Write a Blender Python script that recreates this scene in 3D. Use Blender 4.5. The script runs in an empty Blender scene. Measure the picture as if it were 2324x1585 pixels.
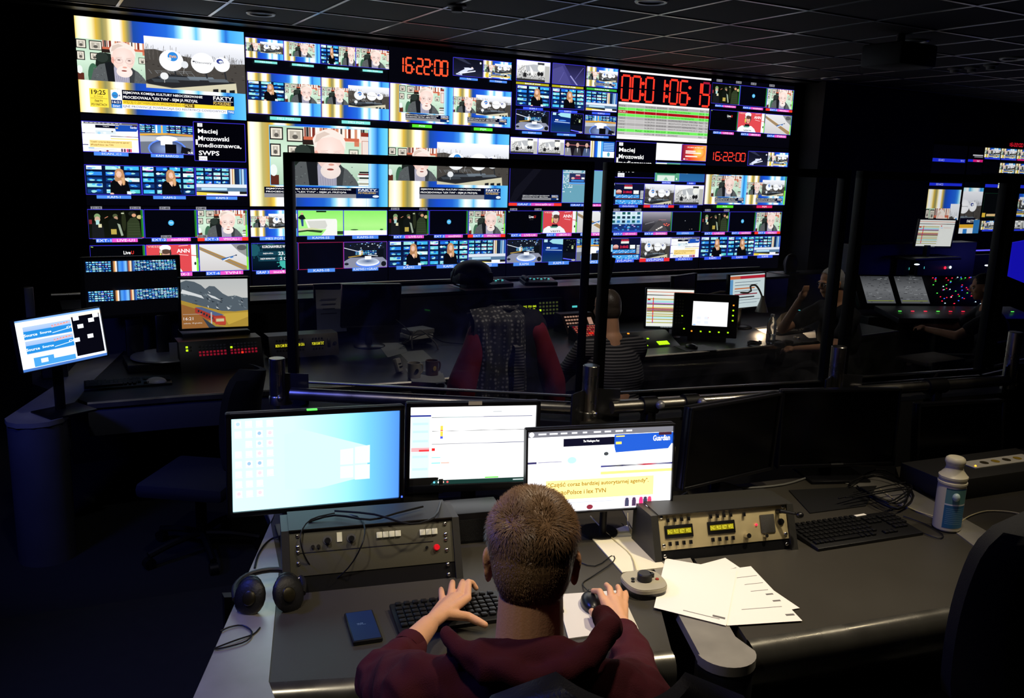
import bpy, bmesh, math, random
from mathutils import Vector, Matrix, noise, geometry

# ------------------------------------------------------------------ camera, world, light, exposure
SC = bpy.context.scene
COL = SC.collection
CAMP = Vector((-0.427, -7.427, 2.05))
FPX = 1979.8
_yaw, _pitch, _roll = 0.51167334, 0.2069508, 0.03123631
_f = Vector((math.sin(_yaw)*math.cos(_pitch), math.cos(_yaw)*math.cos(_pitch), -math.sin(_pitch)))
_r = Vector((math.cos(_yaw), -math.sin(_yaw), 0))
_u = _r.cross(_f)
CR = _r*math.cos(_roll) + _u*math.sin(_roll)
CU = -_r*math.sin(_roll) + _u*math.cos(_roll)
CF = _f
cd = bpy.data.cameras.new('camera'); cam = bpy.data.objects.new('camera', cd); COL.objects.link(cam)
M = Matrix((CR, CU, -CF)).transposed().to_4x4(); M.translation = CAMP
cam.matrix_world = M
cd.sensor_width = 36; cd.lens = FPX*36/2324; cd.clip_start = .05; cd.clip_end = 60
SC.camera = cam
w = bpy.data.worlds.new('world'); SC.world = w; w.use_nodes = True
w.node_tree.nodes['Background'].inputs[0].default_value = (.5, .6, 1, 1)
w.node_tree.nodes['Background'].inputs[1].default_value = 0.0008
SC.view_settings.view_transform = 'Standard'; SC.view_settings.look = 'None'
SC.view_settings.exposure = 0; SC.view_settings.gamma = 1; SC.view_settings.use_curve_mapping = False
try: SC.cycles.use_light_tree = True
except Exception: pass

def ray(px, py):
    return CF + CR*((px-1162)/FPX) - CU*((py-792.5)/FPX)
def G(px, py, z=0.9):            # point of a horizontal surface measured in the photograph
    d = ray(px, py); return CAMP + d*((z-CAMP.z)/d.z)
def D(px, py, depth):
    return CAMP + ray(px, py)*depth

def spot(name, loc, target, energy, color, size=60, blend=.6, radius=.08):
    l = bpy.data.lights.new(name, 'SPOT'); l.energy = energy; l.color = color
    l.spot_size = math.radians(size); l.spot_blend = blend; l.shadow_soft_size = radius
    o = bpy.data.objects.new(name, l); COL.objects.link(o); o.location = loc
    o.rotation_euler = (Vector(target)-Vector(loc)).to_track_quat('-Z', 'Y').to_euler(); return o
def area(name, loc, target, energy, color, sx, sy):
    l = bpy.data.lights.new(name, 'AREA'); l.energy = energy; l.color = color
    l.shape = 'RECTANGLE'; l.size = sx; l.size_y = sy
    o = bpy.data.objects.new(name, l); COL.objects.link(o); o.location = loc
    o.rotation_euler = (Vector(target)-Vector(loc)).to_track_quat('-Z', 'Y').to_euler(); return o
ZT = 3.027; DW = 1.215; DH = .6865       # top of the video wall, pitch of its displays
ZC = 3.08; ZP = .15; ZD = .90; ZF = .75  # ceiling, raised floor, rear desk top, front desk top
spot('downlight_desk', (1.75, -6.05, ZC-.04), (1.3, -5.75, .9), 150, (1, .86, .62), 62, .9, .06)
spot('downlight_seat', (.75, -6.0, ZC-.04), (.7, -5.8, .9), 75, (1, .82, .6), 60, .9, .06)
spot('downlight_aisle', (-.45, -6.2, ZC-.04), (.2, -5.4, .9), 48, (1, .9, .72), 70, .9, .06)
spot('fill_front_left', (-.3, -4.3, ZC-.04), (.1, -2.5, .7), 20, (.9, .92, 1), 60, .9, .06)  # added fill without a fitting, lifts the left end of the front console
spot('fill_front_middle', (2.3, -4.0, ZC-.04), (2.2, -2.6, .7), 48, (1, .9, .78), 62, .9, .06)  # unseen fill added to brighten the coat chair and middle of the console
spot('fill_front_right', (5.0, -3.7, ZC-.04), (4.6, -2.7, .8), 20, (1, .88, .74), 60, .9, .06)  # fill light added for the white haired man, no fitting above
spot('downlight_right', (2.9, -6.0, ZC-.04), (2.3, -5.5, .9), 45, (1, .85, .62), 62, .9, .06)
spot('blue_strip_light', (-.95, -4.7, 2.3), (.0, -5.0, .9), 70, (.08, .12, 1), 110, .9, .12)
spot('blue_column_light', (-.98, -3.4, 1.6), (-.4, -2.6, .6), 30, (.08, .12, 1), 80, .9, .1)
area('cyc_blue_light', (12.4, -2.6, 1.5), (10, -2.6, 1.2), 3, (.1, .1, 1), .8, .6)

# ------------------------------------------------------------------ materials
def lin(c):
    if isinstance(c, str):
        c = c.lstrip('#'); c = ''.join(q*2 for q in c) if len(c) == 3 else c; c = tuple(int(c[i:i+2], 16)/255 for i in (0, 2, 4))
    return tuple((x/12.92 if x <= .04045 else ((x+.055)/1.055)**2.4) for x in c[:3])
MATS = {}
def mat(name, col=(.5, .5, .5), rough=.5, metal=0, spec=.5, em=None, ems=0, bump=0, bscale=200, var=0, vscale=8, coat=0, trans=0, alpha=1, ior=1.45):
    if name in MATS: return MATS[name]
    m = bpy.data.materials.new(name); m.use_nodes = True; nt = m.node_tree; b = nt.nodes['Principled BSDF']
    c = lin(col)
    b.inputs['Base Color'].default_value = (*c, 1); b.inputs['Roughness'].default_value = rough
    b.inputs['Metallic'].default_value = metal; b.inputs['Specular IOR Level'].default_value = spec
    b.inputs['Coat Weight'].default_value = coat; b.inputs['Transmission Weight'].default_value = trans
    b.inputs['IOR'].default_value = ior
    if em is not None:
        b.inputs['Emission Color'].default_value = (*lin(em), 1); b.inputs['Emission Strength'].default_value = ems
    tc = nt.nodes.new('ShaderNodeTexCoord')
    if bump:
        n = nt.nodes.new('ShaderNodeTexNoise'); n.inputs['Scale'].default_value = bscale; n.inputs['Detail'].default_value = 3
        bp = nt.nodes.new('ShaderNodeBump'); bp.inputs['Strength'].default_value = bump; bp.inputs['Distance'].default_value = .002
        nt.links.new(tc.outputs['Object'], n.inputs['Vector']); nt.links.new(n.outputs['Fac'], bp.inputs['Height'])
        nt.links.new(bp.outputs['Normal'], b.inputs['Normal'])
    if var:
        n = nt.nodes.new('ShaderNodeTexNoise'); n.inputs['Scale'].default_value = vscale; n.inputs['Detail'].default_value = 5
        r = nt.nodes.new('ShaderNodeMapRange'); r.inputs['To Min'].default_value = 1-var; r.inputs['To Max'].default_value = 1+var
        mx = nt.nodes.new('ShaderNodeMix'); mx.data_type = 'RGBA'; mx.blend_type = 'MULTIPLY'; mx.inputs['Factor'].default_value = 1
        mx.inputs['A'].default_value = (*c, 1)
        nt.links.new(tc.outputs['Object'], n.inputs['Vector']); nt.links.new(n.outputs['Fac'], r.inputs['Value'])
        nt.links.new(r.outputs['Result'], mx.inputs['B']); nt.links.new(mx.outputs['Result'], b.inputs['Base Color'])
        r2 = nt.nodes.new('ShaderNodeMapRange'); r2.inputs['To Min'].default_value = max(.05, rough-.12); r2.inputs['To Max'].default_value = min(1, rough+.12)
        nt.links.new(n.outputs['Fac'], r2.inputs['Value']); nt.links.new(r2.outputs['Result'], b.inputs['Roughness'])
    MATS[name] = m; return m
def emit(name, col, s=1.5):
    return mat(name, col, .4, 0, .3, em=col, ems=s)
def screen_mat(strength):
    k = 'screen_picture_%g' % strength
    if k in MATS: return MATS[k]
    m = bpy.data.materials.new(k); m.use_nodes = True; nt = m.node_tree; b = nt.nodes['Principled BSDF']
    b.inputs['Base Color'].default_value = (.004, .004, .005, 1); b.inputs['Roughness'].default_value = .35
    b.inputs['Specular IOR Level'].default_value = .25
    a = nt.nodes.new('ShaderNodeAttribute'); a.attribute_name = 'Col'
    nt.links.new(a.outputs['Color'], b.inputs['Emission Color']); b.inputs['Emission Strength'].default_value = strength
    MATS[k] = m; return m
def glass_mat():
    if 'partition_glass' in MATS: return MATS['partition_glass']
    m = bpy.data.materials.new('partition_glass'); m.use_nodes = True; nt = m.node_tree; nt.nodes.clear()
    out = nt.nodes.new('ShaderNodeOutputMaterial'); tr = nt.nodes.new('ShaderNodeBsdfTransparent'); gl = nt.nodes.new('ShaderNodeBsdfGlossy')
    tr.inputs[0].default_value = (.93, .94, .94, 1); gl.inputs['Roughness'].default_value = .02
    df = nt.nodes.new('ShaderNodeBsdfDiffuse'); df.inputs[0].default_value = (.8, .82, .85, 1)
    fr = nt.nodes.new('ShaderNodeFresnel'); fr.inputs['IOR'].default_value = 1.3
    tc = nt.nodes.new('ShaderNodeTexCoord'); n = nt.nodes.new('ShaderNodeTexNoise'); n.inputs['Scale'].default_value = 5; n.inputs['Detail'].default_value = 8
    n.inputs['Distortion'].default_value = 1.5
    r = nt.nodes.new('ShaderNodeMapRange'); r.inputs['From Min'].default_value = .4; r.inputs['From Max'].default_value = .8
    r.inputs['To Min'].default_value = .012; r.inputs['To Max'].default_value = .07
    m1 = nt.nodes.new('ShaderNodeMixShader'); m2 = nt.nodes.new('ShaderNodeMixShader'); L = nt.links.new
    L(tc.outputs['Object'], n.inputs['Vector']); L(n.outputs['Fac'], r.inputs['Value'])
    L(r.outputs['Result'], m1.inputs[0]); L(tr.outputs[0], m1.inputs[1]); L(df.outputs[0], m1.inputs[2])
    L(fr.outputs[0], m2.inputs[0]); L(m1.outputs[0], m2.inputs[1]); L(gl.outputs[0], m2.inputs[2]); L(m2.outputs[0], out.inputs[0])
    MATS['partition_glass'] = m; return m

# ------------------------------------------------------------------ mesh builder
class MB:
    def __init__(s): s.v = []; s.f = []
    def add(s, vs, fs):
        n = len(s.v); s.v += [Vector(v) for v in vs]; s.f += [tuple(i+n for i in f) for f in fs]; return s
    def box(s, c, d, rot=None, bev=0):
        bm = bmesh.new(); bmesh.ops.create_cube(bm, size=1)
        for v in bm.verts: v.co = Vector((v.co.x*d[0], v.co.y*d[1], v.co.z*d[2]))
        if bev: bmesh.ops.bevel(bm, geom=bm.edges[:], offset=min(bev, min(d)*.45), segments=2, affect='EDGES', profile=.5)
        R = rot if rot is not None else Matrix.Identity(3)
        bm.verts.index_update()
        s.add([R @ v.co + Vector(c) for v in bm.verts], [[v.index for v in f.verts] for f in bm.faces]); bm.free(); return s
    def cyl(s, a, b, r0, r1=None, n=16, cap=True):
        a = Vector(a); b = Vector(b); r1 = r0 if r1 is None else r1
        q = (b-a).to_track_quat('Z', 'Y').to_matrix(); vs = []
        for p, r in ((a, r0), (b, r1)):
            for i in range(n):
                t = 2*math.pi*i/n; vs.append(p + q @ Vector((r*math.cos(t), r*math.sin(t), 0)))
        fs = [(i, (i+1) % n, n+(i+1) % n, n+i) for i in range(n)]
        if cap: fs += [tuple(range(n-1, -1, -1)), tuple(range(n, 2*n))]
        return s.add(vs, fs)
    def lathe(s, prof, c=(0, 0, 0), n=28, cap=True):
        vs = []; c = Vector(c)
        for r, z in prof:
            for i in range(n):
                t = 2*math.pi*i/n; vs.append(c + Vector((r*math.cos(t), r*math.sin(t), z)))
        fs = []
        for k in range(len(prof)-1):
            for i in range(n): fs.append((k*n+i, k*n+(i+1) % n, (k+1)*n+(i+1) % n, (k+1)*n+i))
        if cap: fs += [tuple(range(n-1, -1, -1)), tuple(range((len(prof)-1)*n, len(prof)*n))]
        return s.add(vs, fs)
    def tube(s, pts, r, n=8, smooth=3):
        P = [Vector(p) for p in pts]
        if smooth and len(P) > 2:
            Q = []
            for i in range(len(P)-1):
                p0 = P[max(i-1, 0)]; p1 = P[i]; p2 = P[i+1]; p3 = P[min(i+2, len(P)-1)]
                for k in range(smooth):
                    t = k/smooth
                    Q.append(.5*((2*p1)+(p2-p0)*t+(2*p0-5*p1+4*p2-p3)*t*t+(3*p1-p0-3*p2+p3)*t**3))
            P = Q+[P[-1]]
        vs = []; up = Vector((0, 0, 1)); m = len(P); nrm = None
        for i, p in enumerate(P):
            d = (P[min(i+1, m-1)]-P[max(i-1, 0)]).normalized()
            if nrm is None:
                nrm = d.cross(up if abs(d.z) < .9 else Vector((1, 0, 0))).normalized()
            nrm = (nrm - d*nrm.dot(d)).normalized(); b = d.cross(nrm)
            rr = r[min(i*len(r)//m, len(r)-1)] if isinstance(r, (list, tuple)) else r
            for k in range(n):
                t = 2*math.pi*k/n; vs.append(p + nrm*(rr*math.cos(t)) + b*(rr*math.sin(t)))
        fs = []
        for k in range(m-1):
            for i in range(n): fs.append((k*n+i, k*n+(i+1) % n, (k+1)*n+(i+1) % n, (k+1)*n+i))
        fs += [tuple(range(n-1, -1, -1)), tuple(range((m-1)*n, m*n))]
        return s.add(vs, fs)
    def prism(s, pts, z0, z1):
        n = len(pts); p3 = [Vector((p[0], p[1], 0)) for p in pts]
        tris = geometry.tessellate_polygon([p3])
        vs = [Vector((p[0], p[1], z0)) for p in pts]+[Vector((p[0], p[1], z1)) for p in pts]
        fs = [(i, (i+1) % n, n+(i+1) % n, n+i) for i in range(n)]
        ar = sum(pts[i][0]*pts[(i+1) % n][1]-pts[(i+1) % n][0]*pts[i][1] for i in range(n))
        if ar < 0: fs = [f[::-1] for f in fs]
        for t in tris:
            a, b, c = (p3[i] for i in t)
            if (b-a).cross(c-a).z < 0: t = t[::-1]
            fs.append(tuple(i+n for i in t)); fs.append(tuple(t[::-1]))
        return s.add(vs, fs)
    def ell(s, c, r, rot=None, nu=20, nv=12):
        vs = []; fs = []; R = rot if rot is not None else Matrix.Identity(3); c = Vector(c)
        for j in range(nv+1):
            ph = math.pi*j/nv
            for i in range(nu):
                t = 2*math.pi*i/nu
                vs.append(c + R @ Vector((r[0]*math.sin(ph)*math.cos(t), r[1]*math.sin(ph)*math.sin(t), r[2]*math.cos(ph))))
        for j in range(nv):
            for i in range(nu): fs.append((j*nu+i, (j+1)*nu+i, (j+1)*nu+(i+1) % nu, j*nu+(i+1) % nu))
        return s.add(vs, fs)
    def xf(s, m):
        s.v = [m @ v for v in s.v]; return s
    def mesh(s, name, m, sharp=35):
        me = bpy.data.meshes.new(name); me.from_pydata([tuple(v) for v in s.v], [], s.f); me.update()
        bm = bmesh.new(); bm.from_mesh(me); bmesh.ops.remove_doubles(bm, verts=bm.verts, dist=1e-6); bm.to_mesh(me); bm.free()
        if m: me.materials.append(m)
        if sharp is not None:
            me.shade_smooth(); me.set_sharp_from_angle(angle=math.radians(sharp))
        return me

def chain(o):
    m = Matrix.Identity(4)
    while o is not None:
        m = o.matrix_basis @ m; o = o.parent
    return m
def obj(name, mb, m, parent=None, world=False, sharp=35, label=None, me=None):
    if world and parent is not None: mb.xf(chain(parent).inverted())
    me = me or mb.mesh(name, m, sharp); o = bpy.data.objects.new(name, me); COL.objects.link(o); o.parent = parent
    if label: o['label'] = label
    return o
def thing(name, label, cat, loc=(0, 0, 0), rz=0, group=None):
    o = bpy.data.objects.new(name, None); COL.objects.link(o); o.location = loc; o.rotation_euler = (0, 0, rz)
    o['label'] = label; o['category'] = cat; o.empty_display_size = .1
    if group: o['group'] = group
    return o
def single(name, mb, m, label, cat, loc=None, group=None, sharp=35, kind=None):
    c = Vector(loc) if loc is not None else Vector((0, 0, 0))
    if loc is None and mb.v:
        xs = [v.x for v in mb.v]; ys = [v.y for v in mb.v]; c = Vector(((min(xs)+max(xs))/2, (min(ys)+max(ys))/2, min(v.z for v in mb.v)))
        mb.xf(Matrix.Translation(-c))
    o = obj(name, mb, m, sharp=sharp); o.location = c; o['label'] = label; o['category'] = cat
    if group: o['group'] = group
    if kind: o['kind'] = kind
    return o
def struct(name, mb, m, sharp=35, label=None):
    o = obj(name, mb, m, sharp=sharp); o['kind'] = 'structure'
    if label: o['label'] = label
    return o
def Rz(a): return Matrix.Rotation(a, 3, 'Z')
def Rx(a): return Matrix.Rotation(a, 3, 'X')

# ------------------------------------------------------------------ pictures shown on the screens
_TX = {}
def text_tris(s, bold):
    k = (s, bold)
    if k in _TX: return _TX[k]
    cu = bpy.data.curves.new('t', 'FONT'); cu.body = s; cu.resolution_u = 2; cu.offset = .018 if bold else 0.0
    o = bpy.data.objects.new('t', cu); me = o.to_mesh(); me.calc_loop_triangles()
    vs = [v.co.copy() for v in me.vertices]; tr = [tuple(t.vertices) for t in me.loop_triangles]
    if vs:
        x0 = min(v.x for v in vs); x1 = max(v.x for v in vs); y0 = min(v.y for v in vs); y1 = max(v.y for v in vs)
        vs = [((v.x-x0)/(x1-x0+1e-9), 1-(v.y-y0)/(y1-y0+1e-9)) for v in vs]
    r = [[vs[i] for i in t] for t in tr]
    o.to_mesh_clear(); bpy.data.objects.remove(o); bpy.data.curves.remove(cu)
    _TX[k] = r; return r
class Cv:
    def __init__(s, w, h):
        s.st = {'p': [], 'n': 0}; s.fr = (0, 0, w, h); s.cl = (0, 0, w, h); s.k = 1
    def sub(s, x, y, w, h, k=None):
        c = Cv.__new__(Cv); c.st = s.st; fx, fy, fw, fh = s.fr; c.fr = (fx+x*fw, fy+y*fh, w*fw, h*fh)
        a = c.fr; b = s.cl; c.cl = (max(a[0], b[0]), max(a[1], b[1]), min(a[0]+a[2], b[2]), min(a[1]+a[3], b[3]))
        c.k = s.k if k is None else k; return c
    def up(s): s.st['n'] += 1
    def raw(s, pts, cols):
        fx, fy, fw, fh = s.fr
        V = [(fx+p[0]*fw, fy+p[1]*fh, *c) for p, c in zip(pts, cols)]
        x0, y0, x1, y1 = s.cl
        for ax, lim, sg in ((0, x0, 1), (0, x1, -1), (1, y0, 1), (1, y1, -1)):
            O = []
            for i in range(len(V)):
                a = V[i]; b = V[(i+1) % len(V)]; da = (a[ax]-lim)*sg; db = (b[ax]-lim)*sg
                if da >= 0: O.append(a)
                if (da >= 0) != (db >= 0):
                    t = da/(da-db); O.append(tuple(a[j]+(b[j]-a[j])*t for j in range(5)))
            V = O
            if len(V) < 3: return
        s.st['p'].append((V, s.st['n']))
    def col(s, c):
        c = lin(c); return tuple(x*s.k for x in c)
    def poly(s, pts, c):
        s.up(); c = s.col(c)
        if len(pts) <= 4: s.raw(pts, [c]*len(pts)); return
        for t in geometry.tessellate_polygon([[Vector((p[0], p[1], 0)) for p in pts]]):
            s.raw([pts[i] for i in t], [c]*3)
    def rect(s, x0, y0, x1, y1, c):
        s.up(); c = s.col(c); s.raw([(x0, y0), (x1, y0), (x1, y1), (x0, y1)], [c]*4)
    def hgrad(s, stops, x0=0, y0=0, x1=1, y1=1):
        s.up()
        for (a, ca), (b, cb) in zip(stops, stops[1:]):
            ca = s.col(ca); cb = s.col(cb); A = x0+(x1-x0)*a; B = x0+(x1-x0)*b
            s.raw([(A, y0), (B, y0), (B, y1), (A, y1)], [ca, cb, cb, ca])
    def vgrad(s, stops, x0=0, y0=0, x1=1, y1=1):
        s.up()
        for (a, ca), (b, cb) in zip(stops, stops[1:]):
            ca = s.col(ca); cb = s.col(cb); A = y0+(y1-y0)*a; B = y0+(y1-y0)*b
            s.raw([(x0, A), (x1, A), (x1, B), (x0, B)], [ca, ca, cb, cb])
    def ell(s, cx, cy, rx, ry, c, n=18, c2=None):
        s.up(); a = s.col(c); b = s.col(c2) if c2 else a
        P = [(cx+rx*math.cos(2*math.pi*i/n), cy+ry*math.sin(2*math.pi*i/n)) for i in range(n)]
        if c2 is None: s.raw(P, [a]*n); return
        for i in range(n): s.raw([(cx, cy), P[i], P[(i+1) % n]], [a, b, b])
    def line(s, x0, y0, x1, y1, wd, c):
        fw, fh = s.fr[2], s.fr[3]; dx = (x1-x0)*fw; dy = (y1-y0)*fh; L = math.hypot(dx, dy) or 1
        nx = -dy/L*wd/2; ny = dx/L*wd/2; s.up(); c = s.col(c)
        s.raw([(x0+nx/fw, y0+ny/fh), (x1+nx/fw, y1+ny/fh), (x1-nx/fw, y1-ny/fh), (x0-nx/fw, y0-ny/fh)], [c]*4)
    def frame(s, x0, y0, x1, y1, wd, c):
        for a in ((x0, y0, x1, y0), (x0, y1, x1, y1), (x0, y0, x0, y1), (x1, y0, x1, y1)): s.line(*a, wd, c)
    def text(s, t, x, y, w, h, c, bold=False):
        s.up(); c = s.col(c)
        for tri in text_tris(t, bold): s.raw([(x+p[0]*w, y+p[1]*h) for p in tri], [c]*3)
    def obj(s, name, parent, strength, M=None, label=None):
        vs = []; fs = []; cs = []; H = s.fr[3]
        for V, n in s.st['p']:
            b = len(vs)
            for v in V: vs.append((v[0], -n*2.5e-5, -v[1])); cs.append((v[2], v[3], v[4], 1))
            fs.append(tuple(range(b, b+len(V)))[::-1])
        me = bpy.data.meshes.new(name)
        if M is not None: vs = [tuple(M @ Vector(v)) for v in vs]
        me.from_pydata(vs, [], fs); me.materials.append(screen_mat(strength))
        at = me.color_attributes.new('Col', 'FLOAT_COLOR', 'POINT')
        at.data.foreach_set('color', [x for c in cs for x in c])
        o = bpy.data.objects.new(name, me); COL.objects.link(o); o.parent = parent
        if label: o['label'] = label
        return o
BG = [(0, '#f2d35f'), (.015, '#fff6d0'), (.05, '#ffffff'), (.09, '#fff3c0'), (.115, '#dcb641'), (.15, '#8f8c58'), (.175, '#b7a766'), (.19, '#fdeaa6'), (.215, '#ffffff'), (.245, '#ffffff'), (.27, '#e8c04d'), (.295, '#8d8a60'),
      (.325, '#1d4aa0'), (.40, '#1b4fd0'), (.52, '#2468d8'), (.565, '#3f8fe8'), (.60, '#9fe6ff'), (.63, '#ffffff'), (.67, '#dff8ff'), (.70, '#5fc4f8'), (.74, '#f4fdff'), (.79, '#ffffff'), (.83, '#e9fbff'), (.86, '#52b4f4'), (.885, '#2a6fd4'), (.91, '#46a8f2'), (1, '#63c4fa')]
def p_bg(c): c.hgrad(BG)
def p_man(c):
    c.vgrad([(0, '#b4d2b6'), (.5, '#cfe8d2'), (1, '#a8c8ae')])
    c.rect(.33, 0, .95, .23, '#f0dccb'); rn = random.Random(4)
    x = .34
    while x < .94:
        w_ = rn.uniform(.01, .03); c.rect(x, .0, x+w_, .17, rn.choice(['#7a2f25', '#f4ece2', '#cf8a6d', '#3a3533', '#fff8f0', '#b55a44'])); x += w_*1.25
    c.rect(.32, .16, .9, .215, '#c8664a'); c.rect(.32, .215, .45, .3, '#2a1d1a'); c.rect(.85, .215, .9, .3, '#cf7a5c')
    c.rect(.92, .08, 1, .58, '#e8d8d0'); c.frame(.93, .2, 1.0, .56, .004, '#b5674a'); c.rect(.92, .05, 1, .12, '#8a2f22')
    for a in ((0, .02, .13, .235), (.165, .03, .33, .26), (0, .3, .105, .52), (.17, .32, .285, .5), (.79, .35, .895, .52)):
        c.rect(*a, '#23201e' if a[0] < .5 else '#7a8a78'); c.rect(a[0]+.012, a[1]+.022, a[2]-.012, a[3]-.022, '#e9e2d2')
        mx = (a[0]+a[2])/2; my = (a[1]+a[3])/2; c.rect(a[0]+.028, a[1]+.045, a[2]-.028, a[3]-.045, '#b4ada0'); c.ell(mx, my+.03, (a[2]-a[0])*.17, (a[3]-a[1])*.16, '#5c5852'); c.ell(mx, my-.03, (a[2]-a[0])*.09, (a[3]-a[1])*.1, '#d8d2c6')
    c.rect(0, .83, .08, 1, '#5a2a20'); c.ell(.03, .75, .035, .1, '#e8eeea')
    c.poly([(.24, .5), (.27, .36), (.36, .3), (.47, .33), (.5, .5), (.48, 1), (.2, 1)], '#1d2420')
    c.ell(.32, .42, .08, .12, '#2c3530'); c.ell(.2, .88, .07, .3, '#3f6a50')
    c.poly([(.16, 1), (.2, .75), (.28, .6), (.44, .52), (.5, .6), (.68, .62), (.78, .72), (.86, .88), (.9, 1)], '#585c5e')
    rn = random.Random(9)
    for i in range(60):
        x = rn.uniform(.2, .84); y = rn.uniform(.66, 1)
        if .44 < x < .64: continue
        c.rect(x, y, x+.012, y+.014, rn.choice(['#5e6464', '#33383a', '#707878']))
    c.poly([(.45, .78), (.47, .62), (.52, .6), (.66, .72), (.68, .85), (.66, 1), (.47, 1)], '#a9a6b8')
    for i in range(7): c.line(.49+i*.026, .84+i*.005, .5+i*.024, 1, .002, '#6d6a80')
    c.poly([(.35, .55), (.46, .5), (.47, 1), (.38, 1)], '#181a1e'); c.poly([(.66, .75), (.7, .62), (.74, .7), (.72, 1), (.66, 1)], '#3a3d40')
    c.ell(.59, .37, .155, .36, '#fae2da', 26, '#f2cfc4'); c.ell(.455, .47, .02, .08, '#e6a99b')
    c.poly([(.435, .34), (.42, .2), (.46, .08), (.54, .03), (.64, .03), (.72, .1), (.755, .22), (.755, .38), (.735, .3), (.7, .2), (.62, .15), (.53, .17), (.47, .22), (.455, .34)], '#efe3da')
    c.poly([(.44, .26), (.46, .12), (.54, .06), (.6, .1), (.52, .16), (.47, .24)], '#d8c4b8')
    c.ell(.6, .74, .105, .14, '#f8e6de', 20, '#efe0da'); c.ell(.6, .66, .075, .07, '#f9e3da'); c.ell(.61, .575, .026, .06, '#fbe2d8'); c.ell(.607, .63, .03, .02, '#e0a090')
    c.ell(.597, .715, .036, .018, '#a05048'); c.line(.565, .71, .63, .71, .0025, '#5a2420')
    for x in (.535, .67):
        c.ell(x, .455, .038, .04, '#e8d2ca'); c.ell(x, .455, .02, .014, '#6a4a48'); c.line(x-.04, .40, x+.04, .385, .003, '#cdb5aa')
        for k in range(12):
            a = math.pi*2*k/12; b = math.pi*2*(k+1)/12
            c.line(x+.05*math.cos(a), .475+.065*math.sin(a), x+.05*math.cos(b), .475+.065*math.sin(b), .0015, '#9a8680')
    c.line(.44, .46, .49, .47, .002, '#8a7670')
    for i, col in enumerate(['#1c1a1e', '#7a2028', '#fff', '#2a2a30', '#f4f0ee', '#fff', '#b8a89a', '#fff']):
        c.rect(.9-.01*(i % 3), .74+i*.034, 1, .74+i*.034+.026, col)
def p_dish(c, logos=True):
    c.vgrad([(0, '#f4f5fa'), (.35, '#d7dae2'), (.5, '#b9bdc6')]); rn = random.Random(3)
    c.poly([(0, .26), (.1, .24), (.25, .3), (.4, .34), (.55, .38), (.7, .38), (.85, .42), (1, .4), (1, 1), (0, 1)], '#47433f')
    for i in range(70):
        x = rn.uniform(0, 1); h = rn.uniform(.05, .2)*(1.4 if x < .2 or .25 < x < .35 or .76 < x < .84 else .6)
        c.line(x, .45, x+rn.uniform(-.02, .02), .4-h, .0025, '#5c5753'); c.line(x, .4-h*.4, x+rn.uniform(-.03, .03), .38-h*.8, .0015, '#6a6560')
    for i in range(60):
        x = rn.uniform(0, 1); y = rn.uniform(.42, .95); c.rect(x, y, x+.02, y+.012, rn.choice(['#463f3b', '#2a2624', '#57504a']))
    c.poly([(0, .86), (.2, .7), (.88, .78), (.9, .82), (.3, .97), (.02, .92)], '#26272a')
    for a in ((.12, .76, .5, .8, '#4d545c'), (.4, .73, .66, .77, '#6f7a84'), (.6, .75, .8, .79, '#5c646c'), (.05, .82, .3, .86, '#3c4248')): c.poly([(a[0], a[1]), (a[2], a[1]-.02), (a[2]+.03, a[3]), (a[0]+.03, a[3]+.02)], a[4])
    for i in range(8): c.line(.03+i*.06, .64+.01*(i % 3), .06+i*.06, .72, .002, '#8d9296')
    c.line(.1, .66, .45, .63, .002, '#8d9296'); c.line(.1, .69, .45, .66, .002, '#777c80')
    c.poly([(.0, .92), (.25, .98), (.9, .80), (.91, 1.0), (.0, 1.2)], '#cfc9ad')
    for x in (.66, .74, .83): c.poly([(x, .95), (x+.055, .935), (x+.055, 1.1), (x, 1.1)], '#1c1c20')
    for x, y, rx, ry in ((.255, .44, .118, .205), (.565, .44, .118, .205), (.76, .44, .082, .148)):
        c.line(x+.02, y+.1, x+.04, y+.3, .012, '#2a2c30'); c.ell(x, y, rx, ry, '#ffffff', 24, '#f0f1f4')
    c.ell(.385, .5, .035, .07, '#dfe2e6'); c.line(.38, .55, .37, .68, .003, '#aaa'); c.ell(.18, .75, .04, .07, '#e6e8ea'); c.line(.18, .8, .18, .88, .004, '#bbb')
    if logos:
        c.ell(.27, .36, .05, .09, '#2f86d8'); c.text('tvn', .235, .33, .07, .055, '#ffb35c', True); c.ell(.235, .41, .02, .03, '#dfeaf5')
        c.text('Discovery', .49, .41, .165, .055, '#7d8086', True); c.ell(.475, .42, .012, .016, '#505258')
        c.ell(.74, .38, .035, .05, '#33418f'); c.ell(.75, .39, .022, .03, '#e6eef8'); c.text('tvn24', .72, .385, .06, .03, '#222a60', True)
def p_mosaic(c, seed=1, nx=5, ny=6, dense=1.0):
    rn = random.Random(seed); c.vgrad([(0, '#06102e'), (1, '#0a1c4a')])
    pal = ['#6fd4f0', '#3fb8f0', '#9fe6e6', '#2f86e6', '#bff0f4', '#4fc4c8', '#1f6ae0', '#8fdce0', '#e8fbff']
    for j in range(ny):
        for i in range(nx):
            x = (i+.1)/nx; y = (j+.12)/ny; w_ = .8/nx; h_ = .62/ny
            if rn.random() > dense: continue
            base = rn.choice(pal); c.rect(x, y, x+w_, y+h_, '#123a7a' if rn.random() < .4 else base)
            for k in range(3):
                a = rn.uniform(x, x+w_*.7); b = rn.uniform(y, y+h_*.6); c.ell(a+w_*.15, b+h_*.2, w_*rn.uniform(.12, .24), h_*rn.uniform(.18, .34), rn.choice(pal), 9)
            if rn.random() < .25: c.rect(x+w_*.3, y+h_*1.02, x+w_*.9, y+h_*1.18, rn.choice(['#d02fb0', '#e0285a', '#c83ac8']))
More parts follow.
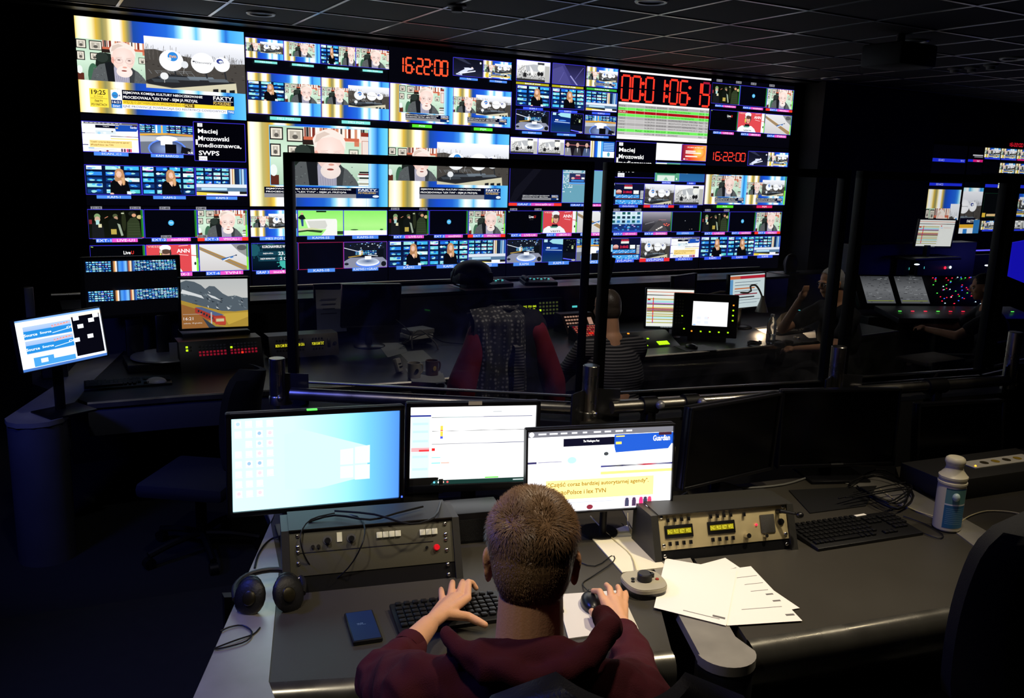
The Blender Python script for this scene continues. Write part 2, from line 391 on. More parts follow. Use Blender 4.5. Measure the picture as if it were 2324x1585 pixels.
def p_woman(c, pose=0):
    p_mosaic(c, 11+pose, 3 if pose == 0 else 4, 5)
    x = .61 if pose == 0 else .54; d = .0 if pose == 0 else .02
    c.poly([(x-.18, 1), (x-.17, .62), (x-.12, .5), (x-.02, .46), (x+.08, .48), (x+.14, .54), (x+.17, .75), (x+.19, .97), (x+.1, 1)], '#08090d')
    c.poly([(x-.07, .46), (x+.06, .46), (x+.02, .70), (x-.02, .62)], '#f0c4a8')
    c.poly([(x-.09, .42), (x-.08, .2), (x-.04, .11), (x+.02, .1), (x+.07, .16), (x+.09, .35), (x+.1, .55), (x+.09, .66), (x+.05, .68), (x+.03, .5), (x-.06, .55), (x-.09, .5)], '#b5835a')
    c.ell(x-.01+d, .3, .05, .115, '#f7d3bd', 16, '#e9b79a'); c.poly([(x-.075, .32), (x-.07, .19), (x-.03, .12), (x+.03, .12), (x+.02, .16), (x-.03, .19), (x-.05, .25)], '#c79468'); c.poly([(x+.02, .13), (x+.06, .16), (x+.09, .32), (x+.085, .42), (x+.05, .34), (x+.045, .24), (x+.01, .17)], '#c08c60')
    c.line(x-.035+d, .29, x-.015+d, .295, .0015, '#5a3a30'); c.line(x+.005+d, .295, x+.025+d, .29, .0015, '#5a3a30'); c.line(x-.02+d, .365, x+.005+d, .365, .002, '#b85a58')
    c.poly([(x+.03, .42), (x+.085, .4), (x+.085, .64), (x+.055, .67)], '#d8a878')
    if pose == 0: c.ell(x-.15, .97, .035, .035, '#f0c4a8'); c.ell(x+.17, .96, .03, .03, '#f0c4a8'); c.rect(x+.12, .88, x+.19, .98, '#dfeef8')
def p_kam3(c):
    p_mosaic(c.sub(0, 0, .66, .6), 5, 4, 4); c.rect(.64, 0, 1, .6, '#0c1634')
    c.hgrad([(0, '#203050'), (.1, '#ffffff'), (.16, '#b06a20'), (.24, '#fff4c8'), (.3, '#101830'), (.4, '#16305a'), (.55, '#16305a'), (.62, '#8fd0ff'), (.68, '#1a3c74'), (.78, '#cfeeff'), (.86, '#1c4c98'), (1, '#3f7cc8')], .66, .02, 1, .6)
    c.rect(0, .58, 1, .7, '#dfe6f2'); c.rect(0, .7, 1, .84, '#5a7a9a'); c.rect(.1, .72, .6, .8, '#b8dcf0'); c.rect(0, .84, 1, .9, '#1c1c1c'); c.poly([(0, .87), (.4, .9), (1, .98), (1, 1), (0, 1)], '#e8d24c'); c.rect(.2, .93, 1, 1, '#f0f0ee'); c.rect(.62, .84, .85, .96, '#ffffff')
def p_studio(c):
    c.rect(0, 0, 1, 1, '#141824'); c.poly([(0, 1), (0, .75), (.15, .6), (.9, .6), (1, .75), (1, 1)], '#8c90a4'); rn = random.Random(2)
    for i in range(30):
        x = rn.uniform(.1, .9); y = rn.uniform(.02, .3); c.rect(x, y, x+rn.uniform(.01, .04), y+.03, rn.choice(['#3c66c8', '#9fd0ff', '#222838', '#e8f4ff', '#2a3040']))
    p_mosaic(c.sub(.26, .33, .5, .17), 21, 9, 3); c.rect(.35, .33, .39, .5, '#ffffff'); c.rect(.4, .34, .43, .5, '#e0b860')
    c.line(0, .22, .45, .42, .006, '#dfe4f0'); c.line(.1, .58, .4, .52, .006, '#d8b048'); c.line(.55, .5, .82, .56, .006, '#dfe4e8'); c.rect(.78, .28, .92, .6, '#0c1014')
    c.ell(.55, .82, .285, .175, '#5f8cff'); c.ell(.55, .79, .27, .15, '#eef2fa'); c.ell(.55, .75, .25, .13, '#48608a', 20, '#c8d4e8'); c.rect(.48, .55, .63, .68, '#fafcff'); c.ell(.92, .86, .06, .1, '#16181c'); c.ell(.06, .84, .05, .05, '#22242c')
def p_kam5(c):
    c.vgrad([(0, '#0a1a3c'), (.5, '#0c2f86'), (.62, '#0a2a66'), (1, '#163a62')]); c.rect(.6, 0, 1, 1, '#070a10'); c.rect(.6, .6, 1, 1, '#0b0f1c')
    c.poly([(.2, .1), (.3, 0), (.6, 0), (.6, .25), (.3, .2)], '#9fdce8'); c.rect(.05, .02, .15, .14, '#bfe6f0'); c.ell(.15, .38, .025, .035, '#fff'); c.ell(.2, .38, .025, .035, '#fff'); c.ell(.35, .4, .12, .03, '#5fa0ff'); c.line(.1, .47, .58, .5, .006, '#c8e4ff'); c.rect(.86, .3, .91, .45, '#c8d8a0'); c.line(.62, .86, .9, .93, .01, '#5f64ff'); c.text('N24', .88, .9, .1, .08, '#fff', True)
    rn = random.Random(8)
    for i in range(14): c.ell(rn.uniform(.65, .97), rn.uniform(.05, .5), .015, .02, rn.choice(['#3c4a3c', '#5a6a50', '#22302a']))
def p_kam12(c):
    c.rect(0, 0, 1, 1, '#6f7684'); p_mosaic(c.sub(0, 0, 1, .28), 31, 9, 4); c.rect(.28, 0, .5, .28, '#3f9ae0'); c.rect(.3, 0, .33, .28, '#fff'); c.rect(.4, 0, .43, .28, '#f0c060')
    c.line(0, .36, .5, .3, .014, '#e0a83c'); c.line(.5, .3, 1, .34, .014, '#d89838'); c.poly([(0, .4), (1, .38), (1, .5), (0, .6)], '#b9bec6')
    c.ell(.5, .82, .36, .34, '#5f8cff'); c.ell(.5, .83, .33, .31, '#8fa6d8', 20, '#3c4c78'); c.ell(.5, .47, .2, .1, '#ffffff'); c.rect(.38, .5, .6, .7, '#ffffff'); c.rect(.46, .66, .67, .98, '#0c0c10'); c.poly([(.77, .72), (.95, .8), (.92, 1), (.75, .95)], '#14141a'); c.text('24', .88, .9, .1, .07, '#fff', True)
def p_crowd(c):
    c.vgrad([(0, '#080a06'), (1, '#10140c')]); c.ell(.17, .24, .055, .1, '#7d9a6a'); c.ell(.17, .34, .05, .1, '#c8a890'); c.poly([(.06, 1), (.07, .5), (.14, .42), (.22, .44), (.27, .6), (.28, 1)], '#181a1c'); c.rect(.14, .36, .2, .52, '#a8d4d0'); c.rect(.18, .5, .24, .62, '#d8d2a8'); c.rect(.02, .35, .07, .5, '#7a2a30')
    c.ell(.49, .22, .045, .07, '#4c5638'); c.ell(.5, .3, .035, .07, '#b08a70'); c.poly([(.38, .9), (.36, .4), (.44, .28), (.52, .34), (.58, .5), (.56, .9)], '#101410'); c.rect(.4, .68, .5, .86, '#b8a24c'); c.poly([(.52, .48), (.57, .52), (.62, .9), (.58, .92)], '#9aa894'); c.line(.3, .3, .36, .24, .004, '#d88a6a')
    c.poly([(.68, 1), (.7, .45), (.76, .3), (.86, .26), (.92, .42), (.95, 1)], '#2f3a24'); c.ell(.8, .14, .07, .08, '#20241c'); c.ell(.83, .2, .04, .06, '#d09a78'); c.ell(.93, .26, .05, .07, '#c8b47c'); c.ell(.64, .4, .04, .35, '#262c1a'); c.rect(.6, .11, .65, .15, '#c8d0b0')
    for i in range(5): c.line(.71, .5+i*.09, .93, .5+i*.09, .002, '#46543a')
def vu(c, lv=.0):
    c.rect(.955, 0, .975, 1, '#1f7a24'); c.rect(.98, 0, 1, 1, '#2f9a34')
    if lv: c.rect(.955, 1-lv, 1, 1, '#7fe83c')
    c.rect(.955, .965, 1, 1, '#d83038' if not lv else '#7fe83c')
def p_dot(c):
    c.rect(0, 0, 1, 1, '#03040c'); c.ell(.5, .47, .055, .098, '#4fb8f0'); c.text('tvn', .465, .44, .07, .05, '#dff4ff', True)
def p_live(c):
    c.rect(0, 0, 1, 1, '#020306'); c.text('Live', .6, .2, .13, .12, '#ffffff', True); c.text('U', .74, .2, .05, .12, '#e8322c', True); c.line(.02, .04, .06, .05, .006, '#9fc860'); c.text('LIVE', .62, .36, .1, .05, '#3c3c40')
def p_skier(c):
    c.rect(0, 0, 1, 1, '#d9484e'); c.rect(.86, 0, .965, 1, '#f4f4f6'); c.text('ANN', .58, .16, .25, .14, '#ffffff', True); c.text('VIESSM', .03, .03, .28, .07, '#e8d8d0'); c.line(.86, .4, .96, .42, .006, '#e03a40'); c.ell(.93, .7, .02, .06, '#222'); c.line(.62, .06, .8, .03, .003, '#fff'); c.line(.62, .36, .8, .4, .003, '#fff')
    c.poly([(.0, 1), (.03, .8), (.15, .68), (.5, .68), (.62, .82), (.68, 1)], '#f6f6f8'); c.poly([(.2, .68), (.45, .68), (.4, .76), (.24, .76)], '#5a9a84'); c.poly([(.27, .6), (.42, .6), (.44, .7), (.25, .7)], '#16161a'); c.text('VEITI', .22, .88, .28, .07, '#33363c', True)
    c.ell(.36, .3, .115, .27, '#24262a'); c.ell(.37, .36, .075, .2, '#e0a890'); c.ell(.36, .12, .11, .12, '#eef0f2'); c.ell(.37, .25, .09, .09, '#5a4238'); c.ell(.27, .42, .02, .12, '#e8e060'); c.line(.33, .46, .41, .46, .004, '#a04a44'); c.rect(.25, .2, .3, .3, '#d0c8b8')
def p_hill(c):
    c.vgrad([(0, '#dfe0e2'), (1, '#c9c6c6')]); c.poly([(0, .08), (0, .2), (.9, 1), (1, 1), (1, .88), (.25, .28)], '#a5834e'); c.line(0, .14, .95, .96, .004, '#6d7c94'); c.poly([(.64, 0), (.97, 0), (.97, .5), (.8, .3)], '#8f9090'); c.ell(.86, .15, .1, .1, '#57585a')
    c.line(.45, .58, .68, .48, .014, '#3f7fc8'); c.line(.48, .62, .62, .52, .008, '#e8ecf4'); c.ell(.74, .43, .02, .025, '#444'); c.line(.44, .57, .74, .43, .005, '#2a4a80')
def p_jump(c):
    c.vgrad([(0, '#0d0f1a'), (.6, '#16182a'), (1, '#23263c')]); c.poly([(.0, 0), (.3, 0), (.6, .3), (.5, .3)], '#2e3248')
    c.poly([(.12, .88), (.25, .72), (.38, .6), (.36, .52), (.5, .5), (.62, .52), (.7, .55), (.6, .62), (.5, .66), (.42, .78), (.25, .82)], '#d8def4'); c.ell(.63, .5, .035, .045, '#f0e0dc'); c.line(.22, .86, .74, .66, .01, '#e6eaff'); c.line(.1, .9, .3, .92, .012, '#c0c8e0'); c.ell(.91, .2, .03, .06, '#dfe4ee')
def p_web(c):
    c.rect(0, 0, 1, 1, '#fbfbfe'); c.rect(0, 0, 1, .075, '#6a6a72'); rn = random.Random(6); c.ell(.025, .04, .017, .03, '#fff')
    for i in range(9): x = .07+i*.075; c.rect(x, .028, x+rn.uniform(.03, .06), .048, '#d8d8dc')
    c.rect(.24, .105, .59, .2, '#05061c'); c.text('The Washington Post', .375, .13, .11, .035, '#fff', True); c.rect(.59, .08, 1, .22, '#1b4fb4'); c.poly([(.59, .22), (1, .2), (.97, .28), (.6, .3)], '#1b4fb4')
    c.text('Guardian', .86, .11, .12, .07, '#ffffff', True); c.rect(.6, .095, .66, .11, '#ffd75a'); c.rect(.6, .17, .64, .2, '#ffd75a'); c.rect(.9, .075, .99, .11, '#3a1a2a')
    c.rect(.24, .28, .6, .4, '#d9e6ec'); c.rect(.24, .4, .6, .5, '#f2f5f8'); c.ell(.3, .37, .03, .04, '#a8d4ee'); c.ell(.4, .36, .03, .035, '#eef6fb'); c.ell(.535, .31, .016, .022, '#3a3c40')
    c.rect(0, .37, .06, .395, '#33305a'); c.rect(.07, .375, .23, .385, '#8a88a0')
    c.hgrad([(0, '#2a2a7a'), (.25, '#555'), (.3, '#26264a'), (.5, '#aaa'), (.6, '#a02030'), (.7, '#b03040'), (.8, '#889'), (1, '#1a1a60')], .5, .455, 1, .475)
    c.rect(.5, .53, 1, .565, '#ffe27a')
    c.rect(.125, .61, .875, .85, '#ffdf8e'); c.text('"Część coraz bardziej autorytarnej agendy".', .14, .635, .7, .07, '#8f6a10', True); c.text('#PisząoPolsce i lex TVN', .14, .735, .4, .07, '#8f6a10', True)
    for i in range(3): c.rect(.02, .19+i*.04, .2, .197+i*.04, '#d8d8e4'); c.rect(.62, .33+i*.04, .9, .338+i*.04, '#d8dce6'); c.rect(.02, .63+i*.05, .1, .637+i*.05, '#c8c8d8')
    c.rect(0, .76, .1, .785, '#2a2870'); c.rect(.1, .86, .2, .885, '#7fb8ea'); c.rect(.1, .89, .6, .9, '#b8bcc8'); c.rect(.1, .91, .55, .918, '#c8ccd4'); c.rect(.1, .935, .66, 1, '#dfe0e4'); c.ell(.43, .96, .022, .03, '#7a2434'); c.ell(.3, .985, .02, .025, '#444')
    c.rect(.67, .865, .87, .985, '#f0c8dc')
    for x, k in ((.69, '#3a3c54'), (.74, '#42304c'), (.79, '#e03070'), (.82, '#33344a'), (.85, '#d03a60')): c.ell(x, .89, .012, .018, k); c.rect(x-.014, .9, x+.014, .98, k)
def p_name(c):
    c.rect(0, 0, 1, 1, '#020208'); c.rect(.075, .03, .17, .12, '#f2f2f6'); c.text('st', .1, .045, .05, .06, '#9a9aa4')
    for i, (t, wd, h) in enumerate((('Maciej', .38, .15), ('Mrozowski', .6, .12), ('medioznawca,', .84, .13), ('SWPS', .4, .12))): c.text(t, .08, (.17, .355, .535, .735)[i], wd, h, '#ffffff', True)
    c.rect(.03, .45, .07, .59, '#fff'); c.rect(.08, .88, .24, 1, '#f2f2f6'); c.text('live', .09, .9, .13, .075, '#b0b0b8')
def p_green(c, n=0):
    c.vgrad([(0, '#8ff06a'), (.6, '#b4fa8e'), (1, '#9cf07c')])
    if n == 0:
        c.poly([(.15, .36), (.55, .33), (.84, .34), (.86, .42), (.86, 1), (.5, 1), (.62, .74), (.22, .7)], '#f7f7f2'); c.poly([(.2, .42), (.6, .4), (.64, .6), (.6, .72), (.27, .7)], '#d9d9d2'); c.poly([(0, .78), (.2, .74), (.55, .8), (.5, .88), (.2, .82), (0, .86)], '#2d4424'); c.poly([(0, .72), (.3, .68), (.6, .76), (.2, .76), (0, .8)], '#d8dcae')
        c.ell(.09, .14, .025, .045, '#d8b090'); c.poly([(.0, .3), (.06, .18), (.12, .18), (.17, .33), (.12, .36), (.05, .36)], '#141a1e'); c.poly([(.06, .36), (.12, .36), (.12, .62), (.08, .62)], '#2c4a8a'); c.rect(.4, .02, .62, .08, '#16301a'); c.rect(.86, .82, 1, .95, '#2d4424')
    else: c.poly([(0, .8), (1, .8), (1, 1), (0, 1)], '#fafcf6'); c.ell(.24, .77, .09, .02, '#1c3a1c'); c.ell(.87, .77, .04, .03, '#2c6a2c')
def p_covid(c):
    c.vgrad([(0, '#0c2836'), (1, '#020a1a')]); rn = random.Random(5)
    for x, y, r, k in ((.05, .25, .13, '#1b5460'), (.72, .72, .13, '#3fb0a4'), (.4, .05, .06, '#1b4c58')):
        for i in range(12):
            a = i*math.pi/6; c.line(x, y, x+r*1.35*math.cos(a), y+r*2.2*math.sin(a), .004, k); c.ell(x+r*1.35*math.cos(a), y+r*2.2*math.sin(a), .012, .02, k)
        c.ell(x, y, r, r*1.7, k)
    c.text('KORONAWIRUS W POLSCE', .23, .08, .7, .1, '#fff', True); c.rect(.14, .3, .54, .46, '#163f50'); c.rect(.14, .5, .54, .66, '#163f50'); c.rect(.55, .3, .95, .46, '#1f5a66'); c.rect(.55, .5, .95, .66, '#1f5a66')
    c.text('ZAJĘTE ŁÓŻKA', .24, .34, .22, .07, '#fff', True); c.text('ZAJĘTE RESPIRATORY', .18, .54, .32, .07, '#fff', True); c.text('23.6', .57, .32, .2, .12, '#fff', True); c.text('2 0', .6, .52, .14, .11, '#fff', True)
def p_bw(c):
    c.vgrad([(0, '#ffffff'), (.6, '#d8d8d6'), (1, '#8c8c8c')]); rn = random.Random(7)
    for i in range(90):
        x = rn.uniform(0, .95); y = rn.uniform(.45, .85); c.rect(x, y, x+rn.uniform(.008, .03), y+rn.uniform(.02, .08), rn.choice(['#1a1a1c', '#3a3a3c', '#6a6a6c', '#cfcfcf']))
    c.poly([(.26, .25), (.5, .16), (.8, .18), (.8, .5), (.3, .5)], '#b9bcc0')
    for i in range(8): c.line(.3+i*.06, .22, .3+i*.06, .5, .002, '#8a8d92')
    c.rect(.62, .06, .82, .16, '#3a3c40'); c.poly([(.38, .22), (.48, .45), (.5, .75), (.42, .6)], '#f6f6f4'); c.ell(.72, .32, .1, .17, '#efefe8'); c.rect(.84, .2, .98, 1, '#b8b8b4'); c.rect(0, .88, .85, 1, '#2c2c2e'); c.ell(.66, .6, .05, .1, '#202022'); c.ell(.75, .6, .05, .1, '#202022'); c.rect(.2, .6, .3, .8, '#252527')
    for i in range(14): c.line(.02+i*.015, .5, rn.uniform(0, .3), .25, .0015, '#6a6a68')
def p_blur(c):
    c.vgrad([(0, '#1a1838'), (1, '#3c3a72')]); c.poly([(0, 0), (.35, 0), (.75, 1), (0, 1)], '#3d3b78'); c.poly([(0, .3), (.3, .1), (.6, 1), (.0, 1)], '#4a4888'); c.line(.55, .55, .78, 1.0, .012, '#9a98d0'); c.line(.95, .1, .7, .7, .006, '#5c5a98'); c.line(.2, .9, .35, .4, .006, '#5c5aa0')
def p_evs(c):
    c.rect(0, 0, 1, 1, '#0c1030'); c.rect(0, 0, .06, .1, '#cfd8e8'); c.line(.1, .04, .6, .04, .002, '#9aa4c8'); c.rect(.36, .07, .62, .16, '#8a1830'); c.rect(.36, .16, .62, .26, '#e8eee6')
    for i in range(8): c.rect(.38+i*.03, .09, .39+i*.03, .16, '#ff4060')
    c.ell(.2, .4, .09, .1, '#e8b4ac'); c.rect(.12, .44, .28, .5, '#a85a50'); c.text('21:00:02', .33, .35, .28, .12, '#ff3050', True); c.rect(.66, .33, .83, .5, '#f4f8f6'); c.rect(0, .3, .1, .62, '#9fd8f8')
    for i in range(4): c.rect(.1+i*.19, .54, .28+i*.19, .7, '#3f9ae8'); c.line(.12+i*.19, .68, .25+i*.19, .58, .004, '#cfeaff')
    rn = random.Random(3)
    for i in range(26): c.rect(x0 := rn.uniform(.1, .8), y0 := rn.uniform(.54, .69), x0+.02, y0+.02, rn.choice(['#0c2a6a', '#dff0ff']))
    for i in range(6): c.rect(.88, .34+i*.07, .98, .38+i*.07, '#e8ecf4')
    c.rect(.1, .72, .9, .735, '#a8402c'); c.rect(.1, .78, .97, 1, '#4aa6f0')
    for i in range(34): c.rect(x0 := rn.uniform(.1, .93), y0 := rn.uniform(.8, .97), x0+.03, y0+.03, rn.choice(['#dff0ff', '#1c50a0', '#fff', '#1a3a70']))
def p_multi(c):
    c.vgrad([(0, '#e8f8fb'), (.6, '#9fd0ec'), (.62, '#15306a'), (1, '#1c3a80')]); rn = random.Random(14)
    for j in range(3):
        for i in range(6): c.rect(.03+i*.16, .03+j*.2, .13+i*.16, .15+j*.2, rn.choice(['#1d4a70', '#2c6a7a', '#18304a', '#2f7ab8', '#c8dce8', '#1a5a5a']))
    for i in range(24): c.rect(x0 := rn.uniform(.02, .9), y0 := rn.uniform(.6, .88), x0+.06, y0+.05, rn.choice(['#2f6ae0', '#d8ecff', '#3fa0d8', '#18306a', '#b8a0e0']))
    c.rect(0, .92, 1, 1, '#2a50b8')
def p_road(c):
    c.vgrad([(0, '#a8a4b0'), (.3, '#7a7680'), (.6, '#3c3a40'), (1, '#26262a')]); c.poly([(.2, 1), (.55, .42), (.62, .42), (.9, 1)], '#4c4a4e'); c.line(.1, .62, .4, .5, .006, '#8a8890'); c.rect(.55, .4, .8, .42, '#c8888c')
    for x, y in ((.74, .62), (.82, .6), (.9, .64), (.78, .68), (.86, .7)): c.ell(x, y, .03, .025, '#ff6a5c')
    for x, y in ((.56, .84), (.62, .8), (.5, .9), (.66, .76)): c.ell(x, y, .04, .04, '#ffffff', 12, '#b8a8a0')
def p_dark(c):
    c.rect(0, 0, 1, 1, '#08090d'); c.ell(.45, .45, .012, .015, '#cfd4dc'); c.ell(.7, .87, .014, .015, '#c8b8a8'); c.ell(.62, .88, .01, .012, '#a89888')
SEG = {'0': 'abcdef', '1': 'bc', '2': 'abged', '6': 'afgedc', '5': 'afgcd', '9': 'abcdfg'}
def seg(c, d, x, y, w_, h_, t, col, top=None):
    xs = x+w_; m = y+h_/2; g = .12*h_*.3
    S = {'a': (x, y, xs, y), 'd': (x, y+h_, xs, y+h_), 'g': (x, m, xs, m), 'f': (x, y, x, m), 'e': (x, m, x, y+h_), 'b': (xs, y, xs, m), 'c': (xs, m, xs, y+h_)}
    for k in SEG[d]:
        x0, y0, x1, y1 = S[k]; L = .06
        c.line(x0+(x1-x0)*L, y0+(y1-y0)*L, x1-(x1-x0)*L, y1-(y1-y0)*L, t, top if (top and k in 'ab') else col)
def p_clock(c, col='#ff5630', t=.016):
    xs = [(.0, '1'), (.07, '6'), (.30, '2'), (.46, '2'), (.69, '0'), (.85, '0')]
    for x, d in xs: seg(c, d, x+.01 if d != '1' else x-.11, .05, .125, .85, t, col)
    for x in (.245, .64):
        for y in (.3, .68): c.ell(x, y, .018, .06, col, 10)
def p_timer(c):
    c.rect(0, 0, 1, 1, '#f4f0f0'); c.rect(.0, .06, 1, 1, '#03020a')
    for x, d in ((.025, '0'), (.135, '0'), (.275, '0'), (.395, '1'), (.54, '0'), (.655, '6'), (.8, '1'), (.905, '9')):
        seg(c, d, x, .16, .085, .78, .021, '#ff3a28', '#a01838' if d == '9' else None)
    for x in (.245, .505, .76):
        for y in (.36, .72): c.ell(x, y, .018, .055, '#ff3a28', 14)
def p_table(c):
    c.rect(0, 0, 1, 1, '#f2f0f0'); rows = [('Done', '', '16:10:29:22', '00:00:00:00', '18N196 F16 KOWALSKA', 'Auto', 'g'), ('Done', 'Manual', '16:10:56:23', '00:05:47:17', '1812N196X F16 KOWALSKA', 'SVR-CR', 'G'), ('ON-AIR', 'Manual', '16:17:38:15', '00:05:27:28', '1812N219U F16 TVN ZEWNATRZ', 'SVR-CR', 'r'), ('Control', '', '16:23:06:18', '00:05:22:08', '1812N219V F16 TVN WEWNATRZ', 'SVR-CR', 'G'), ('Control', '', '16:28:29:01', '00:00:00:00', 'ROZMOWA PRZY STOLE - VMIX CALL 1', 'Auto', 'g'), ('Control', '', '16:28:29:01', '00:00:00:00', '18N218 F16 FOTY ZEWNATRZ BUDYNEK', 'Auto', 'g'), ('Control', '', '16:28:29:01', '00:00:00:00', '18N219 F16 FOTY WEWNATRZ TVN', 'Auto', 'g'), ('Control', '', '16:28:29:01', '00:00:00:00', '18N023 PP 100 NA FOTACH KRAJ LEX TV', 'Auto', 'g'), ('Control', 'Manual', '16:28:29:01', '00:01:22:07', '1812N023X PROTESTY F16', 'SVR-CR', 'G'), ('Control', '', '16:29:51:08', '00:00:00:00', 'ZACHWILACZ', 'Auto', 'g')]
    for i, (a, b, t1, t2, n, e, k) in enumerate(rows):
        y = .055+i*.083; fill = {'g': '#a9a6a6' if i % 2 == 0 else '#bdbaba', 'G': '#6ee85a', 'r': '#b01018'}[k]; ink = '#1c1c1c' if k != 'r' else '#5a0a10'
        c.rect(0, y, 1, y+.079, fill); h = .045; yy = y+.017
        c.text(a, .005, yy, .065 if a != 'ON-AIR' else .075, h, '#f0f0e0' if a == 'ON-AIR' else ink)
        if b: c.text(b, .19, yy, .065, h, ink)
        c.text(t1, .285, yy, .11, h, ink); c.text(t2, .41, yy, .11, h, ink); c.text(n, .545, yy, min(.011*len(n), .34), h, ink); c.text(e, .895 if e == 'Auto' else .885, yy, .04 if e == 'Auto' else .06, h, ink); c.text('Cut', .965, yy, .025, h, ink)
    for x in (.09, .18, .275, .4, .53, .88, .955): c.rect(x, .02, x+.0015, .885, '#d8d6d6')
    c.rect(.0, .92, .35, .925, '#9a9a9a'); c.rect(.78, .95, .99, .965, '#cfcfd0')
def p_orange(c):
    c.hgrad([(0, '#6a1040'), (.35, '#e0402c'), (.7, '#f08030'), (1, '#f8b050')]); c.ell(.7, .45, .25, .4, '#ffe070', 16, '#f08030'); c.text('UPCOMING BATTERY LIVES', .22, .12, .65, .08, '#fff4dc', True)
    for y, w_ in ((.36, .4), (.47, .62), (.68, .48)): c.rect(.16, y, .16+w_, y+.08, '#ffe8e0')
    c.ell(.12, .9, .03, .05, '#fff', 12); c.text('Open', .16, .88, .12, .05, '#fff')
def p_greenslide(c):
    c.rect(0, 0, 1, 1, '#3f8a6a'); c.poly([(0, 0), (.3, 0), (1, .0), (1, 1), (0, 1)], '#5aa884'); c.rect(.08, .08, .85, .6, '#1f5a44'); c.rect(.02, .02, .45, .12, '#e6f4ec'); c.rect(.1, .68, .8, 1, '#dff0e4'); c.poly([(.35, .95), (.45, .75), (.55, .95)], '#8fc8a8'); c.ell(.88, .86, .03, .06, '#eafaf0')
    for y in (.25, .38, .5): c.rect(.12, y, .5, y+.04, '#a8d8c0')
def p_blueslide(c):
    c.vgrad([(0, '#1c4f86'), (1, '#2a6aa4')]); c.text('WIDEO LIVE ALPHA 1', .05, .2, .4, .07, '#e8f4ff'); c.text('Stand by for updates regarding today\'s event', .05, .4, .8, .06, '#cfe4f8'); c.text('live coverage.', .05, .52, .28, .06, '#cfe4f8')
def p_interview(c):
    c.rect(0, 0, 1, 1, '#16121a'); c.line(0, .3, 1, .34, .008, '#9a5a60')
    for x, k in ((.12, '#8a8a90'), (.5, '#3a3a40'), (.86, '#4a5a7c')): c.ell(x, .3, .06, .14, '#d0a898'); c.poly([(x-.16, 1), (x-.1, .5), (x+.1, .5), (x+.16, 1)], k); c.poly([(x-.02, .5), (x+.02, .5), (x, .8)], '#e8e8ec')
def p_map(c):
    c.rect(0, 0, 1, 1, '#6aa3b8')
    rn = random.Random(2)
    for j in range(16):
        for i in range(8 if j > 6 else 18):
            if j > 4 and i > 11: continue
            if rn.random() < .8-(j/20): c.rect(.01+i*.024, .02+j*.045, .027+i*.024, .05+j*.045, '#e8f0f4')
    s = c.sub(.12, .09, .37, .36); s.rect(0, 0, 1, 1, '#aab4bc'); s = s.sub(.03, .04, .94, .92); s.rect(0, 0, 1, 1, '#26305a'); s.rect(.35, .1, .6, .28, '#f0f0f0'); s.rect(.35, .18, .6, .28, '#c03050'); s.ell(.2, .45, .1, .1, '#e0b0a8'); s.rect(.3, .38, .62, .5, '#a01850'); s.rect(.68, .36, .85, .52, '#fff'); s.rect(.1, .6, .82, .74, '#3f8ae0'); s.rect(0, .82, 1, .98, '#5aa6f0')
def p_low(c, mode=0):        # the news banner: two headline lines and the programme name
    c.rect(0, 0, 1, .6, '#04061a'); c.rect(0, .6, .8, .98, '#8a8a90'); c.rect(.79, 0, 1, 1, '#0e2a66'); c.text('SEJMOWA KOMISJA KULTURY NIEOCZEKIWANIE', .015, .1, .73, .17, '#fff', True)
    c.text('PROCEDOWAŁA "LEX TVN" - SEJM JĄ PRZYJĄŁ', .015, .36, .69, .19, '#fff', True); c.text('FAKTY', .81, .08, .17, .2, '#fff', True); c.line(.81, .34, .99, .34, .002, '#fff'); c.text('PO POŁUDNIU', .81, .4, .16, .16, '#f0c860', True); c.ell(.97, .8, .03, .12, '#e8f0fa')
def p_split(c):              # two picture boxes over the coloured background
    p_bg(c); p_man(c.sub(0, .227, .44, .43)); p_dish(c.sub(.385, .142, .615, .555))
def p_big(c):
    p_bg(c); c.hgrad([(0, '#f2d35f'), (.1, '#ffffff'), (.3, '#f6efc0'), (.4, '#b9b06c'), (.6, '#c8a040'), (.7, '#f0d050'), (.8, '#ffffff'), (1, '#fff')], 0, 0, .24, 1); c.hgrad([(0, '#f8fdff'), (.25, '#7fd0ff'), (.5, '#1f74d0'), (.7, '#4fb8f6'), (1, '#6fd4ff')], .84, 0, 1, 1)
    c.rect(.143, .028, .857, .745, '#5fc0ff'); p_man(c.sub(.147, .033, .705, .705)); 
def p_pvw(c): p_big(c); p_low(c.sub(.24, .765, .7, .18))
def p_pgm(c): p_split(c); p_low(c.sub(.24, .765, .69, .16))
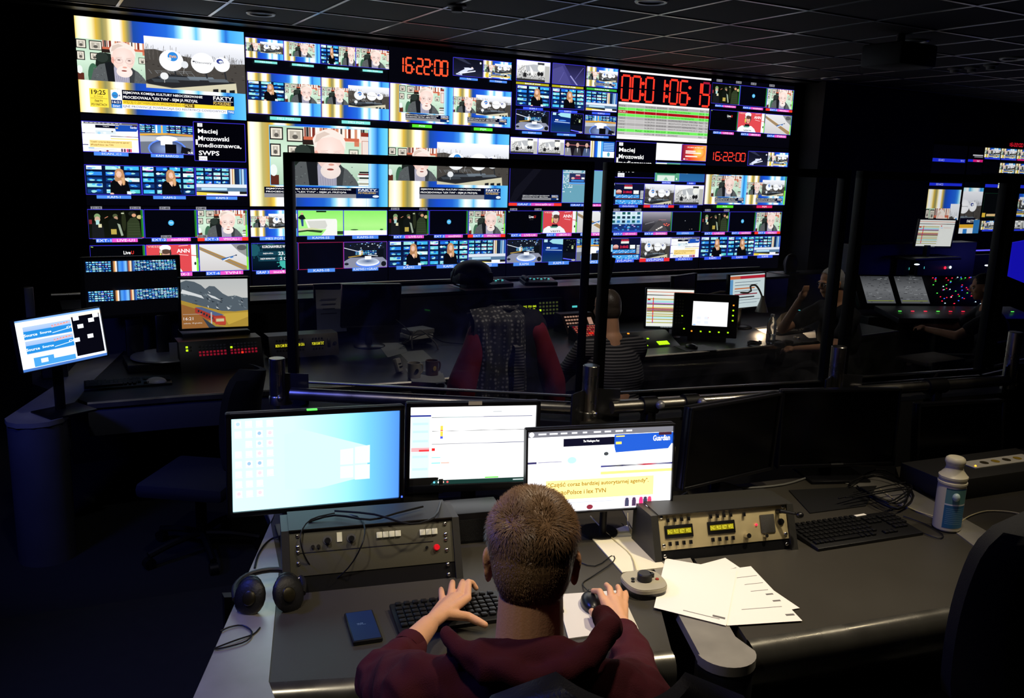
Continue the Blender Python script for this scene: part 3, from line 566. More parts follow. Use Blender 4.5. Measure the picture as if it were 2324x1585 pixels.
def p_rundown(c, v=0):
    c.rect(0, 0, 1, 1, '#f2f4ee'); rn = random.Random(31+v); c.rect(0, .06, 1, .075, '#e06a3a'); c.hgrad([(0, '#111'), (.3, '#444'), (.5, '#c06040'), (.8, '#111'), (1, '#333')], 0, .14, 1, .16)
    cl = ['#b0ac40', '#f4e8c8', '#9fe6ec', '#9fe6ec', '#b858c8', '#222', '#f8f0c0', '#e8f4f0', '#e8c84c', '#a02828', '#a02828', '#5a1c1c', '#b0ac40', '#e8f4f4', '#b0ac40', '#f0e6d8', '#b0ac40', '#9fe6ec', '#cfeef0', '#b0ac40', '#f0f4f0', '#e8f0f0', '#b0ac40']
    for i, k in enumerate(cl): c.rect(.01, .24+i*.028, .58, .262+i*.028, k)
    c.rect(.13, .22, .15, .88, '#f03a24'); c.rect(.02, .25, .08, .29, '#d02020'); c.rect(.6, .18, .602, .95, '#b8b8b8'); c.rect(.62, .2, .65, .24, '#d8202c')
    for i in range(6): c.rect(.13, .3+i*.11, .15, .32+i*.11, '#4040d0')
    c.rect(.62, .28, .68, .295, '#6ab8f0'); c.rect(.7, .28, .92, .29, '#e08a6a'); c.rect(0, .965, 1, 1, '#14181c')
    for i in range(7): c.rect(.32+i*.035, .975, .34+i*.035, .99, '#c8d4dc')
def lab(c, x, y, w_, h_, t, col='#4f8bf0', tcol='#f4f8ff'):
    c.rect(x, y, x+w_, y+h_, col); c.text(t, x+w_*.5-min(len(t)*h_*.21, w_*.45), y+h_*.16, min(len(t)*h_*.42, w_*.9), h_*.66, tcol)
def elab(c, x, y, w_, h_, a, b):
    c.rect(x, y, x+w_*.38, y+h_, '#3f74ee'); c.rect(x+w_*.38, y, x+w_, y+h_, '#e858c8'); c.text(a, x+w_*.02, y+h_*.16, w_*.34, h_*.68, '#fff'); c.text(b, x+w_*.5, y+h_*.16, w_*.42, h_*.68, '#fff')
def cell(c, x, y, w_, h_, fn, *a, v=None, bd='#4038e0'):
    s = c.sub(x, y, w_, h_); fn(s, *a)
    if v is not None: vu(s, v)
    if bd: c.frame(x, y, x+w_, y+h_, .004, bd)
def tally(c, n, x, y, w_):
    for xx, s in ((x+.02, 'R'), (x+w_*.76, 'K')): c.rect(xx, y, xx+.065, y+.036, '#8a8a92'); c.text('Z1-%d%s' % (n, s), xx+.004, y+.006, .056, .024, '#14141a', True)

# ------------------------------------------------------------------ room shell
black_wall = mat('black_wall', '#0b0b0e', .75, bump=.2, bscale=60, var=.25, vscale=3)
floor_m = mat('dark_carpet', '#0d0f0f', .9, bump=.6, bscale=500, var=.3, vscale=12)
tile_m = mat('black_ceiling_tile', '#0a0a0c', .85, bump=.5, bscale=300)
tbar_m = mat('grey_tbar', '#a8a8ae', .3, .7)
brush = mat('brushed_aluminium', '#b4b0a8', .38, .7, var=.35, vscale=6)
desk_m = mat('grey_desk_laminate', '#37342e', .42, bump=.12, bscale=900, var=.1, vscale=3)
steel = mat('brushed_steel', '#c0bcb4', .3, 1, var=.1, vscale=9)
blk = mat('black_plastic', '#0c0c0e', .38); blkm = mat('matte_black_metal', '#0a0a0c', .5, .2, bump=.2, bscale=400)
dkg = mat('dark_grey_plastic', '#1b1b1e', .45); gry = mat('grey_plastic', '#5a5a5c', .5); wht = mat('white_paper', '#eeeae2', .8)
X0, X1, Y0, Y1 = -1.05, 16.5, -9.2, .12
struct('floor', MB().box(((X0+X1)/2, (Y0+Y1)/2, -.05), (X1-X0, Y1-Y0, .1)), floor_m)
pts = [(X0+.02, Y0+.02), (X1-.02, Y0+.02), (X1-.02, -4.3), (3.3, -4.3), (2.4, -4.25), (1.3, -4.1), (.35, -3.65), (X0+.02, -3.5)]
struct('trim_1', MB().prism(pts, .001, ZP), floor_m, label='raised carpeted platform under the rear desks')
struct('ceiling', MB().box(((X0+X1)/2, (Y0+Y1)/2, ZC+.05), (X1-X0, Y1-Y0, .1)), tile_m)
t = MB(); x = .27-.63*2
while x < X1: t.box((x, (Y0-.27)/2, ZC-.002), (.022, -.27-Y0, .006)) if True else 0; x += .63
y = -.27
while y > Y0: t.box(((X0+X1)/2, y, ZC-.003), (X1-X0, .022, .006)); y -= .727
struct('trim_2', t, tbar_m, label='grey metal grid of the black tile ceiling')
t = MB().box((3.6, -.13, ZC-.012), (9, .16, .02)); struct('trim_3', t, blkm, label='black air slot above the video wall')
t = MB()
for k in range(4): t.box((5.1, -.08-.03*k, ZC-.024), (4.2, .008, .006))
struct('trim_4', t, tbar_m, label='slotted metal air diffuser above the video wall')
struct('wall_back', MB().box(((X0+X1)/2, Y1+.05, ZC/2), (X1-X0, .1, ZC)), black_wall)
struct('wall_left', MB().box((X0-.05, (Y0+Y1)/2, ZC/2), (.1, Y1-Y0, ZC)), mat('navy_wall', '#0c0e1c', .7, bump=.1, bscale=40))
struct('wall_right', MB().box((X1+.05, (Y0+Y1)/2, ZC/2), (.1, Y1-Y0, ZC)), black_wall)
struct('wall_front', MB().box(((X0+X1)/2, Y0-.05, ZC/2), (X1-X0, .1, ZC)), black_wall)
struct('wall_below', MB().box((3.645, -.0, .48), (7.5, .2, .94)), black_wall, label='black panelling under the video wall')
struct('wall_between', MB().box((8.55, -.06, ZC/2+.2), (2.1, .24, ZC-.42)).box((7.46, -.16, ZC/2+.2), (.04, .3, ZC-.42)), black_wall, label='black wall between the two video walls')

# ------------------------------------------------------------------ video wall
bez = mat('display_bezel', '#050507', .4)
def display(col, row, label, fn, strength=1.15, x0=0.0, grp='displays of the main video wall'):
    t = thing('video_wall_display', label, 'display', (x0+(col+.5)*DW, 0, ZT-(row+1)*DH), 0, grp)
    obj('display_housing', MB().box((0, .05, DH/2), (DW-.002, .098, DH-.002), bev=.002), bez, t)
    e = .0035
    b = MB()
    for s in (-1, 1): b.box((s*(DW/2-e/2), -.002, DH/2), (e, .008, DH)); b.box((0, -.002, DH/2+s*(DH/2-e/2)), (DW, .008, e))
    obj('bezel', b, bez, t)
    c = Cv(DW-.006, DH-.006); c.rect(0, 0, 1, 1, '#04040b')
    fn(c)
    c.obj('screen', t, strength, Matrix.Translation((-DW/2+.003, -.0005, DH-.003)))
    return t
C3 = (0.0, .331, .661)
CW = .325
def f00(c):
    p_split(c); c.rect(.057, .742, .162, .938, '#ffe24a'); c.rect(.062, .842, .157, .846, '#8a7a20')
    c.text('19:25', .068, .755, .08, .05, '#1c1c14', True); c.text('W TVN24', .08, .815, .05, .02, '#5a5020'); c.text('FAKTY', .085, .86, .045, .026, '#1c1c14', True); c.text('PO FAKTACH', .065, .897, .087, .026, '#1c1c14', True)
    c.rect(.177, .746, .238, .851, '#f4f8ff'); c.ell(.2, .8, .018, .035, '#2f90d8'); c.text('tvn24', .185, .79, .045, .025, '#4a5a8a', True); c.rect(.177, .851, .238, .895, '#0e2a66'); c.text('16:21', .182, .86, .048, .026, '#fff', True); c.rect(.177, .895, .238, .937, '#2f7fd8'); c.text('ŚWIAT', .185, .9, .042, .028, '#fff', True)
    c.rect(.241, .738, .921, .848, '#04061a'); c.text('SEJMOWA KOMISJA KULTURY NIEOCZEKIWANIE', .247, .752, .475, .034, '#fff', True); c.text('PROCEDOWAŁA "LEX TVN" - SEJM JĄ PRZYJĄŁ', .247, .798, .445, .04, '#fff', True)
    c.text('FAKTY', .79, .746, .12, .042, '#fff', True); c.line(.79, .8, .915, .8, .003, '#fff'); c.text('PO POŁUDNIU', .79, .808, .11, .036, '#f0c860', True)
    c.rect(.241, .848, .921, .892, '#ffd838'); c.text('WIĘCEJ O ZATWIERDZENIU BRZEZINSKIEGO N', .247, .854, .36, .034, '#4a3c10'); c.rect(.61, .85, .67, .89, '#5c4608'); c.text('PILNE', .614, .856, .045, .026, '#ffe06a', True)
    c.rect(.238, .893, .876, .937, '#f4f6ff'); c.text('EJNE PROWINCJE POWRACAJĄ DO RESTRYKCJI COVIDOWYCH', .244, .9, .62, .032, '#3a3c58'); c.rect(.876, .893, .921, .937, '#2f7fd8'); c.text('TVN2', .882, .903, .036, .024, '#fff', True); c.text('NA ŻYWO', .18, .722, .05, .018, '#b0a060')
def f01(c):
    cell(c, .0, .085, .323, .325, p_web); cell(c, .33, .09, .325, .32, p_kam12); cell(c, .659, .035, .328, .44, p_name)
    lab(c, .06, .412, .198, .038, 'SCAN_C1'); lab(c, .391, .415, .198, .036, 'KAM BARCO')
    cell(c, .0, .554, .325, .323, p_woman, 0); cell(c, .328, .554, .326, .323, p_woman, 1); cell(c, .659, .554, .329, .323, p_kam3)
    for i, x in enumerate((.059, .391, .721)): lab(c, x, .886, .2, .036, 'KAM-%d' % (i+1))
def ext_row(c, y, ws=CW, six=False, v='EXT-'):
    if not six:
        for i in range(3): tally(c, i+1, y-.034, C3[i], ws)
        cell(c, C3[0], y, ws, .325, p_crowd, v=0); cell(c, C3[1], y, ws, .325, p_dot, v=0); cell(c, C3[2], y, ws, .325, p_man, v=.45)
        elab(c, .039, y+.327, .245, .042, v+'1', 'LIVE-U1'); elab(c, .368, y+.327, .243, .04, v+'2', 'miniSNG3'); c.rect(.655, y+.327, .987, y+.369, '#ff3a28'); elab(c, .7, y+.327, .245, .042, v+'3', 'VMXCALL-1')
    else:
        for i in range(3): tally(c, i+4, y-.034, C3[i], ws)
        cell(c, C3[0], y, ws, .325, p_live, v=0); cell(c, C3[1], y, ws, .325, p_skier, v=.5); cell(c, C3[2], y, ws, .325, p_hill, v=.5)
        elab(c, .037, y+.33, .245, .044, v+'4', 'LIVE-U4'); elab(c, .368, y+.33, .243, .044, v+'5', 'nBOX-2'); elab(c, .7, y+.33, .245, .044, v+'6', 'TVN1')
def f02(c): ext_row(c, .035); ext_row(c, .44, six=True)
def f10(c):
    for x, f in ((.004, p_split), (.254, p_big), (.505, None), (.755, p_man)):
        s = c.sub(x, .056, .248, .226)
        if f: f(s)
        else: p_woman(s.sub(0, 0, .52, 1)); p_man(s.sub(.52, 0, .6, 1))
        c.frame(x, .056, x+.248, .282, .003, '#4038e0')
    for x, n in ((.055, 'ME5 PGM'), (.304, 'ME6 PGM'), (.551, 'ME1 PVW'), (.803, 'ME1 PGM')): lab(c, x, .307, .15, .026, n, '#7fe0d8', '#e8fffc')
    s = c.sub(.004, .445, .495, .47); p_bg(s); p_woman(s.sub(0, .2, .5, .47)); p_man(s.sub(.5, .2, .5, .47)); c.frame(.004, .445, .499, .915, .003, '#4038e0')
    s = c.sub(.503, .445, .495, .47); p_split(s); c.frame(.503, .445, .998, .915, .003, '#4038e0')
    lab(c, .144, .94, .209, .038, 'ME2 PGM', '#7fe0d8', '#e8fffc'); lab(c, .643, .94, .21, .038, 'ME3 PGM', '#7fe0d8', '#e8fffc')
def f11(c): p_big(c); p_low(c.sub(.1, .762, .83, .13))
def f12(c):
    cell(c, 0, .035, .323, .325, p_split); cell(c, .327, .035, .33, .322, p_green, 0); cell(c, .66, .035, .331, .322, p_green, 1)
    lab(c, .059, .363, .2, .04, 'ME5 PGM'); lab(c, .391, .36, .2, .042, 'KAM4-SS'); lab(c, .723, .36, .2, .042, 'KAM5-SS')
    cell(c, 0, .439, .323, .337, p_covid); c.frame(.327, .441, .655, .778, .003, '#c02860'); cell(c, .657, .441, .332, .337, p_studio, bd='#8040d0')
    elab(c, .026, .774, .245, .046, 'GRAF 3', 'inca9-v'); lab(c, .389, .772, .2, .046, 'KAM-10'); lab(c, .72, .772, .2, .046, 'KAM4S1+GRAF')
def f20(c):
    p_clock(c.sub(.105, .105, .364, .215)); cell(c, .508, .056, .25, .228, p_jump); cell(c, .759, .056, .25, .228, f00m, bd='#4038e0')
    lab(c, .559, .303, .15, .028, 'TVN'); lab(c, .81, .304, .15, .028, 'TVN24')
    cell(c, .006, .442, .5, .477, p_pvw); cell(c, .505, .442, .493, .477, p_pgm); lab(c, .175, .94, .157, .038, 'PVW', '#58e030'); lab(c, .679, .94, .16, .038, 'PGM', '#58e030')
def f00m(c): f00(c)
def f21(c): p_split(c); p_low(c.sub(.243, .736, .69, .155))
def f22(c):
    ext_row(c, .035, v='EXT '); cell(c, 0, .44, .326, .337, p_woman, 0); cell(c, .328, .44, .331, .337, p_woman, 1); cell(c, .66, .44, .332, .335, p_kam3)
    for i, x in enumerate((.06, .391, .724)): lab(c, x, .768, .2, .05, 'KAM%d' % (i+1))
def f30(c):
    for x, f, n, k in ((.04, p_bw, 'BACKUP PVW', '#b0a820'), (.366, p_blur, 'BACKUP PGM', '#b0a820'), (.688, p_pgm, 'KAHUNA PGM', '#38b040')):
        cell(c, x, .005, .304, .275, f, bd='#4038e0'); c.rect(x, .297, x+.297, .326, k); c.text(n, x+.08, .302, .14, .019, '#fff', True)
    cell(c, .04, .34, .304, .27, p_woman, 0); cell(c, .362, .342, .306, .27, p_woman, 1); cell(c, .685, .346, .306, .268, p_kam3)
    cell(c, .037, .664, .304, .274, p_studio); cell(c, .358, .67, .306, .272, p_kam5); cell(c, .68, .68, .307, .265, p_kam12)
    for x, y, n, k in ((.097, .628, 'KAM-1', '#3c5cf0'), (.42, .634, 'KAM-2', '#3c5cf0'), (.743, .632, 'KAM-3', '#3c5cf0'), (.094, .955, 'KAM-4', '#4f8bf0'), (.416, .958, 'KAM5', '#4f8bf0'), (.739, .963, 'KAM-12', '#4f8bf0')): lab(c, x, y, .18, .03, n, k)
def f31(c):
    cell(c, .006, .03, .248, .22, p_bw); cell(c, .256, .03, .248, .22, p_bw); cell(c, .506, .03, .248, .225, p_interview); s = c.sub(.756, .03, .125, .23); p_bg(s); s = c.sub(.882, .03, .115, .23); s.rect(0, 0, 1, 1, '#1c5cc0'); s.rect(0, .62, 1, 1, '#f0f8fb'); s.ell(.5, .8, .12, .14, '#5aa8c0')
    for i in range(5): s.rect(.05, .1+i*.1, .95, .15+i*.1, '#9fd0f8')
    cell(c, .008, .445, .49, .48, p_blur2); c.rect(.004, .934, .498, .973, '#ff3a30'); elab(c, .08, .934, .345, .038, 'GRAF 1', 'inca0-v'); p_low(c.sub(.124, .815, .343, .075))
    cell(c, .497, .452, .5, .473, p_map); elab(c, .583, .94, .345, .036, 'GRAF 2', 'inca1-v')
def p_blur2(c):
    c.rect(0, 0, 1, 1, '#0a0a12'); c.poly([(0, 1), (.1, .6), (.45, 0), (.6, 0), (.3, .6), (.1, 1)], '#12121c')
def f32(c):
    for i in range(3): tally(c, i+4, .001, C3[i], CW)
    cell(c, 0, .036, .33, .322, p_live, v=0); cell(c, .33, .036, .332, .322, p_skier, v=.5); cell(c, .662, .036, .332, .322, p_hill, v=.5)
    elab(c, .037, .36, .245, .043, 'EXT 4', 'LIVE-U4'); elab(c, .368, .36, .243, .043, 'EXT 5', 'nBOX-2'); elab(c, .7, .36, .245, .043, 'EXT 6', 'TVN1')
    cell(c, 0, .438, .33, .338, p_studio); cell(c, .33, .44, .332, .338, p_kam5); cell(c, .662, .443, .334, .333, p_kam12)
    for x, n in ((.062, 'KAM4'), (.393, 'KAM-5'), (.724, 'KAM12')): lab(c, x, .77, .2, .05, n)
def f40(c): p_timer(c.sub(.014, .01, .98, .445)); p_table(c.sub(.014, .457, .98, .53))
def f41(c):
    cell(c, .01, .015, .435, .525, p_name); s = c.sub(.437, .01, .292, .255); s.rect(0, 0, 1, 1, '#ffffff'); cell(c, .716, .015, .282, .245, p_orange); cell(c, .438, .3, .275, .285, p_greenslide); cell(c, .712, .3, .285, .283, p_blueslide)
    lab(c, .52, .59, .1, .03, 'KKHR-STERZ', '#3c5cf0'); lab(c, .8, .592, .1, .03, 'ENEX', '#3c5cf0')
    cell(c, 0, .628, .332, .315, p_evs); cell(c, .333, .628, .33, .315, p_dish); cell(c, .658, .633, .336, .308, p_bw)
    lab(c, .068, .952, .2, .036, 'EVS-PGM1', '#3c5cf0'); c.rect(.33, .95, .663, .988, '#f03038'); lab(c, .4, .95, .2, .038, 'EVS-PGM2', '#5c6cf0'); lab(c, .725, .951, .202, .038, 'SVR-S1', '#3c5cf0')
def f42(c):
    for i in range(1): tally(c, i+7, .002, C3[i], CW)
    cell(c, 0, .04, .33, .315, p_multi); cell(c, .331, .042, .33, .312, p_road, v=0); cell(c, .661, .043, .333, .315, p_dark, v=0)
    elab(c, .031, .36, .253, .043, 'EXT-7', 'q2-omx2'); elab(c, .363, .361, .253, .042, 'EXT-8', 'E24-FORDEN20'); lab(c, .722, .363, .199, .04, 'OTAVX')
    cell(c, 0, .44, .325, .338, p_evs); cell(c, .325, .443, .333, .33, p_dish); cell(c, .657, .444, .332, .328, p_web)
    lab(c, .06, .77, .2, .047, 'EVS-PGM1', '#3c5cf0'); c.rect(.32, .765, .653, .82, '#f03038'); lab(c, .39, .765, .2, .054, 'EVS-PGM2', '#5c6cf0'); lab(c, .72, .771, .2, .045, 'SCAN.C1', '#3c5cf0')
def f50(c):
    for i in range(3): tally(c, i+1, .03, C3[i]+.005, CW); tally(c, i+4, .436, C3[i]+.005, CW)
    cell(c, .003, .066, .33, .305, p_crowd, v=0); cell(c, .336, .066, .328, .305, p_dot, v=0); cell(c, .666, .066, .33, .31, p_man, v=.45)
    elab(c, .05, .388, .245, .032, 'EXT-1', 'LIVE-U1'); elab(c, .38, .385, .245, .034, 'EXT-2', 'miniSNG3'); c.rect(.66, .385, .996, .42, '#ff3a28'); elab(c, .71, .386, .245, .034, 'EXT-3', 'VMXCALL-1')
    cell(c, .003, .47, .33, .306, p_live, v=0); cell(c, .33, .47, .335, .31, p_skier, v=.5); cell(c, .662, .474, .335, .31, p_hill, v=.5)
    elab(c, .05, .797, .243, .037, 'EXT-4', 'LIVE-U4'); elab(c, .38, .797, .243, .037, 'EXT-5', 'nBOX-2'); elab(c, .703, .797, .245, .04, 'EXT-6', 'TVN1')
def f51(c):
    p_clock(c.sub(.075, .1, .39, .15), '#ff4030', .011); cell(c, .495, .07, .25, .228, p_jump); cell(c, .744, .07, .255, .228, f00m)
    c.rect(.061, .376, .25, .42, '#4f6cf0'); c.text('LOUDNESS', .09, .384, .12, .028, '#dfe8ff'); c.rect(.25, .376, .43, .42, '#6ee038'); c.text('-26.8', .27, .383, .1, .03, '#f0ffe8')
    cell(c, .002, .456, .5, .475, p_pvw); cell(c, .497, .456, .495, .475, p_pgm, v=.5); lab(c, .143, .945, .2, .04, 'PVW', '#58e030'); lab(c, .633, .942, .2, .042, 'PGM', '#e02860')
def f52(c):
    ext_row(c, .043, v='EXT '); cell(c, 0, .445, .326, .328, p_woman, 0); cell(c, .328, .449, .331, .322, p_woman, 1); cell(c, .66, .449, .332, .323, p_kam3)
    for i, x in enumerate((.055, .386, .71)): lab(c, x, .768, .2, .048, 'KAM%d' % (i+1), '#3c5cf0')
LB = {(0, 0): 'large news picture with two inset boxes and a banner, top left of the video wall', (0, 1): 'display with a web page and name caption directly under the large news picture', (0, 2): 'display partly behind the black desk monitor, crowd, bearded man and ski hill pictures',
      (1, 0): 'display with four small and two larger programme boxes under turquoise labels', (1, 1): 'display filled with the big close-up of the bearded man in a grey jacket', (1, 2): 'display with bright green studio pictures above a dark empty frame',
      (2, 0): 'display with an orange digital clock above preview and programme pictures', (2, 1): 'display filled with bearded man beside satellite dishes, crossed by the glass panel frame', (2, 2): 'display with crowd and bearded man pictures, right of the green studio display',
      (3, 0): 'display with nine camera pictures in three columns and yellow backup labels', (3, 1): 'display with a dark graphics frame and a pale blue map behind the glass frames', (3, 2): 'display with round blue studio desk pictures and the ski jumper portrait',
      (4, 0): 'display with large red countdown digits above a grey and green running order', (4, 1): 'display with the white name caption beside orange, green and blue slides', (4, 2): 'display with a night road picture and a page of thumbnails, low beside the glass post',
      (5, 0): 'topmost display at the right end of the video wall with six outside source pictures', (5, 1): 'display with thin red clock and loudness bar at the right end of the wall', (5, 2): 'lowest display at the right end of the wall with three anchor camera pictures'}
FN = {(0, 0): f00, (0, 1): f01, (0, 2): f02, (1, 0): f10, (1, 1): f11, (1, 2): f12, (2, 0): f20, (2, 1): f21, (2, 2): f22, (3, 0): f30, (3, 1): f31, (3, 2): f32, (4, 0): f40, (4, 1): f41, (4, 2): f42, (5, 0): f50, (5, 1): f51, (5, 2): f52}
for k in FN: display(k[0], k[1], LB[k], FN[k])

# second video wall, deep in the neighbouring gallery
def g00(c): c.rect(0, 0, 1, 1, '#020206')
def wall2(x, w_, z0, z1, label, fn, strength=.8):
    t = thing('gallery_display', label, 'display', (x+w_/2, -.02, z0), 0, 'displays of the far gallery wall')
    h = z1-z0; obj('display_housing', MB().box((0, .05, h/2), (w_-.002, .09, h-.002), bev=.002), bez, t)
    c = Cv(w_-.01, h-.01); c.rect(0, 0, 1, 1, '#020206'); fn(c); c.obj('screen', t, strength, Matrix.Translation((-w_/2+.005, .0, h-.005)))
def zz(v): return ZT-v*DH
def h1(c): c.rect(.03, .4, .97, .5, '#2030e0'); c.text('SO-HC1', .2, .42, .16, .06, '#cfd8ff'); c.text('SO-2', .84, .42, .1, .05, '#cfd8ff')
def h2(c): c.rect(.03, .06, .97, .13, '#2030e0'); c.text('SO-HC2', .22, .07, .2, .05, '#dfe8ff'); s = c.sub(.02, .22, .96, 1.45); s.hgrad(BG, 0, 0, 1.6, .33); p_man(s.sub(0, .33, .78, .76)); p_dish(s.sub(.72, .25, .75, .9))
def h3(c): c.rect(.02, .42, .35, .5, '#2030e0'); c.rect(.35, .42, .98, .5, '#e02080'); c.text('inca1', .6, .43, .16, .06, '#fff'); c.rect(.3, .26, .95, .3, '#c8c8d0'); c.rect(.4, .32, .95, .35, '#8a8a94')
def h4(c): c.rect(.0, .08, .95, .17, '#f0d890'); c.rect(.02, .04, .2, .18, '#e8c040'); c.rect(.02, .22, .3, .3, '#2030e0'); c.rect(.3, .22, .97, .3, '#e02080')
def h5(c):
    c.hgrad([(0, '#bff0ff'), (.2, '#fff'), (.3, '#3fb0e0'), (.5, '#e8ffff'), (.7, '#fff'), (.85, '#2f90d8'), (1, '#5ac0f0')], 0, 0, 1, .14); p_dish(c.sub(-1.2, .08, 2.3, .75)); c.rect(0, .66, .75, .8, '#05061a'); c.text('FAKTY', .35, .7, .35, .06, '#fff', True); c.rect(0, .8, .7, .88, '#e8b030'); c.rect(0, .88, .7, 1, '#f0f4f8'); c.rect(.2, .9, .4, 1, '#2f80d0'); c.rect(.7, .7, 1, 1, '#2f78b8')
def h6(c):
    for i in range(4):
        s = c.sub(.0+i*.25, .1, .245, .72); (f00 if i < 3 else p_bw)(s); c.rect(i*.25, .84, i*.25+.245, .95, '#3040e8' if i != 2 else '#e02880')
def h7(c):
    for i in range(3):
        s = c.sub(.27+i*.25, .1, .245, .85); (f00 if i < 2 else p_bw)(s)
def h8(c):
    c.rect(.0, .1, .95, .16, '#2030e0'); s = c.sub(.22, 0, .25, .17); f00(s); s = c.sub(.0, .27, .47, .46); s.rect(0, 0, 1, 1, '#06080a'); s.frame(0, 0, 1, 1, .004, '#1c5a3a'); s.rect(.0, .82, .12, 1, '#e8c040'); s.rect(.16, .86, .95, .96, '#e8c48a'); s = c.sub(.47, .27, .4, .45); f00(s)
    for i in range(4): s = c.sub(.0+i*.24, .8, .235, .17); (f00 if i == 0 else p_studio if i == 1 else p_bw)(s)
    c.rect(0, .965, .95, 1, '#3040e8')
wall2(9.80, .72, zz(1.42), zz(.78), 'far gallery display showing only a thin blue label bar', h1)
wall2(9.80, .72, zz(2.20), zz(1.44), 'far gallery display with the bearded man over the small computer monitor', h2)
wall2(10.54, .34, zz(1.37), zz(.78), 'far gallery display with a blue and pink label bar', h3)
wall2(10.54, .34, zz(1.55), zz(1.38), 'narrow far gallery strip with a pale headline banner', h4)
wall2(10.54, .44, zz(2.46), zz(1.56), 'tall far gallery picture of satellite dishes over a headline', h5)
wall2(10.88, 1.4, zz(1.03), zz(.76), 'topmost far gallery display with three small programme pictures in a row', h6)
wall2(10.88, 1.4, zz(1.28), zz(1.04), 'far gallery display with two small programme pictures, under the topmost row', h7)
wall2(10.99, 1.3, zz(2.42), zz(1.38), 'far gallery display with a green outlined black frame and a row of small studio pictures', h8)
t = thing('gallery_clock', 'small red digital clock above the far gallery pictures', 'clock', (11.55, -.03, zz(.76)))
obj('clock_housing', MB().box((0, .03, .035), (.42, .05, .068)), bez, t)
c = Cv(.3, .05); p_clock(c, '#ff2038', .006); c.obj('clock_digits', t, 1, Matrix.Translation((-.15, -.0005, .06)))

# ------------------------------------------------------------------ monitors
mblk = mat('monitor_black', '#0d0d10', .32); scr_off = mat('dark_screen', '#020203', .22, spec=.4)
silver = mat('silver_plastic', '#9a9a9c', .35, .4); white_led = emit('white_led', '#e8f4ff', 2)
def led(nm, c): return emit(nm, c, 2.2)
def monitor(label, pose, w_, h_, zb, fn=None, strength=1.5, bz=.016, stand='round', extra=None, group=None, back=.1, chin=0, sx=0):
    yaw, tilt, roll, x, y, z = pose
    t = thing('computer_monitor', label, 'monitor', (x, y, zb), yaw, group)
    R = Matrix.Rotation(-tilt, 4, 'X') @ Matrix.Rotation(-roll, 4, 'Y'); P = Matrix.Translation((0, 0, z-zb)) @ R
    W = w_+2*bz; H = h_+2*bz+chin
    b = MB().box((0, .022, -chin/2), (W, .03, H), bev=.006).box((0, .045, -chin/2), (W*.62, .03, H*.6), bev=.01).xf(P)
    obj('monitor_housing', b, mblk, t)
    f = MB()
    for s in (-1, 1): f.box((s*(W-bz)/2, .002, -chin/2), (bz, .014, H), bev=.003)
    f.box((0, .002, H/2-bz/2-chin/2), (W, .014, bz), bev=.003); f.box((0, .002, -H/2+(bz+chin)/2-chin/2), (W, .014, bz+chin), bev=.003); obj('bezel', f.xf(P), mblk, t)
    if fn:
        c = Cv(w_, h_); fn(c); c.obj('screen', t, strength, P @ Matrix.Translation((-w_/2, .004, h_/2)))
    else: obj('screen', MB().box((0, .004, 0), (w_+.002, .002, h_+.002)).xf(P), scr_off, t)
    zc = z-zb-.04
    if stand:
        obj('stand_neck', MB().box((sx, .075, zc/2+.005), (.05, .022, zc), bev=.006).box((sx, .06, zc), (.09, .05, .09), bev=.008), mblk, t)
        if stand == 'round': obj('stand_base', MB().lathe([(.001, 0), (.11, 0), (.112, .006), (.1, .014), (.03, .02), (.001, .02)], (sx, .06, 0)), mblk, t)
        elif stand == 'square': obj('stand_base', MB().box((sx, .04, .006), (.24, .2, .012), bev=.004), mblk, t)
    if extra: extra(t, P, W, H)
    return t
def s_win(c):
    c.hgrad([(0, '#c4f4ff'), (.35, '#bff4ff'), (.6, '#9fe4ff'), (.8, '#6cbcf8'), (1, '#4a86e8')]); c.poly([(.8, .38), (.4, .15), (.3, .2), (.3, .8), (.5, .82), (.8, .72)], '#bdf3fe')
    c.ell(.9, .1, .22, .3, '#78c4fa', 20, '#74c2fa') if False else None
    for a in ((.632, .405, .712, .575, .01), (.722, .385, .815, .572, .012), (.632, .592, .712, .728, -.0), (.722, .59, .815, .755, 0)):
        c.poly([(a[0], a[1]), (a[2], a[1]-a[4]), (a[2], a[3]), (a[0], a[3])], '#d4f8ff')
    rn = random.Random(5); pal = ['#f4d8e0', '#ffe9ec', '#f8c4cc', '#f8d8d8', '#a8c8d8', '#f6f4ff', '#8fb4d0', '#fff4e4']
    for i in range(4):
        n = (8, 8, 8, 6)[i]
        for j in range(n):
            if i == 0 and j == 2: continue
            x = .018+i*.06; y = .03+j*.107; k = rn.choice(pal); c.rect(x, y, x+.036, y+.06, '#fbe9ee' if (i+j) % 2 else '#eadfee'); c.ell(x+.018, y+.03, .011, .02, k, 12); c.rect(x-.002, y+.066, x+.04, y+.073, '#e6cfe0')
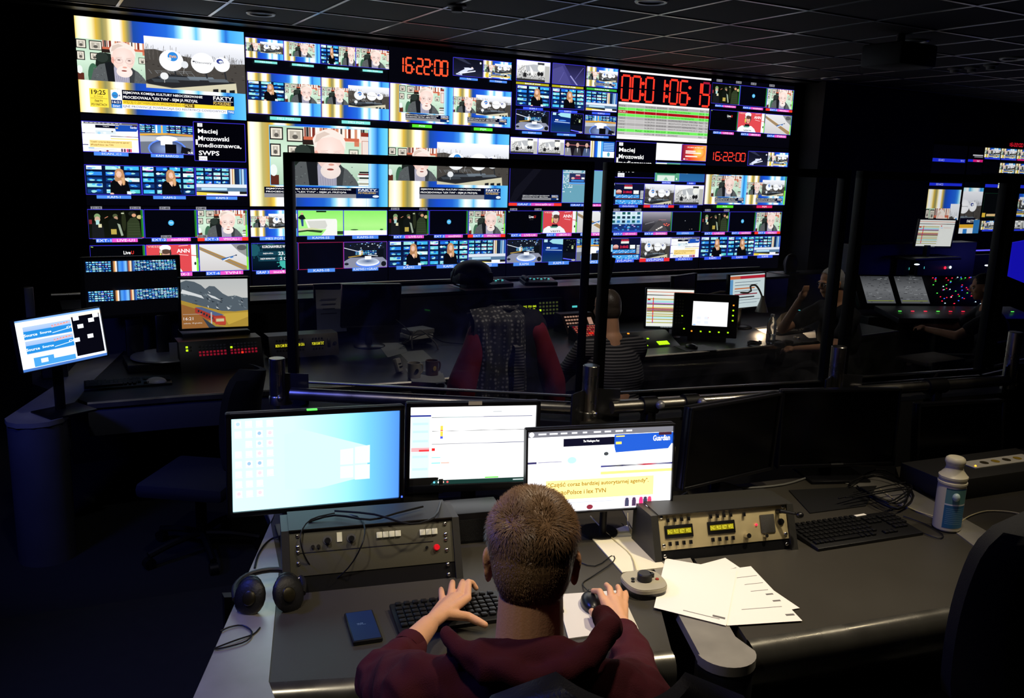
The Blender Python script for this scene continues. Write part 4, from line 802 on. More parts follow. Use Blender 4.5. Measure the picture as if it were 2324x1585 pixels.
def s_sched(c):
    c.rect(0, 0, 1, 1, '#f7f8f8'); c.rect(.01, .13, .15, .94, '#d3e8ef'); c.rect(0, .105, .16, .125, '#22308a'); c.hgrad([(0, '#555'), (.2, '#8aa'), (.5, '#99a'), (.52, '#22246a'), (1, '#22246a')], .165, .135, .97, .142)
    c.rect(.65, .07, .72, .08, '#b8bcc0'); c.rect(.235, .245, .255, .4, '#ffd050'); c.rect(.235, .3, .255, .315, '#f04028'); c.rect(.235, .38, .255, .41, '#4858e0')
    c.hgrad([(0, '#222'), (.1, '#eee'), (.2, '#444'), (.3, '#ddd'), (.4, '#888'), (.5, '#222'), (.6, '#bbb'), (.7, '#333'), (.85, '#999'), (.9, '#111'), (1, '#222')], .17, .31, .95, .316)
    c.hgrad([(0, '#777'), (.5, '#99a'), (.7, '#1c2060'), (1, '#1c2060')], .17, .475, .95, .482); c.rect(.01, .52, .15, .57, '#f7a8ac'); c.rect(.07, .545, .15, .57, '#f03a40'); c.rect(.17, .53, .195, .565, '#e82020')
    c.rect(.17, .645, .24, .655, '#8fe0f0'); c.rect(.17, .715, .24, .73, '#8fe0f0'); c.rect(.245, .715, .31, .73, '#f4b8a8'); c.rect(.17, .74, .9, .747, '#dcdfe2'); c.rect(.17, .66, .9, .664, '#e2e4e8'); c.rect(.6, .925, .71, .94, '#58d838')
    for y in (.2, .3, .42, .62, .78): c.rect(.02, y, .14, y+.03, '#bfdde8')
    c.rect(0, .945, 1, 1, '#16342f')
    for i in range(9): c.ell(.02+i*.035, .972, .009, .014, ('#dfe8ec', '#dfe8ec', '#4fb8c8', '#ece0c0', '#e8f0ec', '#6fd0ec', '#f4f4f4', '#e8b8a8', '#e85a5a')[i], 10)
    c.rect(.83, .965, .93, .98, '#b8c8c8')
def s_web(c): p_web(c)
def s_route(c):
    c.rect(0, 0, 1, 1, '#dfe8f6'); c.rect(0, 0, 1, .035, '#6f9ad0'); c.rect(.02, .05, 1, .09, '#eef2f8')
    for o in (.14, .42):
        c.vgrad([(0, '#9fb4d8'), (1, '#5f8cc8')], .08, o, .63, o+.25); c.rect(.08, o+.09, .63, o+.24, '#1f7ac0'); c.text('Source', .08, o+.14, .15, .055, '#e8f2fc', True); c.text('Source', .26, o+.14, .13, .045, '#e8f2fc', True)
        for i in range(6): c.rect(.4+i*.035, o+.05-i*.004, .42+i*.035, o+.065-i*.004, '#e8683c')
        c.line(.4, o+.09, .62, o+.04, .003, '#e8a080'); c.line(.4, o+.2, .6, o+.16, .003, '#cfe0f4'); c.text('OI', .57, o+.12, .06, .05, '#e8f2fc', True)
    c.rect(.14, .76, .62, .94, '#3f8ecc'); c.rect(.22, .8, .3, .88, '#f0f4fa'); c.rect(.37, .76, .62, .84, '#cfd8e8'); c.rect(.04, .7, .62, .75, '#f2f4f8')
    c.rect(.62, .05, 1, .12, '#f0d8c8'); c.rect(.64, .1, .98, .9, '#04040a')
    for x, y in ((.9, .1), (.84, .18), (.7, .27), (.66, .1), (.8, .5), (.63, .53)): c.rect(x, y, x+.07, y+.08, '#f4f4fa')
    c.rect(0, .95, 1, 1, '#3f6ab0')
def s_strips(c):
    c.rect(0, 0, 1, 1, '#030305')
    for y in (.03, .55):
        s = c.sub(.02, y, .96, .19); p_mosaic(s.sub(0, 0, .27, 1), 41, 8, 5); p_mosaic(s.sub(.52, 0, .48, 1), 43, 14, 7); s.hgrad([(0, '#101430'), (.1, '#e8a860'), (.16, '#fff'), (.2, '#141a40'), (.3, '#4f9ae8'), (.45, '#2a70d8'), (.6, '#7fc0f8'), (.68, '#1a3060'), (.75, '#c06a30'), (.82, '#ffe8c0'), (.88, '#142a5a'), (1, '#3f7ad0')], .28, 0, .52, 1)
def s_train(c):
    c.vgrad([(0, '#c8cccc'), (.5, '#d8d8d4')]); c.poly([(0, .06), (.08, .02), (.2, .05), (.3, .12), (.36, .2), (.42, .14), (.5, .15), (.62, .3), (.7, .36), (.82, .35), (.92, .4), (1, .4), (1, .75), (0, .6)], '#5a6670')
    rn = random.Random(12)
    for i in range(70):
        x = rn.uniform(0, .95); y = rn.uniform(.12, .62)
        if y > .08+x*.32: c.poly([(x, y), (x+rn.uniform(.02, .07), y+rn.uniform(.01, .05)), (x+.02, y+rn.uniform(.02, .07))], rn.choice(['#39434c', '#7a8890', '#2c343c', '#8f9aa0', '#dfe4e6']))
    c.poly([(.02, .2), (.3, .33), (.34, .4), (.2, .34), (0, .28)], '#e4e8ea'); c.poly([(.38, .3), (.5, .36), (.6, .45), (.45, .38)], '#e4e8ea')
    c.poly([(0, .42), (.3, .55), (.6, .66), (.8, .68), (1, .66), (1, 1), (0, 1)], '#b8963c'); c.poly([(0, .5), (.25, .62), (.4, .85), (.4, 1), (0, 1)], '#a06a38'); c.poly([(.6, .72), (1, .7), (1, .8), (.7, .95)], '#d4b048')
    c.poly([(.2, .58), (.3, .6), (.65, .78), (.65, .96), (.55, .95), (.2, .68)], '#b03c30'); c.poly([(.2, .57), (.3, .57), (.64, .75), (.5, .76)], '#5a6a90')
    for i in range(7): c.rect(.24+i*.04, .63+i*.03, .265+i*.04, .67+i*.032, '#26303c')
    c.poly([(.48, .78), (.65, .78), (.66, .94), (.5, .94)], '#c84a38'); c.rect(.51, .82, .63, .88, '#d8d0a0'); c.rect(.43, .68, .45, 1, '#c8c8c4'); c.poly([(.3, .78), (.5, .98), (.66, 1), (.4, 1)], '#3a4450')
    c.text('16:21', .03, .77, .14, .06, '#fff'); c.text('sobota, 18 grudnia', .03, .88, .27, .035, '#f4f0e8'); c.line(.02, .71, .3, .71, .0015, '#ddd')
def s_panel(c):
    c.rect(0, 0, 1, 1, '#f6f7fb'); rn = random.Random(2)
    for i in range(14): c.rect(.55, .08+i*.06, .55+rn.uniform(.1, .35), .085+i*.06, '#c8cad8')
    for x in (.12, .34):
        for y in (.62, .8): c.rect(x, y, x+.12, y+.12, '#dfe2ec')
    c.rect(.02, .95, .1, .98, '#5a9ae8'); c.ell(.45, .66, .006, .02, '#e05060')
def s_doc(c):
    c.rect(0, 0, 1, 1, '#dff0f2'); c.rect(0, .04, 1, .13, '#c8283c'); c.rect(0, .04, .3, .13, '#d8704a'); c.rect(0, .14, .1, 1, '#6aa8dc')
    for i, k in enumerate(('#5a6a80', '#3c4c60', '#e0783c', '#5a6a80', '#9a3040', '#26262c', '#6a7a88', '#8a98a8')): c.rect(.15, .22+i*.09, .88-(i % 3)*.08, .235+i*.09+(.02 if i in (2, 4, 5) else 0), k)
def s_runs(c): p_rundown(c)
def x_m1(t, P, W, H):
    obj('camera_led', MB().box((-.02, -.004, H/2+.002), (.03, .01, .004)).xf(P), led('green_led', '#4fe84a'), t, label='small green indicator on the top rim')
    obj('power_led', MB().box((W/2-.008, -.006, -H/2+.02), (.005, .003, .005)).xf(P), led('blue_led', '#4060ff'), t)
def x_tape(t, P, W, H): obj('paper_tag', MB().box((0, -.007, H/2-.008), (.045, .002, .012)).xf(P), mat('beige_tape', '#c8bfa4', .8), t, label='beige paper tag on the top rim')
def x_silver(t, P, W, H): obj('brand_plate', MB().box((0, -.0065, -H/2+.012), (.05, .002, .006)).xf(P), gry, t)
monitor('monitor with a plain light blue desktop and rows of icons, leftmost on the rear desk', (-.131, .058, -.022, .302, -4.955, 1.16), .50, .281, ZD, s_win, 1.5, stand='square', extra=x_m1)
monitor('monitor with a white schedule page and a beige paper tag on its rim', (-.269, .047, -.017, .819, -4.970, 1.144), .42, .2625, ZD, s_sched, 1.35, extra=x_tape, chin=.012, stand='square', bz=.014)
monitor('monitor with a news web page and yellow headline, in front of the boy head', (-.316, .028, .017, 1.069, -5.345, 1.145), .46, .259, ZD, s_web, 1.7, bz=.007, stand=None)
monitor('switched off black monitor turned toward the left, right of the yellow headline screen', (.073, -.054, 0, 1.721, -5.228, 1.12), .44, .28, ZD, None, bz=.01, stand='round')
monitor('largest switched off black monitor standing on a black mat', (-.369, .024, .013, 2.252, -5.239, 1.105), .465, .285, ZD, None, bz=.009, stand='square', extra=x_silver, chin=.006)
def x_red(t, P, W, H):
    obj('power_led', MB().box((W/2-.03, -.006, -H/2+.02), (.006, .003, .006)).xf(P), led('red_led', '#ff2040'), t)
    c = Cv(.05, .012); c.text('QNET', 0, 0, 1, 1, '#6a6a70', True); c.obj('logo_lettering', t, .3, P @ Matrix.Translation((-.02, -.006, -H/2+.026)))
monitor('switched off monitor with a small red light, behind the white bottle', (-.24, .12, 0, 2.86, -5.34, 1.03), .40, .25, ZD, None, bz=.014, stand='round', extra=x_red, chin=.02)
monitor('switched off monitor cut off by the right edge, above the black office chair', (-.3, .05, 0, 3.62, -5.62, 1.06), .46, .28, ZD, None, bz=.012, stand='round')
# front console monitors
monitor('tilted small monitor with a blue and white source page, far left of the front console', (.452, .105, .045, -.298, -2.621, 1.136), .43, .25, ZF, s_route, 1.6, bz=.006, stand='square')
monitor('wide black monitor showing two thin strips of studio pictures', (.233, .049, -.022, .138, -1.613, 1.248), .56, .34, ZF, s_strips, 1.2, bz=.018, stand=None)
monitor('square monitor showing a red train below a mountain', (.009, .043, -.02, .604, -1.708, 1.134), .41, .31, ZF+.21, s_train, .85, bz=.014, stand=None)
monitor('dark monitor with a pale top rim behind the first glass panel', (-.044, -.047, -.024, 1.679, -1.637, 1.054), .41, .29, ZF, None, bz=.01, stand='round')
monitor('square monitor with a colour striped running order, beside the striped shirt', (-.422, .106, -.006, 3.973, -2.109, .957+.03), .376, .301, ZF, s_runs, 1.05, bz=.01, stand='round')
monitor('monitor with a red headed document behind the gooseneck lamp', (.057, .041, .012, 4.893, -1.99, 1.075), .42, .28, ZF, s_doc, .8, bz=.01, stand='round')
monitor('switched off second screen edge standing left of the red headed document', (.35, .03, 0, 4.42, -1.75, 1.06), .36, .26, ZF, None, bz=.01, stand='round')
# stand of the wide monitor: pale oval foot
t = thing('monitor_stand', 'pale oval foot of the wide black monitor on the front console', 'stand', (.30, -1.66, ZF))
obj('foot', MB().lathe([(.001, .05), (.2, .05), (.21, .056), (.205, .064), (.17, .068), (.001, .066)], (0, 0, 0)), silver, t)
obj('neck', MB().box((0, .08, .18), (.09, .03, .26), bev=.01), mblk, t)
obj('shelf', MB().box((0, 0, .024), (.48, .32, .046), bev=.004), blk, t)

# ------------------------------------------------------------------ front console
def offset_poly(P, d):
    out = []
    for i, p in enumerate(P):
        a = Vector(P[max(i-1, 0)]); b = Vector(P[min(i+1, len(P)-1)]); t_ = (b-a).normalized(); out.append((p[0]+t_.y*d, p[1]-t_.x*d))
    return out
def edge_sweep(P, prof):
    m = MB(); rows = [offset_poly(P, o) for o, z in prof]; n = len(P)
    vs = [(x, y, prof[k][1]) for k, r in enumerate(rows) for x, y in r]
    return m.add(vs, [(k*n+i, (k+1)*n+i, (k+1)*n+i+1, k*n+i+1) for k in range(len(prof)-1) for i in range(n-1)])
fe = [(-.2, -2.43), (.27, -2.46), (.87, -2.54), (1.56, -2.64), (2.4, -2.62), (3.3, -2.56), (4.2, -2.6), (5.2, -2.62), (6.15, -2.54)]
t = thing('front_console', 'long dark front console under the video wall with a bright metal edge', 'console', (0, -2.4, 0))
obj('desktop', MB().prism(fe+[(6.15, -1.0), (-.45, -1.0), (-.45, -1.9)], ZF-.035, ZF), mat('front_desk_laminate', '#121214', .38, bump=.1, bscale=700), t, world=True)
obj('metal_edge', edge_sweep(fe, [(0, ZF+.001), (.012, ZF+.002), (.02, ZF-.006), (.022, ZF-.03), (.0, ZF-.036)]), steel, t, world=True)
obj('apron', edge_sweep(fe, [(.0, ZF-.036), (.012, ZF-.09), (.0, ZF-.19), (-.03, ZF-.2)]), mat('apron_grey', '#4a4a50', .5, .3), t, world=True)
obj('back_riser', MB().box((3.0, -.98, .52), (6.5, .36, 1.04), bev=.004).box((3.0, -.98, 1.045), (6.5, .40, .02)), mat('riser_black', '#121214', .4), t, world=True)
obj('riser_rail', MB().tube([(-.3, -.82, 1.10), (3.5, -.84, 1.10), (6.2, -.8, 1.10)], .01, 8, 1), steel, t, world=True)
for i, x in enumerate((1.6, 3.3, 5.0)): obj('support_panel', MB().box((x, -1.9, (ZF-.035)/2), (.04, .9, ZF-.035)), blk, t, world=True)
stp = [(-.58, -2.613), (-.57, -2.68), (-.53, -2.735), (-.46, -2.76), (-.39, -2.755), (-.33, -2.71), (-.3, -2.64), (-.3, -2.58), (-.16, -2.02), (.12, -1.1), (-.12, -1.1), (-.32, -1.95)]
obj('end_strip', MB().prism(stp, ZF-.02, ZF+.004), brush, t, world=True, label='brushed aluminium strip with rounded nose at the console end')
obj('end_column', MB().cyl((-.44, -2.62, 0), (-.44, -2.62, ZF-.02), .135, n=36), mat('column_grey', '#5c5c64', .45, .5, var=.1), t, world=True, label='round grey metal column under the console end')

# ------------------------------------------------------------------ glass partition
top = {}
Q = [D(646, 350, 3.4), D(1350, 365, 3.3), D(1374, 365, 3.34), D(1926, 383, 3.7), D(1952, 385, 3.75), D(2292, 400, 4.05)]
gm = glass_mat()
def panel(a, b, zb, label, sub=0):
    a = Vector((a.x, a.y, 0)); b = Vector((b.x, b.y, 0)); L = (b-a).length; rz = math.atan2(b.y-a.y, b.x-a.x); zt = 2.075
    t = thing('glass_panel', label, 'glass partition', (a.x, a.y, zb), rz, 'black framed glass panels')
    H = zt-zb; fw = .034
    f = MB().box((fw/2, 0, H/2), (fw, .045, H), bev=.003).box((L-fw/2, 0, H/2), (fw, .045, H), bev=.003).box((L/2, 0, H-fw/2), (L, .045, fw), bev=.003)
    obj('frame', f, blkm, t)
    g = MB().add([(fw*.5, 0, 0), (L-fw*.5, 0, 0), (L-fw*.5, 0, H-fw*.5), (fw*.5, 0, H-fw*.5)], [(0, 1, 2, 3)]); obj('glass', g, gm, t, sharp=None)
    obj('bottom_rail', MB().box((L/2, 0, .0), (L, .02, .008), bev=.002).box((L/2, .01, -.035), (L, .012, .004)), steel, t)
    return t
panel(Q[0], Q[1], 1.155, 'leftmost glass panel in a black frame, above the blue desktop monitor')
panel(Q[2], Q[3], 1.155, 'middle glass panel in a black frame, in front of the gooseneck lamp')
panel(Q[4], Q[5], 1.155, 'glass panel in a black frame before the mixing desk, right of the middle panel')
q5 = Vector((Q[5].x, Q[5].y, 0)); q6 = q5+Vector((1.0, .12, 0)); panel(q5+Vector((.03, 0, 0)), q6, 1.155, 'glass panel cut off by the right edge of the photo, beside the blue lit panel')
PP = [D(629, 840, 3.36), D(1342, 830, 3.26), D(1903, 803, 3.62), D(2304, 768, 3.95)]
pl = ['shiny steel post left of the glass panels, above the blue desktop monitor', 'shiny steel post with V shaped clamp plates between the first two glass panels', 'shiny steel post above the switched off monitors', 'shiny steel post at the far right, before the mixing desk']
smoke = mat('clamp_plate', '#3c3c40', .25, .6)
for i, p in enumerate(PP):
    zt = (1.30, 1.33, 1.36, 1.385)[i]; t = thing('steel_post', pl[i], 'post', (p.x, p.y-.0, 1.118), 0, 'steel posts of the partition')
    obj('pole', MB().lathe([(.0305, 0), (.0305, zt-1.12), (.029, zt-1.118), (.001, zt-1.118)], n=32), steel, t)
    obj('collar', MB().lathe([(.033, 0), (.034, .03), (.031, .035)], (0, 0, .0), n=24), steel, t)
    for s in (-1, 1):
        if i == 0 and s < 0: continue
        obj('clamp_plate', MB().box((s*.065, -.02, .055), (.1, .008, .13), Matrix.Rotation(s*-.5, 3, 'Z'), bev=.002), smoke, t)
    obj('bolt', MB().ell((0, -.036, .03), (.012, .01, .012)), steel, t)
# horizontal pipes
pp = [(p.x, p.y, 1.175) for p in PP]
for i in range(3):
    a = Vector(pp[i]); b = Vector(pp[i+1]); d = (b-a).normalized(); n_ = Vector((d.y, -d.x, 0))*.05
    single('handrail_pipe', MB().tube([a+d*.07+n_, b-d*.07+n_], .024, 20, 1), steel, ('steel pipe between the first two posts, behind the schedule monitor', 'steel pipe right of the V shaped clamp, behind the switched off monitors', 'steel pipe running toward the far right post')[i], 'pipe', group='pipes of the partition')
single('handrail_pipe', MB().tube([Vector(pp[3])+Vector((.06, -.04, 0)), Vector(pp[3])+Vector((1.0, .05, 0))], .024, 20, 1), steel, 'steel pipe leaving the photo at the far right post', 'pipe', group='pipes of the partition')
a = Vector(pp[1]); b = Vector(pp[2]); d = (b-a).normalized(); n_ = Vector((d.y, -d.x, 0))*.05
for f, lb_ in ((.2, 'black clamp on the pipe, nearest the V shaped clamp plates'), (.36, 'black clamp on the pipe above the left switched off monitor')):
    t = thing('pipe_clamp', lb_, 'clamp', a+(b-a)*f+n_); obj('clamp_ring', MB().cyl(-d*.03, d*.03, .034, n=20), blkm, t); obj('clamp_arm', MB().box((0, 0, -.07), (.04, .05, .13), bev=.006), blkm, t); obj('knob', MB().ell((d.x*.02, -.045, .01), (.017, .017, .017)), silver, t)
b2 = Vector(pp[3]); d2 = (b2-b).normalized(); n2 = Vector((d2.y, -d2.x, 0))*.05
t = thing('pipe_clamp', 'black clamp on the pipe between the two right posts', 'clamp', b+(b2-b)*.5+n2); obj('clamp_ring', MB().cyl(-d2*.05, d2*.05, .034, n=20), blkm, t); obj('clamp_arm', MB().box((0, 0, -.07), (.05, .05, .13), bev=.006), blkm, t)
# low wall that carries the partition
wl = [(.05, -4.25)]+[(p.x, p.y-.05) for p in PP]+[(PP[3].x+1.2, PP[3].y+.1)]
bk = [(x, y+.12) for x, y in wl][::-1]
single('low_partition_wall', MB().prism(wl[1:]+bk[:-1], ZP, 1.118), mat('low_wall_dark', '#1c1c1e', .6, bump=.2), 'dark low wall that carries the steel posts and glass', 'low wall')

# ------------------------------------------------------------------ rear desk
eA = [(-.022, -5.641), (.14, -5.70), (.5, -5.815), (.885, -5.935)]
eB = [(1.09, -5.98), (1.357, -6.033), (1.765, -6.105), (2.03, -6.15)]
prof = [(0, ZD+.001), (.012, ZD), (.026, ZD-.006), (.037, ZD-.018), (.043, ZD-.036), (.044, ZD-.06), (.036, ZD-.1), (.012, ZD-.14), (-.03, ZD-.16)]
edge_m = mat('desk_edge_metal', '#77756f', .27, .85, var=.12, vscale=14)
def desk(label, edge, back, loc):
    t = thing('desk_section', label, 'desk', (*loc, ZP), 0, 'sections of the rear desk')
    obj('desktop', MB().prism(edge+back, ZD-.03, ZD), desk_m, t, world=True); obj('rounded_edge', edge_sweep(edge, prof), edge_m, t, world=True)
    obj('modesty_panel', MB().prism([(x-.0, y+.5) for x, y in edge]+[(x, y+.53) for x, y in edge][::-1], ZP, ZD-.03), blk, t, world=True)
desk('grey desk section where the boy in maroon works', eA, [(1.36, -5.15), (1.36, -5.0), (1.2, -4.98), (.22, -4.5), (.20, -4.75), (.142, -5.09)], (.5, -5.3))
desk('grey desk section with the brushed metal intercom and full keyboard', eB, [(2.26, -5.75), (2.40, -5.34), (2.3, -5.2), (1.42, -5.06), (1.44, -5.2)], (1.7, -5.6))
desk('dark grey desk section behind the right black office chair', [(2.2, -6.17), (2.8, -6.2), (3.6, -6.1)], [(3.7, -5.35), (2.6, -5.25), (2.44, -5.4)], (2.9, -5.7))
def strip(label, pts, leg=None):
    t = thing('aluminium_strip', label, 'desk strip', (pts[0][0], pts[0][1], ZP), 0, 'aluminium strips between the desk sections')
    obj('strip_plate', MB().prism(pts, ZD-.022, ZD+.003), brush, t, world=True)
    if leg: obj('round_leg', MB().cyl((leg[0], leg[1], ZP), (leg[0], leg[1], ZD-.022), leg[2], n=32), mat('leg_dark_metal', '#26262a', .4, .4), t, world=True)
def nose(cx, cy, r, ang, n=14):
    return [(cx+r*math.cos(ang-math.pi/2+math.pi*i/n), cy+r*math.sin(ang-math.pi/2+math.pi*i/n)) for i in range(n+1)]
strip('worn aluminium strip along the left end of the rear desk', [(-.022, -5.641), (.142, -5.09), (.20, -4.75), (.22, -4.6), (.245, -4.6), (.224, -4.704), (-.18, -5.627)]+[(-.30, -5.90), (-.29, -5.99), (-.22, -6.04), (-.13, -6.03), (-.06, -5.96), (-.03, -5.8)], (-.17, -5.92, .11))
strip('worn aluminium strip with a rounded nose sticking out under the white papers', [(1.40, -5.10), (1.32, -5.12), (.932, -5.985)][::1]+nose(1.0, -6.0, .074, math.radians(-116))[1:]+[(1.07, -5.96), (1.44, -5.2)], (1.0, -6.0, .07))
strip('worn aluminium strip passing under the white bottle', [(2.245, -5.30), (2.25, -5.7), (2.03, -6.15), (2.06, -6.24), (2.15, -6.26), (2.2, -6.2), (2.44, -5.42), (2.42, -5.30)], (2.11, -6.18, .07))

# ------------------------------------------------------------------ things on the rear desk
def Gv(px, py, z=.9): return G(px, py, z)
def quad_axes(a, b):
    d = Vector((b.x-a.x, b.y-a.y, 0)); return math.atan2(d.y, d.x), d.length
key_m = mat('black_key', '#141416', .35); kb_m = mat('keyboard_black', '#0e0e10', .4)
def keyboard(label, loc, rz, keys=True, w_=.44, dp=.135, tag=False):
    t = thing('keyboard', label, 'keyboard', loc, rz)
    obj('case', MB().box((w_/2, dp/2, .009), (w_, dp, .014), Rx(.06), bev=.004), kb_m, t)
    u = w_/23.2; ks = []
    for r in range(5):
        n = 14 if r < 4 else 8; x = .01; y = dp-.036-r*(dp-.03)/5.6
        for i in range(n):
            wd = u*.86 if not (r == 4 and i == 4) else u*5.6
            if r == 4 and i > 4: xx = .01+u*(9.8+(i-5)*1.2)
            elif r == 4: xx = .01+u*1.0*i
            else: xx = .01+u*i*1.04
            ks.append((xx, y, wd))
    for i in range(12): ks.append((.01+u*(i*1.2+.2), dp-.014, u*.8))
    for r in (0, 1):
        for i in range(3): ks.append((.01+u*(15.1+i), dp-.036-r*(dp-.03)/5.6, u*.86))
    for i in range(3): ks.append((.01+u*(15.1+i), dp-.036-4*(dp-.03)/5.6, u*.86))
    for r in range(4):
        for i in range(4): ks.append((.01+u*(18.6+i), dp-.036-r*(dp-.03)/5.6, u*.86))
    hgt = (dp-.03)/5.6*.8; cache = {}
    if keys:
        for x, y, wd in ks[:100]:
            k = round(wd, 4)
            if k not in cache: cache[k] = MB().box((wd/2, 0, 0), (wd, hgt, .007), bev=.0018).mesh('key', key_m)
            o = bpy.data.objects.new('key', cache[k]); COL.objects.link(o); o.parent = t; o.location = (x, y, .0195+(y-dp/2)*.06)
    else:
        b = MB()
        for x, y, wd in ks: b.box((x+wd/2, y, .0195), (wd, hgt, .006))
        obj('keycaps', b, key_m, t)
    if tag: obj('sticker', MB().box((w_*.72, dp-.004, .021), (.045, .012, .001), Rz(.05)), wht, t, label='white sticker on the top edge')
    return t
rz, _l = quad_axes(Gv(905, 1440, .91), Gv(1277, 1389, .91)); p = Gv(905, 1442, .905); keyboard('black keyboard under the left hand of the boy in maroon', (p.x, p.y, ZD), rz)
rz, _l = quad_axes(Gv(1857, 1250, .905), Gv(2092, 1213, .905)); p = Gv(1857, 1250, .905); keyboard('black full keyboard with a white sticker, in front of the largest switched off monitor', (p.x, p.y, ZD), rz, w_=.43, dp=.165, tag=True)
p = Gv(1050, 1250, .9); t = thing('rack_unit', 'black mesh covered box between the grey talkback panel and the boy head', 'equipment', (.70, -5.16, ZD), -.22)
obj('box', MB().box((0, .05, .05), (.24, .12, .1), bev=.003), blk, t); obj('mesh_grille', MB().box((0, -.0115, .045), (.22, .002, .07)), mat('grille', '#08080a', .5, .3, bump=1, bscale=900), t); obj('sticker', MB().box((-.1, -.014, .02), (.012, .002, .012)), wht, t)

# grey talkback panel
metg = mat('rack_grey', '#525044', .5, .1, bump=.15, bscale=800); rackside = mat('rack_side', '#2c2b28', .5, .1)
cream = emit('cream_button', '#c8c2a8', .35); chrome = mat('chrome_screw', '#d8d6d0', .2, 1)
def slope(W, H, dy): return math.atan2(dy, H)
def rack(label, loc, rz, W, H, dy, face_m, side_m, depth=.2, strip=.04):
    t = thing('intercom_panel', label, 'equipment', loc, rz)
    a = slope(W, H, dy); L = math.hypot(H, dy); P = Matrix.Rotation(-a, 4, 'X')   # face plane: local (x, 0, v)
    s = MB(); fw = .02
    sec = [(0, 0), (dy, H), (depth, H*.98), (depth, 0)]
    for sg in (-1, 1):
        x = sg*(W/2+fw/2); s.add([(x+dx*fw/2, y-.006, z) for dx in (-1, 1) for y, z in sec], [(0, 1, 2, 3), (7, 6, 5, 4), (0, 4, 5, 1), (1, 5, 6, 2), (2, 6, 7, 3), (3, 7, 4, 0)])
    s.add([(x, y, z) for x in (-W/2, W/2) for y, z in [(dy-.01, H), (dy-.01, H+.003), (depth, H+.003), (depth, H)]], [(0, 1, 2, 3), (7, 6, 5, 4), (0, 4, 5, 1), (1, 5, 6, 2), (2, 6, 7, 3), (3, 7, 4, 0)])
    obj('cabinet', s, side_m, t)
    obj('face_plate', MB().box((0, .004, strip+(L-strip)/2), (W, .006, L-strip-.002), bev=.001).xf(P), face_m, t)
    obj('blank_plate', MB().box((0, .006, strip/2), (W, .004, strip)).xf(P), blk, t, label='black plate along the bottom')
    obj('back_box', MB().box((0, depth/2+.02, H*.45), (W-.01, depth-dy-.02, H*.85)), blk, t)
    return t, P, L
a = Gv(655, 1352); b = Gv(1040, 1312); rz, _l = quad_axes(a, b); m_ = (a+b)/2
t, P, L = rack('wide grey talkback panel with two knobs and a red button, under the light blue monitor', (m_.x, m_.y, ZD), rz, .455, .155, .075, metg, rackside, strip=.045)
def on(P, x, z, d=0): return P @ Vector((x, -d, z))
def rbutton(t, P, x, z, w_, h_, m, lbl=None, nm='button', d=.006): obj(nm, MB().box((x, -d/2, z), (w_, d, h_), bev=.0012).xf(P), m, t, label=lbl)
def rknob(t, P, x, z, r, m, h=.014, nm='knob', lbl=None):
    o = obj(nm, MB().cyl((x, 0, z), (x, -h, z), r, r*.85, 20).box((x, -h, z+r*.4), (.0015, .001, r*.8)).xf(P), m, t, label=lbl); return o
for x in (-.125, -.06):
    obj('knob_ring', MB().cyl((x, .001, L-.035), (x, -.002, L-.035), .0125, n=24).xf(P), gry, t); rknob(t, P, x, L-.037, .0085, blk, .018)
obj('name_tag', MB().box((-.092, -.001, L-.03), (.014, .002, .026)).xf(P), cream, t, label='cream name tag between the knobs')
for i in range(4): rbutton(t, P, .018+i*.0175, L-.034, .0155, .016, cream, 'cream push button')
for i in range(3): rbutton(t, P, .14+i*.0175, L-.037, .0155, .016, cream, 'cream push button')
rknob(t, P, .178, L-.082, .009, mat('red_button', '#e01828', .35, em='#ff1020', ems=.25), .01, 'push_button', 'round red push button'); rknob(t, P, .15, L-.08, .004, blk, .006, 'jack')
for x in (-.165, -.15): obj('jack', MB().cyl((x, .0, L-.05), (x, -.006, L-.05), .005, n=14).xf(P), chrome, t)
for x in (-.205, .207):
    for z in (L-.018, L-.048, L-.062, L-.092, .04, .012): obj('screw', MB().ell((x, -.002, z), (.0055, .003, .0055), nu=14, nv=8).xf(P), chrome, t)
obj('scratch_line', MB().box((-.02, -.0005, L-.064), (.38, .001, .0015)).xf(P), rackside, t)
# brushed metal intercom with yellow displays
champ = mat('champagne_metal', '#cdbd90', .4, .35, var=.1, vscale=30); ylw = emit('yellow_display', '#d8c818', .9)
a = Gv(1510, 1276); b = Gv(1800, 1246); rz, _l = quad_axes(a, b); m_ = (a+b)/2
t, P, L = rack('brushed metal intercom with two yellow displays, beside the white papers', (m_.x, m_.y, ZD), rz, .385, .12, .05, champ, rackside, depth=.17, strip=.03)
t.scale = (1.15, 1.05, 1.1); t.location.x -= .012
for cx in (-.135, -.01):
    obj('display', MB().box((cx, -.001, L-.05), (.082, .004, .036), bev=.006).xf(P), blk, t, label='dark display window')
    c = Cv(.07, .015); c.rect(0, 0, 1, 1, '#8a7c08'); 
    for i in range(4): c.text(('ENG1', 'PROD', 'REZY', 'WIDE')[i], .02+i*.25, .15, .2, .7, '#fff03c', True)
    c.obj('display_text', t, .9, P @ Matrix.Translation((cx-.035, -.0045, L-.042)))
    for i in range(4):
        for z in (L-.018, L-.082): obj('switch', MB().box((cx-.03+i*.02, -.004, z), (.007, .008, .011), bev=.001).box((cx-.03+i*.02, -.009, z-.001), (.003, .004, .005)).xf(P), blk, t)
obj('switch', MB().box((.06, -.004, L-.02), (.007, .008, .011), bev=.001).xf(P), blk, t)
obj('speaker_grille', MB().box((.13, -.001, L-.052), (.044, .004, .052), bev=.008).xf(P), mat('grille_grey', '#3c3a36', .6, bump=1, bscale=900), t)
